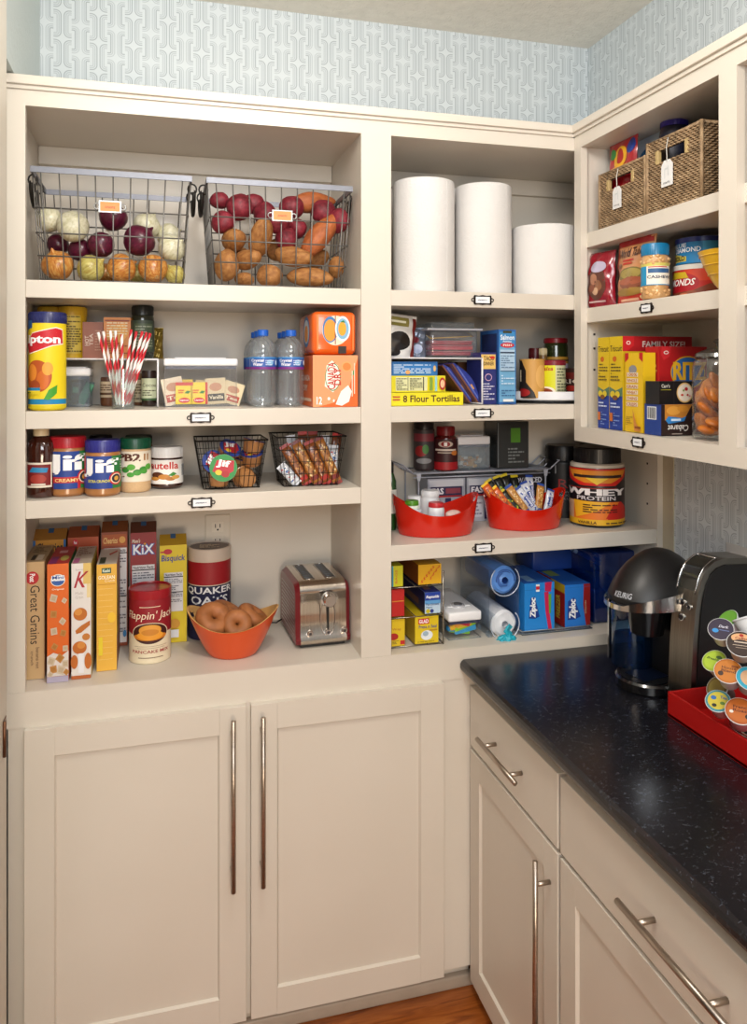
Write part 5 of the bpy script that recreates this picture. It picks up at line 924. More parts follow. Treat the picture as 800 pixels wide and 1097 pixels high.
jar_px('vitamin_bottle', 'dark red vitamin gummy bottle with a red cap on the grey rack', 464.5, 490, 456.5, .275, zg, P('#5a1010', .15, coat=1), P('#7a1014', .35), .026, [R(0, 0, 1, 1, '#3c1214'), R(0, 0, 1, .25, '#a81820'), E(.5, .84, .2, .1, '#c8b8a8'), E(.5, .84, .12, .09, '#8a1418'), T('1', .46, .78, .54, .9, '#f0e8e0'), R(.2, .62, .8, .68, '#d8c8b8'), R(.28, .54, .72, .58, '#b8a898'), E(.75, .55, .1, .08, '#c8742c'), R(.9, .1, .98, .95, '#c8c0bc')], lab0=.03, lab1=.72, labcol='#3c1214', cat='bottle', neck=.72, shoulder=.14, arc=PI)
x0, x1 = X(491, .27), X(524.5, .27)
clear_box('storage_tub', 'small clear square tub with a white lid and yellow white candies, on the grey rack', (x0+x1)/2, .27, zg, x1-x0, .085, Z(508, 467.5, .27)-zg, body=CLB, lidh=.026, gasket='#4a5068')
rnd = random.Random(5); m = MB()
for i in range(60): m.box(*(lambda a, b, c, s: (a-s, b-s*.6, c-s*.7, a+s, b+s*.6, c+s*.7))(rnd.uniform(-.036, .036), rnd.uniform(.008, .07), rnd.uniform(.008, .034), rnd.uniform(.004, .007)), P(('#e0a02c', '#e8e0d0', '#d88a20')[i % 3], .4), .0015)
o = say(m.build('candies', None, ((x0+x1)/2, .27, zg)), 'heap of yellow and white candies inside the small square tub', 'candy'); o['kind'] = 'stuff'
x0, x1 = X(532, .26), X(566, .26)
o = carton('supplement_box', 'dark translucent box with a lime green patch at the right of the grey rack', (x0+x1)/2, .26, zg, x1-x0, .09, .145, '#2c2e2e', front=[R(.44, .55, .74, .86, '#4f8a1c')]+FP(.35, .1, .85, .45, 5, '#7a7e7c', 3)+[R(.02, .02, .05, .98, '#6a6e70')], rough=.2)
m = MB(); m.lathe([(0, 0), (.016, 0), (.016, .07), (.008, .09), (0, .09)], P('#4a7a1c', .35), 16); say(m.build('supplement_bottle', None, (X(528, .33), .345, zg)), 'lime green bottle half hidden between the candy tub and the dark box', 'bottle')
EAS = [R(.04, .82, .96, .97, '#c8ccd4'), R(.08, .62, .92, .82, '#28284e'), T('EAS', .12, .65, .42, .79, '#e8e8f0', bold=.04), R(.48, .66, .88, .78, '#8a3a4a'), R(.08, .58, .92, .62, '#a82028'), R(.1, .1, .42, .5, '#c8ccd8'), R(.46, .05, .62, .56, '#2c2c5a'), R(.66, .1, .9, .5, '#c8ccd8')]+FP(.14, .14, .4, .46, 4, '#7a7a90')
for i, (pl, pr, lab) in enumerate(((458, 498, 'white and navy protein shake carton under the grey rack, left one'), (500, 540, 'white and navy protein shake carton under the grey rack, behind the gap between tubs'))):
    x0, x1 = X(pl, .25), X(pr, .25); carton('shake_carton', lab, (x0+x1)/2, .25, ZG, x1-x0, .10, h-.02, '#a8acb8', front=EAS, group='shake cartons')
x0, x1 = X(544, .25), X(584, .25); carton('shake_carton', 'dark protein shake carton behind the right red tub, under the grey rack', (x0+x1)/2, .25, ZG, x1-x0, .10, h-.015, '#201e22', front=[T('ADVANCED', .1, .80, .9, .92, '#d8d8e0', bold=.03), R(.4, .72, .62, .78, '#8a2028')])
# sliver of a green bottle at the very left
jar_px('sauce_bottle', 'green bottle with a white label squeezed against the left side panel', 413, 424.5, 495, .20, ZG, P('#1f4a1c', .2, coat=.8), P('#1a1a1a', .4), .03, [R(0, 0, 1, 1, '#d8d8d0')], lab0=.25, lab1=.6, labcol='#d8d8d0', cat='bottle', neck=.45, shoulder=.25)
# pill bottles in the left tub
tx_, ty_ = tubs[466]
for (pl, pr, yt, Y, body, cap, lh, cat, lab) in ((433, 449, 536, .13, '#dfe6da', '#4f8a1c', .012, 'bottle', 'white bottle with a green cap at the left of the red tub'), (450, 471, 525, .17, '#d8dade', '#d4d6da', .018, 'bottle', 'largest white bottle with a ribbed white cap in the red tub'), (458, 476, 538, .105, '#dfe3ea', '#b8242c', .012, 'bottle', 'white bottle with a red cap at the front of the red tub'), (440, 452, 545, .115, '#d8dce0', '#c8ccd2', .01, 'bottle', 'small white bottle low in front of the largest one in the red tub'), (436, 452, 531, .20, '#e0e2e4', '#e6e8ea', .008, 'bottle', 'flat white capped bottle at the back left of the red tub')):
    jar_px('pill_bottle', lab, pl, pr, yt, Y, ZG+.006, P(body, .35), P(cap, .35), lh, None, group='pill bottles in the left red tub', cat='bottle', neck=.85, shoulder=.12)
m = MB(); m.blob(.026, .016, .012, P('#e6c8bc', .4, noise=.2, nscale=80)); say(m.build('soap_bar', None, (X(486, .12), .125, Z(486, 551, .12)), .3), 'pale pink wrapped bar lying at the right end of the pill bottle tub', 'packet')
# snack bars in the right tub
bx2 = [('#1c1e1a', ('#c8c81c', '#5a8a2c', '#1a1a18'), '#d0b820', None), ('#c85a1c', ('#e8a82c', '#7a2c14', '#e07828'), '#e8c020', None), ('#c8ccd8', ('#d8dce4', '#2a4a9a', '#f0f0f4'), '#22408e', ('Balance', '#24408e', '#f0f4ff')), ('#b8803c', ('#d8a860', '#8a5424', '#e8c888'), '#2a4a9a', None)]
once = {}
for (px, py, pxb, pyb, Y, k, lab) in ((520, 520, 538, 545, .11, 1, 'orange and yellow bar at the far left'), (524, 516, 541, 545, .15, 0, 'black and lime bar behind the orange one'), (530, 524, 552, 551, .085, 1, 'orange bar lying second from the left'), (533, 512, 546, 545, .18, 0, 'black lime bar at the back left'), (541, 510, 552, 545, .19, 0, 'black lime bar at the back centre'), (538, 528, 560, 553, .08, 0, 'yellow striped black bar across the front'), (546, 522, 566, 552, .10, 3, 'golden bar with a blue end'), (556, 524, 577, 552, .08, 2, 'white and blue bar leaning in front'), (562, 518, 574, 548, .13, 2, 'white and blue bar behind the leaning one'), (568, 511, 570, 545, .17, 2, 'blue ended bar standing at the back'), (580, 520, 576, 550, .12, 3, 'golden brown bar standing at the right'), (590, 526, 585, 551, .09, 2, 'white and blue bar upright at the right end'), (552, 511, 556, 545, .2, 0, 'black bar with green stripes at the back')):
    if k not in once: o = bar_mesh(*bx2[k][:3], seed=k+20, label=bx2[k][3], w=.024, t=.014).build('snack_bar'); once[k] = o
    else: o = once[k].copy(); sc.collection.objects.link(o)
    Y = Y+max(0, .115-Y)*.8+.006; b = Vector((X(pxb, Y), Y+.0, max(Z(pxb, pyb, Y), ZG+.012))); t = Vector((X(px, Y+.02), Y+.02, Z(px, py, Y+.02))); dv = t-b
    o.location = b; o.rotation_euler = (-.3, math.atan2(dv.x, dv.z), 0); o.scale = (1, 1, dv.length/.115); say(o, lab+' of the right red tub', 'snack bar', 'bars in the right red tub')
# black supplement tubs and the whey tub
x = X(603, .28); jar('supplement_tub', 'tall matte black tub with red letters behind the right red tub', x, .28, ZG, .057, .225, P('#121214', .4), P('#0e0e10', .4), .045, [R(0, 0, 1, 1, '#141416'), T('RVI', .42, .55, .85, .72, '#8a1c1c', bold=.0), T('POWER', .42, .46, .7, .50, '#8a8a8c', bold=0), T('WEIGHT', .42, .40, .72, .44, '#8a8a8c', bold=0), T('SOLUTION', .42, .34, .8, .38, '#8a8a8c', bold=0), R(.36, .82, .38, .98, '#8a8a8c')], lab0=.0, lab1=.75, labcol='#141416', arc=PI, cat='tub')
jar('supplement_tub', 'large black tub standing in the dark behind the whey protein tub', X(646, .27), .29, ZG, .068, .225, P('#100f11', .4), P('#0c0c0e', .4), .04, None, cat='tub')
x, r, _ = dims(611, 667.5, 0, 0, .125); H = Z(640, 478, .125)-ZG; hb = H-.048
o = thing('whey_protein_tub', 'black tub of vanilla whey protein with a black lid and orange red label', 'tub', (x, .125, ZG), face(x, .125)); m = MB()
m.lathe([(0, 0), (r*.9, 0), (r*.97, .006), (r, .02), (r, hb-.012), (r*.93, hb), (r*.84, hb+.004), (0, hb+.004)], P('#141214', .3, coat=.4), 48); m.lathe([(r*.99, hb-.014), (r*.99, hb-.002), (r*.90, hb+.002)], P('#cfc4b4', .4), 48); m.build('body', o)
m = MB(); m.lathe([(r*.86, hb+.001), (r*.86, H-.004), (r*.8, H), (0, H)], P('#0f0e10', .35), 48)
for i in range(48): a = i*PI/24; m.bar((r*.86*math.sin(a), r*.86*math.cos(a), hb+.004), (r*.86*math.sin(a), r*.86*math.cos(a), H-.006), .0008, P('#0f0e10', .35), 4)
m.build('lid', o); m = MB(); rr = r+.0006; m.lathe([(rr, .008), (rr, hb-.012)], P('#18141a', .35), 48, a0=-2.4, a1=2.4)
m.decal(mcyl(rr, .008, hb-.012, PI), [R(0, 0, 1, .1, '#d8a81c'), G([(0, .10), (.2, .10), (.2, .42), (0, .42)], '#c8a484'), G([(.2, .10), (1, .10), (.97, .26), (.82, .41), (.2, .43)], '#b81c10'), G([(.2, .10), (.62, .10), (.78, .41), (.2, .43)], '#d8701c'), G([(.24, .12), (.5, .25), (.66, .41), (.2, .43)], '#e0a820'), G([(.6, .12), (.98, .12), (.9, .26), (.7, .38)], '#b81c10'), E(.08, .27, .09, .12, '#c8a890'), G([(0, 1), (.1, .80), (.3, .70), (.72, .70), (.9, .85), (.98, 1)], '#c81c10'), G([(.08, .97), (.2, .82), (.36, .75), (.66, .75), (.84, .86), (.92, .97)], '#d8861c'), G([(.3, .9), (.5, .72), (.7, .9), (.5, .84)], '#e8c030'), R(.2, .84, .82, .89, '#2a1410'), R(.12, .645, .74, .665, '#8a2820'), T('WHEY', .06, .47+.06, .88, .635+.01, '#e4e0e0', bold=.04), T('PROTEIN', .26, .445, .72, .515, '#d0ccd0', bold=.02)]+FP(.34, .22, .74, .38, 4, '#3a1408', 5)+[T('VANILLA', .28, .025, .5, .075, '#3a1c10')]+FP(.6, .02, .95, .07, 1, '#4a3010'), curved=True)
m.build('label', o)
# ================================================================ right column, bottom shelf: wraps, bags, clips
def S(px, py, z):
    r = _ray(px, py); t = (z-CAM[2])/r[2]; return CAM[0]+r[0]*t, CAM[1]+r[1]*t
ZH = .945; Yw = .045
o = thing('wire_organizer', 'chrome wire organizer holding rolls of wrap in boxes', 'rack', (.60, Yw, ZH)); MW = P('#a8a49c', .25, .9)
xo = X(474, Yw)-.60; m = MB()
for zz in (.003, Z(474, 656, Yw)-ZH-.004, Z(474, 625, Yw)-ZH-.002):
    m.tube([(0.003, -.005, zz), (xo, -.005, zz), (xo, .28, zz), (0.003, .28, zz)], .0016, MW, 6, True)
    for i in range(5): m.bar((.01+(xo-.02)*i/4, -.005, zz), (.01+(xo-.02)*i/4, .28, zz), .0012, MW, 5)
m.build('wire_tiers', o); m = MB(); zt_ = Z(474, 612, Yw)-ZH
for yy in (-.005, .28): m.bar((xo, yy, 0), (xo, yy, zt_), .0022, MW, 6); m.blob(.0035, .0035, .0035, MW, (xo, yy, zt_), 8, 6)
m.build('post', o)
tier = [ZH+.005, Z(474, 656, Yw)+.0, Z(474, 625, Yw)+.001]
def wrapbox(label, pl, pr, k, h, col, front, left=(), Y=Yw, top=()):
    x0, x1 = X(pl, Y), X(pr, Y); carton('wrap_box', label, (x0+x1)/2, Y, tier[k], x1-x0, .26, h, col, front=front, left=left, top=top, group='boxes of wrap in the wire organizer')
wrapbox('yellow cling wrap box at the lower left of the wire organizer', 419.5, 433.5, 0, .072, '#d8b81c', [T('Wrap', .05, .56, .7, .68, '#a8402c', bold=0), E(.15, .36, .35, .13, '#a81c14'), R(.65, .05, 1, .2, '#b81c1c')]+FP(.05, .08, .55, .22, 3, '#6a5a20'))
wrapbox('red box in the middle left of the wire organizer', 419.5, 433, 1, .072, '#b8201c', [R(0, .55, 1, .58, '#d8902c')])
wrapbox('yellow box with a teal edge at the upper left of the wire organizer', 419.5, 431.5, 2, .056, '#c8c41c', [R(0, 0, .15, 1, '#3a8a9a'), T('BAGS', .3, .15, .5, .8, '#c8742c', 90)])
wrapbox('yellow freezer wrap box with a white oval at the lower right of the wire organizer', 444.5, 469.5, 0, .074, '#d8bc1a', [R(.14, .72, .60, .92, '#c01c1c'), T('GLAD', .17, .75, .57, .89, '#ffffff', bold=.03), T('Press n Seal', .16, .56, .92, .68, '#24408e', bold=.01), E(.5, .30, .25, .18, '#dfe6ea'), E(.45, .36, .12, .09, '#9ab0c0'), R(.6, .45, .95, .5, '#b8841c')]+FP(.1, .04, .8, .1, 1, '#8a7018'), left=[R(0, 0, 1, 1, '#b89a20'), R(.0, .8, .3, 1, '#2a6a3a')])
wrapbox('blue and white wrap box in the middle right of the wire organizer', 455, 471.5, 1, .058, '#bcd4e8', [R(0, .62, 1, 1, '#1c3c9a'), R(0, .45, 1, .62, '#5a9ad0'), T('Reynolds', .08, .68, .92, .86, '#ffffff', bold=.02, shear=.2), T('Parchment', .08, .38, .92, .50, '#3a5a8a'), T('Paper', .08, .24, .5, .34, '#3a5a8a'), E(.2, .12, .14, .1, '#c8b81c'), E(.45, .12, .12, .09, '#2a3a8a')], left=[R(0, 0, 1, 1, '#1a1e50'), R(.2, .2, .8, .5, '#6a4a40')], top=[R(0, 0, 1, 1, '#1c2878'), R(.2, .1, .6, .5, '#8a6a70')])
wrapbox('yellow box with orange scribbles at the upper right of the wire organizer', 448, 472.5, 2, .054, '#dca81c', [G([(.1+.02*i+.05*math.sin(i*1.3), .05+.03*i), (.12+.02*i+.05*math.sin(i*1.3), .05+.03*i), (.14+.02*i+.05*math.sin(i*1.3+.5), .12+.03*i), (.11+.02*i+.05*math.sin(i*1.3+.5), .12+.03*i)], '#c8441c') for i in range(28)]+[G([(.9-.02*i, .95-.03*i), (.92-.02*i, .95-.03*i), (.90-.02*i+.04*math.sin(i), .88-.03*i), (.87-.02*i+.04*math.sin(i), .88-.03*i)], '#c8441c') for i in range(22)], left=[R(0, 0, 1, 1, '#8a4a14')])
# clear clip container
sx_, sy_ = S(483, 686, ZH); x0, x1 = X(481, sy_), X(515, sy_); hh_ = Z(498, 655.5, sy_)-ZH
o = clear_box('storage_tub', 'long clear tub with a white push button lid, full of colourful bag clips', (x0+x1)/2, sy_, ZH, x1-x0, .24, hh_, body=clear('#ffffff', .05, .01), lidh=.026, gasket='#2c3050')
m = MB(); m.lathe([(.018, 0), (.020, .003), (.018, .006), (0, .006)], P('#d8d8dc', .2, .3), 28, sy=1.2); m.lathe([(.012, .006), (.012, .008), (0, .008)], P('#8a8e98', .25, .6), 20, sy=1.2); c_ = m.build('button', o, (0, .055, hh_)); 
rnd = random.Random(8)
for i, (c, nm, fx_, fz_, ry) in enumerate((('#c81c34', 'red', .25, .032, .3), ('#e8941c', 'orange', .62, .034, -.3), ('#e8b41c', 'yellow orange', .36, .022, -.15), ('#8ac81c', 'lime green', .66, .020, -.25), ('#1c8ac8', 'blue', .24, .012, .1), ('#2a9ad8', 'light blue', .72, .008, -.12), ('#7ac020', 'green', .33, .006, .2))):
    m = MB(); L = .064; m.box(-L/2, -.006, -.0075, L/2, .006, .0075, P(c, .35), .002); m.box(-L/2-.004, -.007, -.006, -L/2+.006, .007, .006, P(c, .35), .002)
    say(m.build('bag_clip', None, (x0+(x1-x0)*fx_+(.5-fx_)*.05, sy_+.013+.002*i, ZH+.011+fz_*1.1), rot=(0, ry, .1)), nm+' bag clip pressed against the front of the long clear tub', 'clip', 'bag clips in the clear tub')
# clear bag dispenser with two rolls
Yd = .055; xc = X(541, Yd); R1 = .040
o = thing('bag_dispenser', 'clear plastic two tier dispenser holding rolls of bags', 'dispenser', (xc, Yd, ZH)); mpd = mpp(xc, Yd); z1 = Z(541, 669, Yd)-ZH; z2 = Z(541, 622, Yd)-ZH; m = MB(); CD = clear('#f0f4f8', .12, .05, '#b8c8dc')
for zc in (z1, z2):
    for i in range(1): m.grid(lambda u, v: (.044*math.sin(PI*(u*1.5-.75)+PI), .22*v, zc+.044*math.cos(PI*(u*1.5-.75)+PI)), 24, 1, CD)
    m.tube([(.044*math.sin(PI*(u/24*1.5-.75)+PI), 0, zc+.044*math.cos(PI*(u/24*1.5-.75)+PI)) for u in range(25)], .0016, P('#c4cedc', .15, .2), 6)
for sx in (-1, 1): m.box(sx*.046-.0015, .01, 0, sx*.046+.0015, .22, z2+.03, CD); m.box(sx*.046-.006, 0, 0, sx*.046+.006, .02, .012, CD)
m.build('cradle', o)
M_BW = P('#dfe2e8', .45, bump=.8, nscale=60, noise=.06); M_BB = P('#5f94e0', .35, bump=.8, nscale=60, noise=.15)
def bagroll(name, lab, zc, mt, hole, mt2, rr=.039):
    m = MB(); m.lathe([(rr*.25, -.006), (rr*.5, -.002), (rr*.8, -.003), (rr, .004), (rr, .2), (0, .2)], mt, 32, fn=lambda p, a, z: (p[0]*(1+.03*math.sin(5*a)), p[1]*(1+.03*math.cos(4*a)), p[2]))
    m.lathe([(rr*.27, -.003), (rr*.22, .03), (0, .03)], mt2, 16)
    if hole:
        for k in range(5): m.tube([(rr*(.3+.12*k)*math.cos(a), rr*(.3+.12*k)*math.sin(a), -.0045) for a in [k+t*.3 for t in range(9)]], .0012, mt2, 4)
    o = m.build(name, None, (xc, Yd+.008, ZH+zc), rot=(-PI/2, 0, 0)); say(o, lab, 'roll')
bagroll('bag_roll', 'roll of blue plastic bags in the upper tier of the clear dispenser', z2, M_BB, True, P('#24489a', .4))
bagroll('bag_roll', 'roll of white plastic bags in the lower tier of the clear dispenser', z1, M_BW, False, P('#dfe2e8', .5), .038)
rnd = random.Random(2); m = MB(); n1, n2 = 18, 12
def crum(u, v): a = 2*PI*u; b = PI*(v-.5); k = 1+.25*math.sin(7*a+3*b)*math.cos(5*b)+.12*math.sin(13*a+9*b); return (.026*math.cos(b)*math.cos(a)*k, -.012+.014*math.cos(b)*math.sin(a)*k, .014*math.sin(b)*k)
m.grid(crum, 40, 24, P('#22a8c0', .4, noise=.2, nscale=90), cu=True); m.grid(lambda u, v: (-.006+.022*u+.004*math.sin(9*v), -.010-.004*math.sin(5*u), .01+.035*v*(1-.5*abs(u-.5))), 6, 8, P('#22a8c0', .4))
say(m.build('bag_end', None, (X(541, .04), .040, Z(541, 684, .04))), 'crumpled turquoise bag end hanging from the white roll', 'bag')
# boxes of freezer bags on a clear tray
x0 = X(562, .05); x1 = X(594, .05); ZT = ZH+.006
xq0, xq1 = X(559, .045), X(634, .045)
m = MB(); m.box(xq0, .045, ZH, xq1, .30, ZH+.004, CLB); m.tube([(xq0, .045, ZH+.010), (xq1, .045, ZH+.010), (xq1, .30, ZH+.010), (xq0, .30, ZH+.010)], .0018, P('#9aa4ac', .2, .3), 6, True); m.tube([(xq0, .045, ZH+.002), (xq1, .045, ZH+.002), (xq1, .30, ZH+.002), (xq0, .30, ZH+.002)], .0018, P('#6a747c', .2, .3), 6, True)
say(m.build('clear_tray', None), 'clear plastic tray under the two blue freezer bag boxes', 'tray')
carton('freezer_bag_box', 'blue freezer bag box with a magenta stripe on its right, left of the two', (x0+x1)/2, .052, ZT, x1-x0, .2, Z(578, 624.5, .05)-ZT, '#2484d4', front=[R(0, .86, 1, .865, '#1a5aa0'), G([(.68, 1), (.92, 1), (.88, .8), (.80, .8), (.68, .82)], '#b81c4c'), G([(.66, .8), (.8, .8), (.84, .35), (.92, .0), (.80, 0), (.7, .4)], '#c01c4c'), G([(.80, .75), (.9, .75), (.88, .35), (.82, .35)], '#5a9a3c'), R(.38, .82, .5, .97, '#f0f0f0'), R(.38, .86, .5, .93, '#c01c2c'), G([(.14, .28), (.2, .68), (.34, .72), (.5, .30), (.34, .26)], '#14388a'), T('Ziploc', .18, .29, .42, .70, '#f4f6fa', 90, bold=.04, shear=.2)], top=[R(.0, 0, 1, 1, '#1c5ab0'), R(.2, .1, .5, .4, '#7aa4d0')], group='freezer bag boxes')
x0 = X(605, .055); x1 = X(632, .055)
carton('freezer_bag_box', 'blue freezer bag box with dark red side panels, right of the two', (x0+x1)/2, .055, ZT, x1-x0, .2, Z(618, 626, .055)-ZT, '#2474cc', front=[G([(.74, 1), (1, 1), (1, 0), (.84, 0), (.72, .5)], '#8e1414'), R(0, .93, 1, .935, '#1a5aa0'), G([(.1, .18), (.12, .62), (.36, .70), (.62, .24), (.4, .18)], '#14388a'), T('Ziploc', .16, .2, .5, .66, '#f0f2f8', 90, bold=.04, shear=.2), T('GALLON', .78, .3, .84, .6, '#d8c8a8', 90, bold=0)], left=[R(.0, 0, 1, 1, '#8a1414'), R(.6, .8, 1, 1, '#b89a1c'), T('FREEZER', .74, .15, .86, .7, '#c8b83c', 90)], top=[R(0, 0, 1, 1, '#1c5ab0'), R(.1, .5, .5, .8, '#8a9a3c')], group='freezer bag boxes')
x0 = X(636, .08); m = MB(); m.box(x0, .08, ZH, x0+.14, .28, ZH+.21, clear('#6a9ae0', .15, .45, '#0e2f78'), .006); m.box(x0+.004, .085, ZH+.003, x0+.136, .275, ZH+.10, P('#0c2460', .4), .004)
say(m.build('blue_bin', None), 'translucent deep blue bin at the right end of the bottom shelf', 'bin')
m = MB()
for k in range(3): m.grid(lambda u, v: (-.05+.10*u, .012*math.sin(PI*u)*(k-1)+.014*math.cos(2*PI*v), -.045*u+.010*math.sin(2*PI*v)*(1-.4*u)+.012*k), 16, 10, P('#7f9cc8', .35, noise=.2), cv=True)
say(m.build('glove_packet', None, (X(626, .2), .19, ZT+.19), rot=(0, .1, 0)), 'pale blue plastic packet draped above the freezer bag boxes', 'packet')
m = MB(); m.box(-.1, 0, 0, .06, .12, .07, P('#183a86', .4), .006); say(m.build('blue_box', None, (X(600, .22), .21, ZT+.125)), 'dark blue box in the shadow on top of the freezer bag boxes', 'box')
# ================================================================ right wall cabinet contents
def rcart(name, label, pl, pr, yt, Xf, z, d, col, **k):
    ya, yb = YX(pl, Xf), YX(pr, Xf); return carton(name, label, Xf, (ya+yb)/2, z, ya-yb, d, ZX((pl+pr)/2, yt, Xf)-z, col, rz=-PI/2, **k)
M_WKA, M_WKB = skin('wicker_reed', [(.3, '#6a573f'), (.5, '#94795a'), (.75, '#b49a78')], 40, rough=.6, bump=.2), P('#6e563c', .7, noise=.3, nscale=50)
def wicker(label, ya, yb, Xf, z, d, h, tag, tagf, txt):
    w = ya-yb; o = thing('wicker_basket', label, 'basket', (Xf, (ya+yb)/2, z), -PI/2, 'wicker baskets on the wall cabinet shelf')
    hx0, hx1, hz0, hz1 = -w*.28, w*.22, h*.66, h*.83
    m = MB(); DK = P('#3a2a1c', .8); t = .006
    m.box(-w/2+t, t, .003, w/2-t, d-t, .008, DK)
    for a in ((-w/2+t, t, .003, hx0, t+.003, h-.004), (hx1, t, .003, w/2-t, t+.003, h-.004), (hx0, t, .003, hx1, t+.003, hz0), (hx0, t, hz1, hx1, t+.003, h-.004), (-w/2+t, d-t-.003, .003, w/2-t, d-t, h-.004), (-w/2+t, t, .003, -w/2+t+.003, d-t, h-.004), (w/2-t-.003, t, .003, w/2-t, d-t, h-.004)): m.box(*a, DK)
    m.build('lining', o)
    m = MB(); pitch = .0078; rows = int(h/.0056)
    per = [((-w/2, 0), (w/2, 0)), ((w/2, 0), (w/2, d)), ((w/2, d), (-w/2, d)), ((-w/2, d), (-w/2, 0))]
    for si, ((ax, ay), (bx, by)) in enumerate(per):
        if si == 2: continue
        A, Bq = Vector((ax, ay, 0)), Vector((bx, by, 0)); L = (Bq-A).length; n = max(4, int(L/pitch)); nrm = (Bq-A).normalized().cross(Vector((0, 0, 1))); nrm = Vector((nrm.x, nrm.y, 0))
        for r_ in range(rows):
            z_ = .003+.0056*(r_+.5)*(h-.006)/(rows*.0056); seg = []
            for i in range(2*n+1):
                f = i/(2*n); p = A.lerp(Bq, f); off = .0024*math.sin(PI*i/2+(PI/2 if r_ % 2 else -PI/2))*(1 if i % 2 == 0 else 0); inh = si == 0 and hx0-.002 < p.x < hx1+.002 and hz0 < z_ < hz1
                if inh:
                    if len(seg) > 1: m.tube(seg, .0026, M_WKA, 5)
                    seg = []; continue
                seg.append((p.x-(.003-off)*(nrm.x if 1 else 0)*(1), p.y-(.003-off)*nrm.y, z_))
            if len(seg) > 1: m.tube(seg, .0026, M_WKA, 5)
    # nrm points outwards, so the strands sit just inside the outline
    m.build('weave', o)
    m = MB(); m.tube([(-w/2+.003, .003, h-.003), (w/2-.003, .003, h-.003), (w/2-.003, d-.003, h-.003), (-w/2+.003, d-.003, h-.003)], .0045, M_WKA, 6, True)
    for xx in (-w/2+.002, w/2-.002):
        m.tube([(xx, .002, 0), (xx, .002, h)], .0048, M_WKA, 6)
    m.tube([(-w/2+.003, .003, .004), (w/2-.003, .003, .004), (w/2-.003, d-.003, .004)], .004, M_WKA, 6); m.build('rim', o)
    for xx in (hx0-.010, hx1-.002): m = MB(); m.box(xx, -.001, hz0-.002, xx+.012, .010, hz1+.002, P('#b39a68', .5, noise=.15, nscale=120), .002); m.build('grip_binding', o)
    if tag:
        m = MB(); tx = -w/2+w*tagf; tw, thh = .021*tag, .062*tag; zb = hz0-thh*1.02; pts = [(tx-tw, zb), (tx+tw, zb), (tx+tw, zb+thh*.82), (tx+tw*.5, zb+thh), (tx-tw*.5, zb+thh), (tx-tw, zb+thh*.82)]
        m.prism(pts, lambda a, b: (a, -.003, b), lambda a, b: (a, -.0045, b), P('#dedede', .6)); m.decal(lambda u, v, q: (tx-tw+2*tw*u, -.0045-q, zb+thh*v), [T(txt, .2, .1, .8, .2, '#4a4a4c', bold=0), R(.3, .3, .36, .7, '#c8cccc'), R(.6, .4, .66, .78, '#c8cccc'), R(.36, .64, .6, .7, '#c8cccc')])
        m.tube([(tx, -.004, zb+thh*.9), (tx+.003, -.006, hz0+.006), (tx-.002, -.004, hz1), (tx, .0, h*.97)], .0012, P('#c8c4bc', .8), 5); m.build('hang_tag', o)
    return o
ZT1 = 2.0835; Xk = 1.172
wicker('smaller wicker basket with a white hang tag, left on the upper wall cabinet shelf', YX(641.5, Xk), YX(691, Xk), Xk, ZT1, .20, ZX(692, 165.5, Xk)-ZT1, .92, .44, 'baking')
wicker('larger wicker basket with a white hang tag beside the smaller one', YX(692.5, Xk), YX(751.5, Xk), Xk, ZT1, .22, ZX(722, 141, Xk)-ZT1, 1.0, .42, 'snacks')
wicker('dark wicker basket cut off by the right edge of the picture', -.668, -.87, Xk, ZT1, .20, .19, 0, 0, '')
foil_bag('snack_bag', 'red pouch with a yellow emblem sticking out of the smaller wicker basket', 1.22, YX(668, 1.22), ZT1+.03, .13, ZX(665, 152, 1.22)-ZT1-.03, .04, P('#a81420', .3, coat=.4), rz=-PI/2, decals=[E(.52, .78, .24, .14, '#e0a81c'), E(.52, .79, .12, .10, '#a81c18'), E(.22, .85, .12, .07, '#2f7a34'), E(.86, .88, .12, .1, '#1c3a8a'), R(.2, .6, .8, .66, '#e8a02c')], seed=3)
rcart('snack_box', 'light blue and white box sticking up behind the two wicker baskets', 676, 712, 142, 1.27, ZT1+.012, .05, '#b8c8d4', front=[E(.6, .68, .4, .16, '#2a6a9a'), E(.6, .66, .32, .12, '#d8e4ec')])
x, y = 1.26, YX(722, 1.26)
jar('supplement_bottle', 'dark bottle with a purple cap standing in the larger wicker basket', x, y, ZT1+.01, .035, ZX(722, 124, x)-ZT1-.01, P('#1a1826', .3), P('#2c1c6e', .35), .03, [R(0, 0, 1, 1, '#14162a')], lab0=.1, lab1=.8, labcol='#14162a', cat='bottle')
ZT2 = 1.8735
M_RB = P('#8e1426', .22, coat=.7)
foil_bag('nut_bag', 'small glossy red bag of mixed nuts with a clear window', 1.19, YX(645, 1.19), ZT2, .105, ZX(645, 270, 1.19)-ZT2, .055, M_RB, rz=-PI/2+.2, decals=[E(.5, .42, .34, .30, '#5a3024'), E(.42, .5, .14, .1, '#a8745a'), E(.6, .38, .13, .1, '#8a5a3c'), E(.5, .28, .12, .07, '#c8a080'), E(.36, .34, .1, .07, '#7a4430'), E(.55, .72, .3, .1, '#b8b0c8'), R(.2, .08, .8, .11, '#c8a8a8')], seed=11)
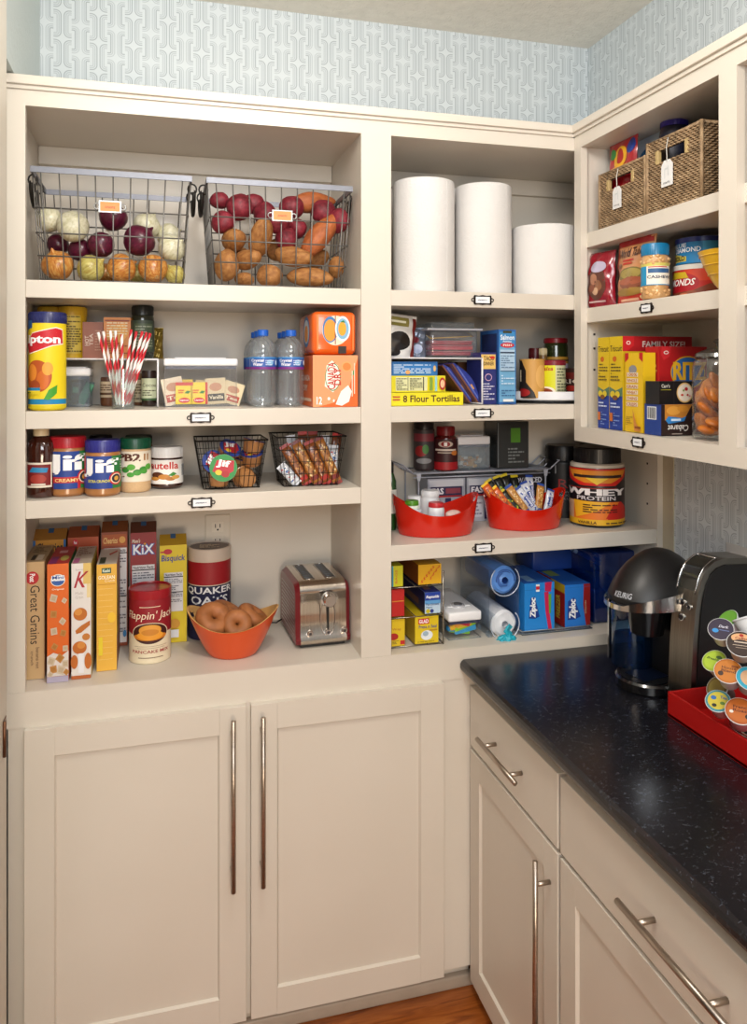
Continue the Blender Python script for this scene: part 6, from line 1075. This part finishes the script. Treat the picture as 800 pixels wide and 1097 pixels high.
foil_bag('grain_pouch', 'tall tan and red pouch showing a bowl of grains behind the cashew jar', 1.205, YX(684, 1.205)+.004, ZT2, .165, ZX(684, 254, 1.205)-ZT2, .06, P('#c88a58', .3, coat=.5), rz=-PI/2, decals=[R(.02, .88, .98, .99, '#a81820'), R(.0, .0, .1, .88, '#b82018'), R(.02, .0, .98, .12, '#c82c18'), T('World Table', .16, .70, .84, .84, '#3a1c14', shear=.3), R(.3, .64, .6, .67, '#b82c1c'), R(.34, .59, .56, .62, '#b82c1c'), E(.24, .58, .08, .04, '#7a5a40'), E(.55, .42, .34, .12, '#7a6a34'), E(.55, .44, .28, .08, '#a8944c'), G([(0, 0)], '#000000')][:-1]+[E(.55, .30, .30, .10, '#8a4a30'), E(.55, .33, .32, .06, '#a85a3c'), E(.5, .17, .4, .06, '#a8843c'), R(.2, .03, .7, .07, '#e8b090')], seed=5)
x = 1.185; y = YX(701.5, x); r = 14*mpp(x, y)
o = jar('cashew_jar', 'clear cashew jar with a bright blue lid and a blue label', x, y, ZT2, r, ZX(701.5, 262, x)-ZT2, P('#c89a64', .3, coat=.8), P('#1472a0', .3), .028, [R(0, 0, 1, 1, '#e8e4d8'), R(0, 0, .3, 1, '#1c8ab8'), R(0, .86, 1, 1, '#c8c060'), R(.34, .55, .9, .75, '#2a5a8a'), T('CASHEWS', .32, .30, .95, .44, '#1c2c4a', bold=.03), R(.34, .80, .8, .84, '#c82c20'), R(0, .0, 1, .04, '#1c8ab8')], lab0=.24, lab1=.64, labcol='#1c8ab8', arc=PI, neck=.95)
m = MB(); rnd = random.Random(4)
for i in range(70):
    a = rnd.uniform(0, 2*PI); zz = rnd.choice([rnd.uniform(.006, .028), rnd.uniform(.085, .105)]); m.blob(.006, .0045, .005, P(('#d8b07c', '#c89860')[i % 2], .35), ((r*.93)*math.cos(a), (r*.93)*math.sin(a), zz), 8, 6)
m.build('nuts', o)['kind'] = 'stuff'
ya, yb = YX(714, 1.245), YX(757, 1.245); yc = (ya+yb)/2+.016; rt_ = (ya-yb)/2*.88; xt_ = 1.235+rt_; h1 = ZX(736, 284, 1.25)-ZT2
o = thing('nut_tin', 'red almond tin with a white rim, under the blue tin', 'tin', (xt_, yc, ZT2), face(xt_, yc)); m = MB(); m.lathe([(0, 0), (rt_, 0), (rt_, h1), (0, h1)], P('#a81a1c', .35, coat=.3), 40)
m.decal(mcyl(rt_, 0, h1, PI), [R(0, 0, 1, 1, '#b8241c'), R(.3, .5, 1, 1, '#c83c1c'), E(.24, .46, .24, .3, '#a81420'), G([(.04, .6), (.12, .8), (.32, .78), (.36, .6)], '#c8a81c'), T('ALMONDS', -.06, .38, .44, .58, '#f4f0ec', bold=.03, shear=.3), G([(.0, .0), (.1, .18), (.4, .22), (.6, .42), (.75, .36), (.95, .2), (1, 0)], '#7a3a24')]+[E(.3+.09*i, .12+.06*math.sin(i*2), .06, .05, ('#b86a48', '#8a4a30', '#c88a68')[i % 3]) for i in range(8)], curved=True); m.build('body', o)
m = MB(); m.lathe([(rt_*1.02, h1-.012), (rt_*1.02, h1), (rt_*.95, h1+.001), (0, h1+.001)], P('#d8d4cc', .3), 40); m.build('lid', o)
z2_ = ZT2+h1+.002; h2 = ZX(740, 256, 1.25)-z2_; yc2 = yc-.006; r2_ = rt_*.95
o = thing('nut_tin', 'blue almond tin with a navy lid, on top of the red tin', 'tin', (xt_, yc2, z2_), face(xt_, yc2)); m = MB(); m.lathe([(0, 0), (r2_, 0), (r2_, h2), (0, h2)], P('#1a78ae', .35, coat=.3), 40)
m.decal(mcyl(r2_, 0, h2, PI), [R(0, 0, 1, 1, '#1c7cb4'), R(.5, .3, 1, .9, '#3a9ac8'), G([(0, .5), (.3, .3), (.3, .1), (0, .1)], '#c8b84c'), T('BLUE', .06, .68, .30, .84, '#f0f4f8', bold=.03), T('DIAMOND', .10, .46, .48, .66, '#f0f4f8', bold=.03), T('BOLD', .08, .14, .28, .34, '#1a1a28', bold=.03), E(.55, .34, .1, .16, '#b8744c'), E(.66, .26, .1, .14, '#c88a5c'), E(.78, .55, .08, .12, '#8a4a2c'), E(.8, .2, .14, .1, '#e0e4e8')], curved=True); m.build('body', o)
m = MB(); m.lathe([(r2_*1.03, h2-.008), (r2_*1.03, h2+.004), (0, h2+.004)], P('#1c2c74', .3), 40); m.build('lid', o)
MY = P('#d8a812', .3, coat=.5)
def ybowl(label, x, y, z, s=1):
    m = MB(); pr = [(0, 0), (.034, 0), (.036, .004)]+[(.036+.045*(t/8)**.7, .006+.082*t/8) for t in range(1, 9)]; pr2 = [(.036+.045*(t/8)**.7-.003, .006+.082*t/8) for t in range(8, 0, -1)]+[(0, .01)]
    m.lathe([(a*s, b*s) for a, b in pr+pr2], MY, 48)
    for t in (3, 5, 7): rr = .0365+.045*(t/8)**.7; m.tube([(rr*s*math.cos(2*PI*i/48), rr*s*math.sin(2*PI*i/48), s*(.006+.082*t/8)) for i in range(48)], .0016, MY, 5, True)
    say(m.build('mixing_bowl', None, (x, y, z)), label, 'bowl')
ybowl('bright yellow ridged bowl half hidden by the wall cabinet post', 1.235, -.532, ZT2+.0005, 1.0)
ybowl('second yellow bowl at the right edge of the picture', 1.25, -.74, ZT2+.0005, 1.0)
m = MB(); m.box(0, 0, 0, .08, .03, .15, P('#6a1018', .4)); say(m.build('storage_box', None, (1.325, -.58, ZT2+.0003), .0), 'dark red box in the shadow behind the yellow bowl', 'box')
# lowest wall cabinet shelf
ZT3 = 1.5415; Xt = 1.166
TRI = [R(0, 0, 1, .40, '#1c3c98'), R(0, .40, 1, 1, '#d8b81c'), G([(0, .36), (0, .46), (.5, .42), (1, .46), (1, .36)], '#5a7a60'), T('Triscuit', .05, .84, .95, .905, '#3a2c10', bold=.01, shear=.1), E(.4, .76, .16, .03, '#c8641c')]+FP(.12, .52, .88, .72, 6, '#6a5a20', 2)+[E(.3, .38, .18, .035, '#d8c02c'), E(.68, .38, .18, .035, '#d8c02c'), E(.5, .345, .2, .025, '#7a4a1c')]+FP(.15, .23, .9, .3, 2, '#c8d4f0', 3)+[R(.12, .09, .34, .18, '#c86a2c')]+FP(.42, .04, .9, .19, 6, '#7a94d0', 4)
rcart('cracker_box', 'yellow and blue cracker box, leftmost on the lowest wall cabinet shelf', 640.5, 652.5, 361.5, Xt, ZT3, .19, '#d0b01c', front=TRI)
rcart('cracker_box', 'yellow and blue cracker box with a red family size band, second from left', 653, 666.8, 360.5, Xt, ZT3, .21, '#d0b01c', front=TRI, right=[R(0, .84, 1, 1, '#a8141c'), G([(.0, 1), (.16, 1), (.16, .90), (.06, .84), (0, .84)], '#c01c24'), T('FAMILY SIZE!', .28, .885, .9, .95, '#e8d8d0', bold=.02), E(.08, .93, .03, .02, '#f0e8e0'), E(.08, .93, .02, .012, '#c01c24')])
rcart('cracker_box', 'smaller yellow wheat cracker box with brown lettering in front', 669.5, 688.5, 378, Xt, ZT3, .036, '#e0b81c', front=[G([(0, 1), (.2, 1), (.2, .93), (0, .88)], '#c01c20'), G([(1, 1), (.8, 1), (.8, .93), (1, .88)], '#c01c20'), E(.45, .79, .22, .055, '#8a8a90')]+[R(.1, .70-.075*i, .74, .70-.075*i+.052, '#e8e0d0') for i in range(6)]+[T(tx, .13, .705-.075*i, .71, .70-.075*i+.047, '#c0742c', bold=.02) for i, tx in enumerate(('100%', 'WHOLE', 'GRAIN', 'WHEAT', 'THINS', 'CRISPS'))]+FP(.1, .08, .5, .2, 5, '#a88a20')+[G([(.5, .3), (.7, .12), (.95, .02), (.6, .02)], '#c8843c'), R(.62, .05, .95, .08, '#8a4a1c')])
# ritz box, wide face towards the viewer
yf_, yk_ = -.2925, -.237; x0 = 1.206; x1 = X(757, yf_); h_ = Z(702, 371, yf_)-ZT3
carton('cracker_box', 'large red cracker box with a blue round emblem behind the small cracker boxes', (x0+x1)/2, yf_, ZT3, x1-x0, yk_-yf_, h_, '#b01a1e', front=[G([(.06, 1), (.26, 1), (.22, .88), (.10, .84), (.05, .9)], '#c8242c'), E(.15, .93, .05, .02, '#f0e8e0'), E(.15, .93, .035, .012, '#c8242c'), E(.60, .70, .36, .19, '#e0ac1c'), E(.60, .70, .34, .175, '#2464ac'), T('RITZ', .30, .61, .98, .82, '#e8b424', bold=.04)], left=[R(0, .0, 1, .20, '#2a8ab8'), E(.5, .26, .42, .08, '#e0ac1c'), E(.5, .26, .36, .065, '#2a1c10'), T('Ritz', .25, .23, .75, .29, '#e8c02c'), T('fresh stacks', .12, .42, .36, .62, '#e8b040', 90), T('Rich & buttery', .1, .70, .9, .74, '#e8c868'), T('to a taste', .15, .76, .85, .80, '#e8c868')])
yb0 = -.3625; x0 = 1.163; x1 = X(745, yb0); h_ = Z(706, 433.5, yb0)-ZT3
carton('cracker_box', 'dark brown cracker box with a blue barcode end lying in front', (x0+x1)/2, yb0, ZT3, x1-x0, .066, h_, '#2a1a18', front=[G([(.1, 1), (.9, 1), (.7, .6), (.3, .42), (.1, .5)], '#b8782c'), E(.35, .8, .2, .14, '#d0943c'), E(.62, .86, .16, .1, '#c8862c'), G([(.12, .5), (.2, .62), (.6, .56), (.72, .62), (.66, .46), (.2, .38)], '#2a7ac0'), R(.28, .47, .56, .54, '#c8dcf0'), T('Cabaret', .18, .14, .78, .34, '#e8e4e0', rot=180, bold=.01, shear=.2), R(.3, .04, .6, .07, '#a89a90')], left=[R(0, 0, 1, 1, '#1a3a86'), R(.16, .5, .72, .92, '#e0e4e8')]+[R(.2+.07*i, .53, .2+.07*i+(.03 if i % 2 else .045), .89, '#1a1a22') for i in range(7)], topcol='#1a3a86')
zc_ = ZT3+h_+.0005; x0 = X(707, yb0); x1 = X(743.5, yb0); hc = Z(725, 408.5, yb0)-zc_
carton('cracker_box', 'small black cracker box with a round cracker picture, on top of the brown one', (x0+x1)/2, yb0+.003, zc_, x1-x0, .055, hc, '#141214', front=[R(.42, 0, .43, 1, '#3a3634'), T('Carr\'s', .06, .72, .3, .88, '#d8d4c8', bold=.01), R(.04, .62, .34, .64, '#a8a41c'), E(.74, .5, .24, .44, '#d8b070'), E(.74, .5, .21, .38, '#e8dccb'), E(.78, .66, .05, .08, '#b81c24'), E(.66, .4, .04, .05, '#c84838'), E(.82, .4, .03, .05, '#b81c24'), E(.7, .6, .03, .05, '#8a9a4a'), E(.88, .35, .03, .04, '#d88a8a')])
jx, jy = 1.245, -.468
o = thing('cookie_jar', 'large glass jar of golden biscuits with a glass lid by the wall cabinet post', 'jar', (jx, jy, ZT3), face(jx, jy)); m = MB(); m.lathe([(0, 0), (.058, 0), (.061, .006), (.0615, .16), (.058, .178), (.052, .184)], clear('#f2f4f2', .14, .05), 40); m.lathe([(0, .005), (.056, .006), (.058, .009), (.058, .01)], clear('#e0e8e4', .2, .1), 32); m.build('body', o)
m = MB(); m.lathe([(.055, .184), (.058, .188), (.055, .196), (.03, .206), (.01, .209), (.012, .217), (.017, .222), (.012, .229), (0, .23)], clear('#b8b8b0', .3, .25, '#6a6a64'), 36); m.build('lid', o)
M_COOK = skin('biscuit', [(.3, '#a8561c'), (.6, '#c87828'), (.8, '#d89038')], 40, rough=.4, bump=.25); cb_ = None
for i, (dx, dy, dz, rt3, lab) in enumerate(((-.02, -.035, .016, (.2, .1, .2), 'lying lowest at the left'), (.02, -.03, .014, (.1, -.2, 1), 'lying lowest at the right'), (-.008, -.036, .036, (.3, -.15, .5), 'second layer at the left'), (.028, -.02, .036, (.2, .3, 2), 'second layer at the right'), (-.024, -.03, .058, (.5, .5, .2), 'third layer at the left'), (.012, -.036, .064, (.8, -.5, .9), 'third layer in the middle'), (-.016, -.032, .088, (1.0, .7, .2), 'leaning steeply in the middle'), (.02, -.026, .098, (.9, .9, .6), 'leaning steeply at the right'), (0, .01, .05, (.3, .2, 0), 'in the centre of the jar'), (0, .02, .09, (.6, .2, 0), 'at the back of the jar'), (-.004, -.03, .118, (.9, .8, 0), 'topmost of the pile'), (-.034, -.012, .026, (.1, .9, .3), 'standing against the left wall near the bottom'), (-.036, -.010, .072, (.3, 1.1, .3), 'standing against the left wall half way up'), (.0, -.034, .026, (1.2, .1, .3), 'upright at the front near the bottom'), (.034, -.018, .066, (.5, 1.0, .3), 'upright at the right half way up'), (.0, -.036, .100, (1.1, -.4, .3), 'upright at the front near the top'), (-.02, -.02, .112, (.4, -.8, .3), 'tipped to the left near the top'))):
    if cb_ is None: m = MB(); m.blob(.036, .023, .011, M_COOK, nu=24, nv=12, fn=lambda a, b, c: 1+.04*math.sin(9*a)*math.cos(7*b)); m.box(-.01, -.0006, .0078, .01, .0006, .0094, P('#8a4a1c', .5)); q = m.build('biscuit'); cb_ = q
    else: q = cb_.copy(); sc.collection.objects.link(q)
    an = face(jx, jy); cx_, sx2 = math.cos(an), math.sin(an); q.location = (jx+dx*cx_-dy*sx2, jy+dx*sx2+dy*cx_, ZT3+dz+.006); q.rotation_euler = rt3; say(q, 'golden biscuit in the glass jar, '+lab, 'biscuit', 'biscuits in the glass jar')
m = MB(); m.box(0, -.24, 0, .16, 0, .16, P('#5a1418', .4)); say(m.build('storage_box', None, (1.175, -.665, ZT3)), 'dark red box at the right edge of the picture on the lowest shelf', 'box')
# ================================================================ worktop: coffee maker, red tray, pod carousel
KX, KY, KZ = 1.10, -.305, CT+.001
K = thing('coffee_maker', 'black single cup coffee maker with chrome handle, water tank and silver control panel', 'coffee maker', (KX, KY, KZ), math.radians(-80))
KB = P('#0d0d0f', .22, coat=.6); KM = P('#131315', .4)
m = MB(); m.lathe([(0, 0), (.078, 0), (.082, .004), (.082, .022), (.078, .027), (0, .027)], KB, 48, 0, .085, 0, 1.0, 1.05); m.box(-.075, .09, 0, .075, .25, .027, KB, .004); m.lathe([(.062, .0275), (.062, .0285), (0, .0285)], P('#1a1a1c', .3, .4), 40, .0, .07); m.build('drip_base', K)
m = MB(); m.box(-.060, .115, .02, .078, .255, .255, KM, .012); m.lathe([(.040, .135), (.052, .21), (.0, .21)], KB, 36, .005, .068); m.lathe([(0, .135), (.04, .135)], KB, 36, .005, .068); m.build('body', K)
m = MB(); hp = [(0, .212), (.9, .212), (1, .218), (1.0, .230), (.92, .252), (.80, .276), (.64, .299), (.46, .318), (.28, .331), (.12, .337), (0, .338)]
hy, hsx, hsy = .108, .099, .134; m.lathe([(r_, z_) for r_, z_ in hp], KM, 56, 0, hy, 0, hsx, hsy)
hm = lambda u, v, q: ((hsx*(1.0-.08*v)+q+.0015)*math.sin(u), hy-(hsy*(1.0-.08*v)+q+.0015)*math.cos(u), .231+.021*v)
m.decal(lambda u, v, q: hm(-.05+.46*u, v, q+.0008), [T('KEURIG', 0, .15, 1, .75, '#b8bcc4', bold=.01)], curved=True); m.build('brew_head', K)
m = MB(); a0, a1 = -1.3, 1.75
m.grid(lambda u, v: ((hsx*1.03+.004)*math.sin(a0+(a1-a0)*u), hy-(hsy*1.03+.006)*math.cos(a0+(a1-a0)*u), .205+v*(.012+.036*max(0, (u-.52)/.48)**.8)+.010*max(0, (u-.5)*2)), 48, 3, M_CHROME)
m.grid(lambda u, v: ((hsx*1.0)*math.sin(a0+(a1-a0)*u)*(1+v*.05), hy-(hsy)*math.cos(a0+(a1-a0)*u)*(1+v*.06), .205+.010*max(0, (u-.5)*2)), 48, 1, M_CHROME)
pa = a1-.08; m.push(Matrix.Translation(((hsx*1.03+.006)*math.sin(pa), hy-(hsy*1.03+.008)*math.cos(pa), .237)) @ Matrix.Rotation(pa, 4, 'Z') @ Matrix.Rotation(PI/2, 4, 'X')); m.lathe([(.018, -.004), (.018, .003), (.014, .005), (0, .005)], P('#a8b8cc', .15, 1), 24); m.lathe([(.006, .005), (.006, .008), (0, .008)], P('#2a3440', .2, .8), 16); m.pop(); m.build('handle', K)
m = MB(); RC = clear('#9cc0e0', .2, .14, '#12304e'); m.lathe([(0, .026), (.05, .026), (.052, .03), (.053, .205), (.05, .208)], RC, 40, -.072, .095); m.lathe([(0, .03), (.048, .03), (.049, .10), (0, .10)], clear('#86b4dc', .1, .10, '#123a5c'), 32, -.072, .095)
m.box(-.125, .06, .03, -.120, .068, .2, M_CHROME); m.build('water_tank', K)
m = MB(); m.box(-.03, .03, .0285, .035, .11, .030, P('#101a30', .3, .4)); m.build('cup_plate', K)
cpf = [(.06, 0), (.064, .05), (.070, .15), (.078, .22), (.086, .26), (.098, .295), (.115, .318), (.14, .332), (.17, .337), (.26, .330), (.262, 0)]
m = MB(); m.prism(cpf, lambda a, b: (.078, a, b), lambda a, b: (.146, a, b), brushed('panel_steel', '#7a7872', .28, (60, 1, 1)), True); m.build('control_panel', K)
ins = [(.16+(a-.16)*.86+(.004), max(.0, b*.955)) for a, b in cpf]
m = MB(); m.prism(ins, lambda a, b: (.145, a, b), lambda a, b: (.1485, a, b), P('#0b0b0d', .5)); m.build('side_panel', K)
def cps(x, t, off):        # point on the curved panel front, t along the profile
    L = len(cpf)-3; k = min(int(t*L), L-1); f = t*L-k; a, b = Vector(cpf[k]), Vector(cpf[k+1]); p = a.lerp(b, f); n = Vector((-(b-a).y, (b-a).x)).normalized(); p = p+n*off; return (x, p.x, p.y)
m = MB(); m.grid(lambda u, v: cps(.086+.05*u, .52+.40*v, .001), 2, 14, P('#20221f', .15, coat=.6)); m.build('screen', K)
m = MB(); m.tube([cps(.084, .5+.44*i/14, .002) for i in range(15)]+[cps(.084+.054*i/6, .94, .002) for i in range(1, 7)], .0022, M_CHROME, 6); m.tube([cps(.138, .94-.44*i/14, .002) for i in range(15)], .0016, M_CHROME, 6); m.build('screen_bezel', K)
for x_, t_, rr_ in ((.090, .43, .0065), (.108, .42, .0075), (.128, .40, .0065), (.108, .34, .009)):
    p = cps(x_, t_, 0); m = MB(); m.push(Matrix.Translation(p) @ Matrix.Rotation(PI/2-.15, 4, 'X')); m.lathe([(rr_, 0), (rr_, .003), (rr_*.75, .0035)], M_CHROME, 20); m.lathe([(rr_*.75, .003), (rr_*.6, .004), (0, .004)], P('#16161a', .2), 16); m.pop(); m.build('button', K)
# red tray
tx0, ty1 = 1.116, -.452; RT = P('#a80e0c', .4); m = MB(); W_, D_, H_ = .29, .46, .055; t = .006
m.box(0, -D_, 0, W_, 0, .006, RT); m.box(0, -D_, 0, t, 0, H_, RT, .001); m.box(W_-t, -D_, 0, W_, 0, H_, RT, .001); m.box(t, -t, 0, W_-t, 0, H_, RT, .001); m.box(t, -D_, 0, W_-t, -D_+t, H_, RT, .001)
say(m.build('serving_tray', None, (tx0, ty1, CT+.001)), 'bright red rectangular tray on the worktop holding the coffee pod carousel', 'tray')
ccx, ccy, ccz = 1.285, -.60, CT+.0085
o = thing('pod_carousel', 'chrome wire carousel of coffee pods standing in the red tray', 'rack', (ccx, ccy, ccz)); m = MB(); n = 40
for rr_, zz in ((.098, .012), (.098, .006), (.05, .006)): m.tube([(rr_*math.cos(2*PI*i/n), rr_*math.sin(2*PI*i/n), zz) for i in range(n)], .0025, M_CHROME, 6, True)
m.lathe([(0, 0), (.09, 0), (.09, .004), (0, .006)], P('#1a1a1c', .3, .5), 40); m.build('base', o)
m = MB(); m.bar((0, 0, 0), (0, 0, .27), .005, M_CHROME)
m.build('spindle', o)
for zt3 in (.07, .14, .21):
    m = MB(); m.tube([(.062*math.cos(2*PI*i/n), .062*math.sin(2*PI*i/n), zt3) for i in range(n)], .0018, M_CHROME, 6, True); m.tube([(.045*math.cos(2*PI*i/n), .045*math.sin(2*PI*i/n), zt3-.03) for i in range(n)], .0018, M_CHROME, 6, True)
    for i in range(6): a = i*PI/3; m.bar((0, 0, zt3-.03), (.045*math.cos(a), .045*math.sin(a), zt3-.03), .0015, M_CHROME); m.bar((.045*math.cos(a), .045*math.sin(a), zt3-.03), (.062*math.cos(a), .062*math.sin(a), zt3), .0015, M_CHROME)
    m.build('pod_ring', o)
def at(px, py, t): r = _ray(px, py); return Vector((CAM[0]+r[0]*t, CAM[1]+r[1]*t, CAM[2]+r[2]*t))
def pod(px, py, t, n, lid, art, body, lab, s=1.0):
    p = at(px, py, t); n = (Vector(n)+Vector((-.05, .22, .42)) if n[1] < -.4 else Vector(n)).normalized(); o = thing('coffee_pod', lab, 'coffee pod', p, 0, 'coffee pods on the carousel'); o.rotation_mode = 'QUATERNION'; o.rotation_quaternion = n.to_track_quat('Z', 'Y'); o.scale = (s*.93, s*.93, s*.93)
    m = MB(); m.lathe([(.0255, -.002), (.0235, -.004), (.0225, -.012), (.0185, -.040), (.0165, -.043), (0, -.043)], P(body, .4), 28); m.lathe([(.0255, -.002), (.0272, -.0015), (.0272, .0005), (.0255, .001)], P('#d8dadd', .3), 32); m.build('cup', o)
    m = MB(); m.lathe([(.0262, .0008), (.0258, .0014), (0, .0016)], P(lid, .55), 32); m.decal(lambda u, v, q: ((u-.5)*.051, (v-.5)*.051, .0016+q), art, start=.0002); m.build('lid', o)
pod(772, 674, 1.60, (-.55, -.72, .45), '#2a2038', [E(.5, .5, .44, .44, '#241a38'), E(.3, .38, .13, .10, '#2a8ad0'), T('Dark', .4, .55, .8, .68, '#c8c8d8', shear=.3), R(.45, .42, .85, .46, '#5a6a9a')], '#c8bcb4', 'coffee pod with a dark purple lid at the top left of the carousel')
pod(794, 690, 1.56, (-.45, -.80, .40), '#2a1812', [E(.5, .72, .36, .2, '#d8a878'), E(.5, .36, .44, .3, '#2c1a14'), R(.1, .5, .9, .6, '#1c100c'), E(.5, .84, .08, .06, '#a82018'), T('Coffee', .28, .66, .74, .76, '#8a2018'), R(.25, .52, .75, .57, '#c8b8a8'), R(.2, .40, .8, .42, '#c8b8a8'), R(.3, .3, .7, .32, '#a89888')], '#a89084', 'coffee pod with a brown and cream lid at the top right of the carousel', 1.1)
pod(765, 708, 1.63, (-.70, -.50, .50), '#9ab82c', [E(.5, .5, .42, .42, '#b0cc3c'), T('Breakfast', .15, .5, .85, .62, '#3a5a1c', shear=.3), E(.65, .7, .14, .08, '#4a6a3a')], '#b8a8a4', 'coffee pod with a lime green lid at the left of the middle tier')
pod(780, 719, 1.58, (-.50, -.74, .45), '#b86a1c', [E(.5, .5, .44, .44, '#c07420'), T('House', .25, .56, .78, .68, '#5a2c10', bold=.02), T('Blend', .25, .42, .78, .54, '#5a2c10', bold=.02), E(.24, .34, .1, .1, '#3a2418'), R(.6, .66, .85, .76, '#8a4a1c')], '#a894a0', 'coffee pod with an orange lid in the middle tier', 1.08)
pod(803, 727, 1.55, (-.35, -.84, .42), '#2a9ab8', [E(.5, .5, .36, .36, '#c8a07c')], '#a09098', 'coffee pod with a turquoise ring lid at the right edge, middle tier')
pod(768, 737, 1.66, (-.85, -.10, .60), '#6a5a2c', [E(.5, .5, .4, .4, '#8a7a34')], '#4a3a30', 'coffee pod with an olive lid seen edge on at the lower left')
pod(769, 751, 1.62, (-.55, -.66, .52), '#3a8a9a', [E(.5, .5, .42, .42, '#c8b838'), E(.3, .6, .12, .1, '#2a6ab0'), T('Tea', .55, .62, .85, .76, '#2a4a9a'), E(.7, .42, .1, .08, '#5a7a2c'), E(.4, .25, .1, .08, '#2a2a1c')], '#b86a6a', 'coffee pod with a yellow and teal lid in the lowest tier')
pod(793, 762, 1.57, (-.45, -.76, .50), '#a8541c', [E(.5, .5, .44, .44, '#b8621e'), T('French', .25, .58, .8, .70, '#5a2410', bold=.02), T('Roast', .25, .44, .8, .56, '#5a2410', bold=.02), E(.2, .42, .07, .06, '#d8d4cc'), E(.78, .3, .12, .11, '#2a2420')], '#b87078', 'coffee pod with a rusty orange lid in the lowest tier', 1.15)
pod(779, 664, 1.66, (-.80, .10, .75), '#5a9a2c', [E(.5, .5, .44, .44, '#6aa83a')], '#d8dadc', 'white coffee pod with a green lid tipped back at the very top')
pod(797, 662, 1.63, (-.1, .5, .9), '#b8bcc4', [E(.5, .5, .4, .4, '#c8ccd4')], '#cfd2d6', 'white coffee pod lying back at the top behind the brown lidded one')
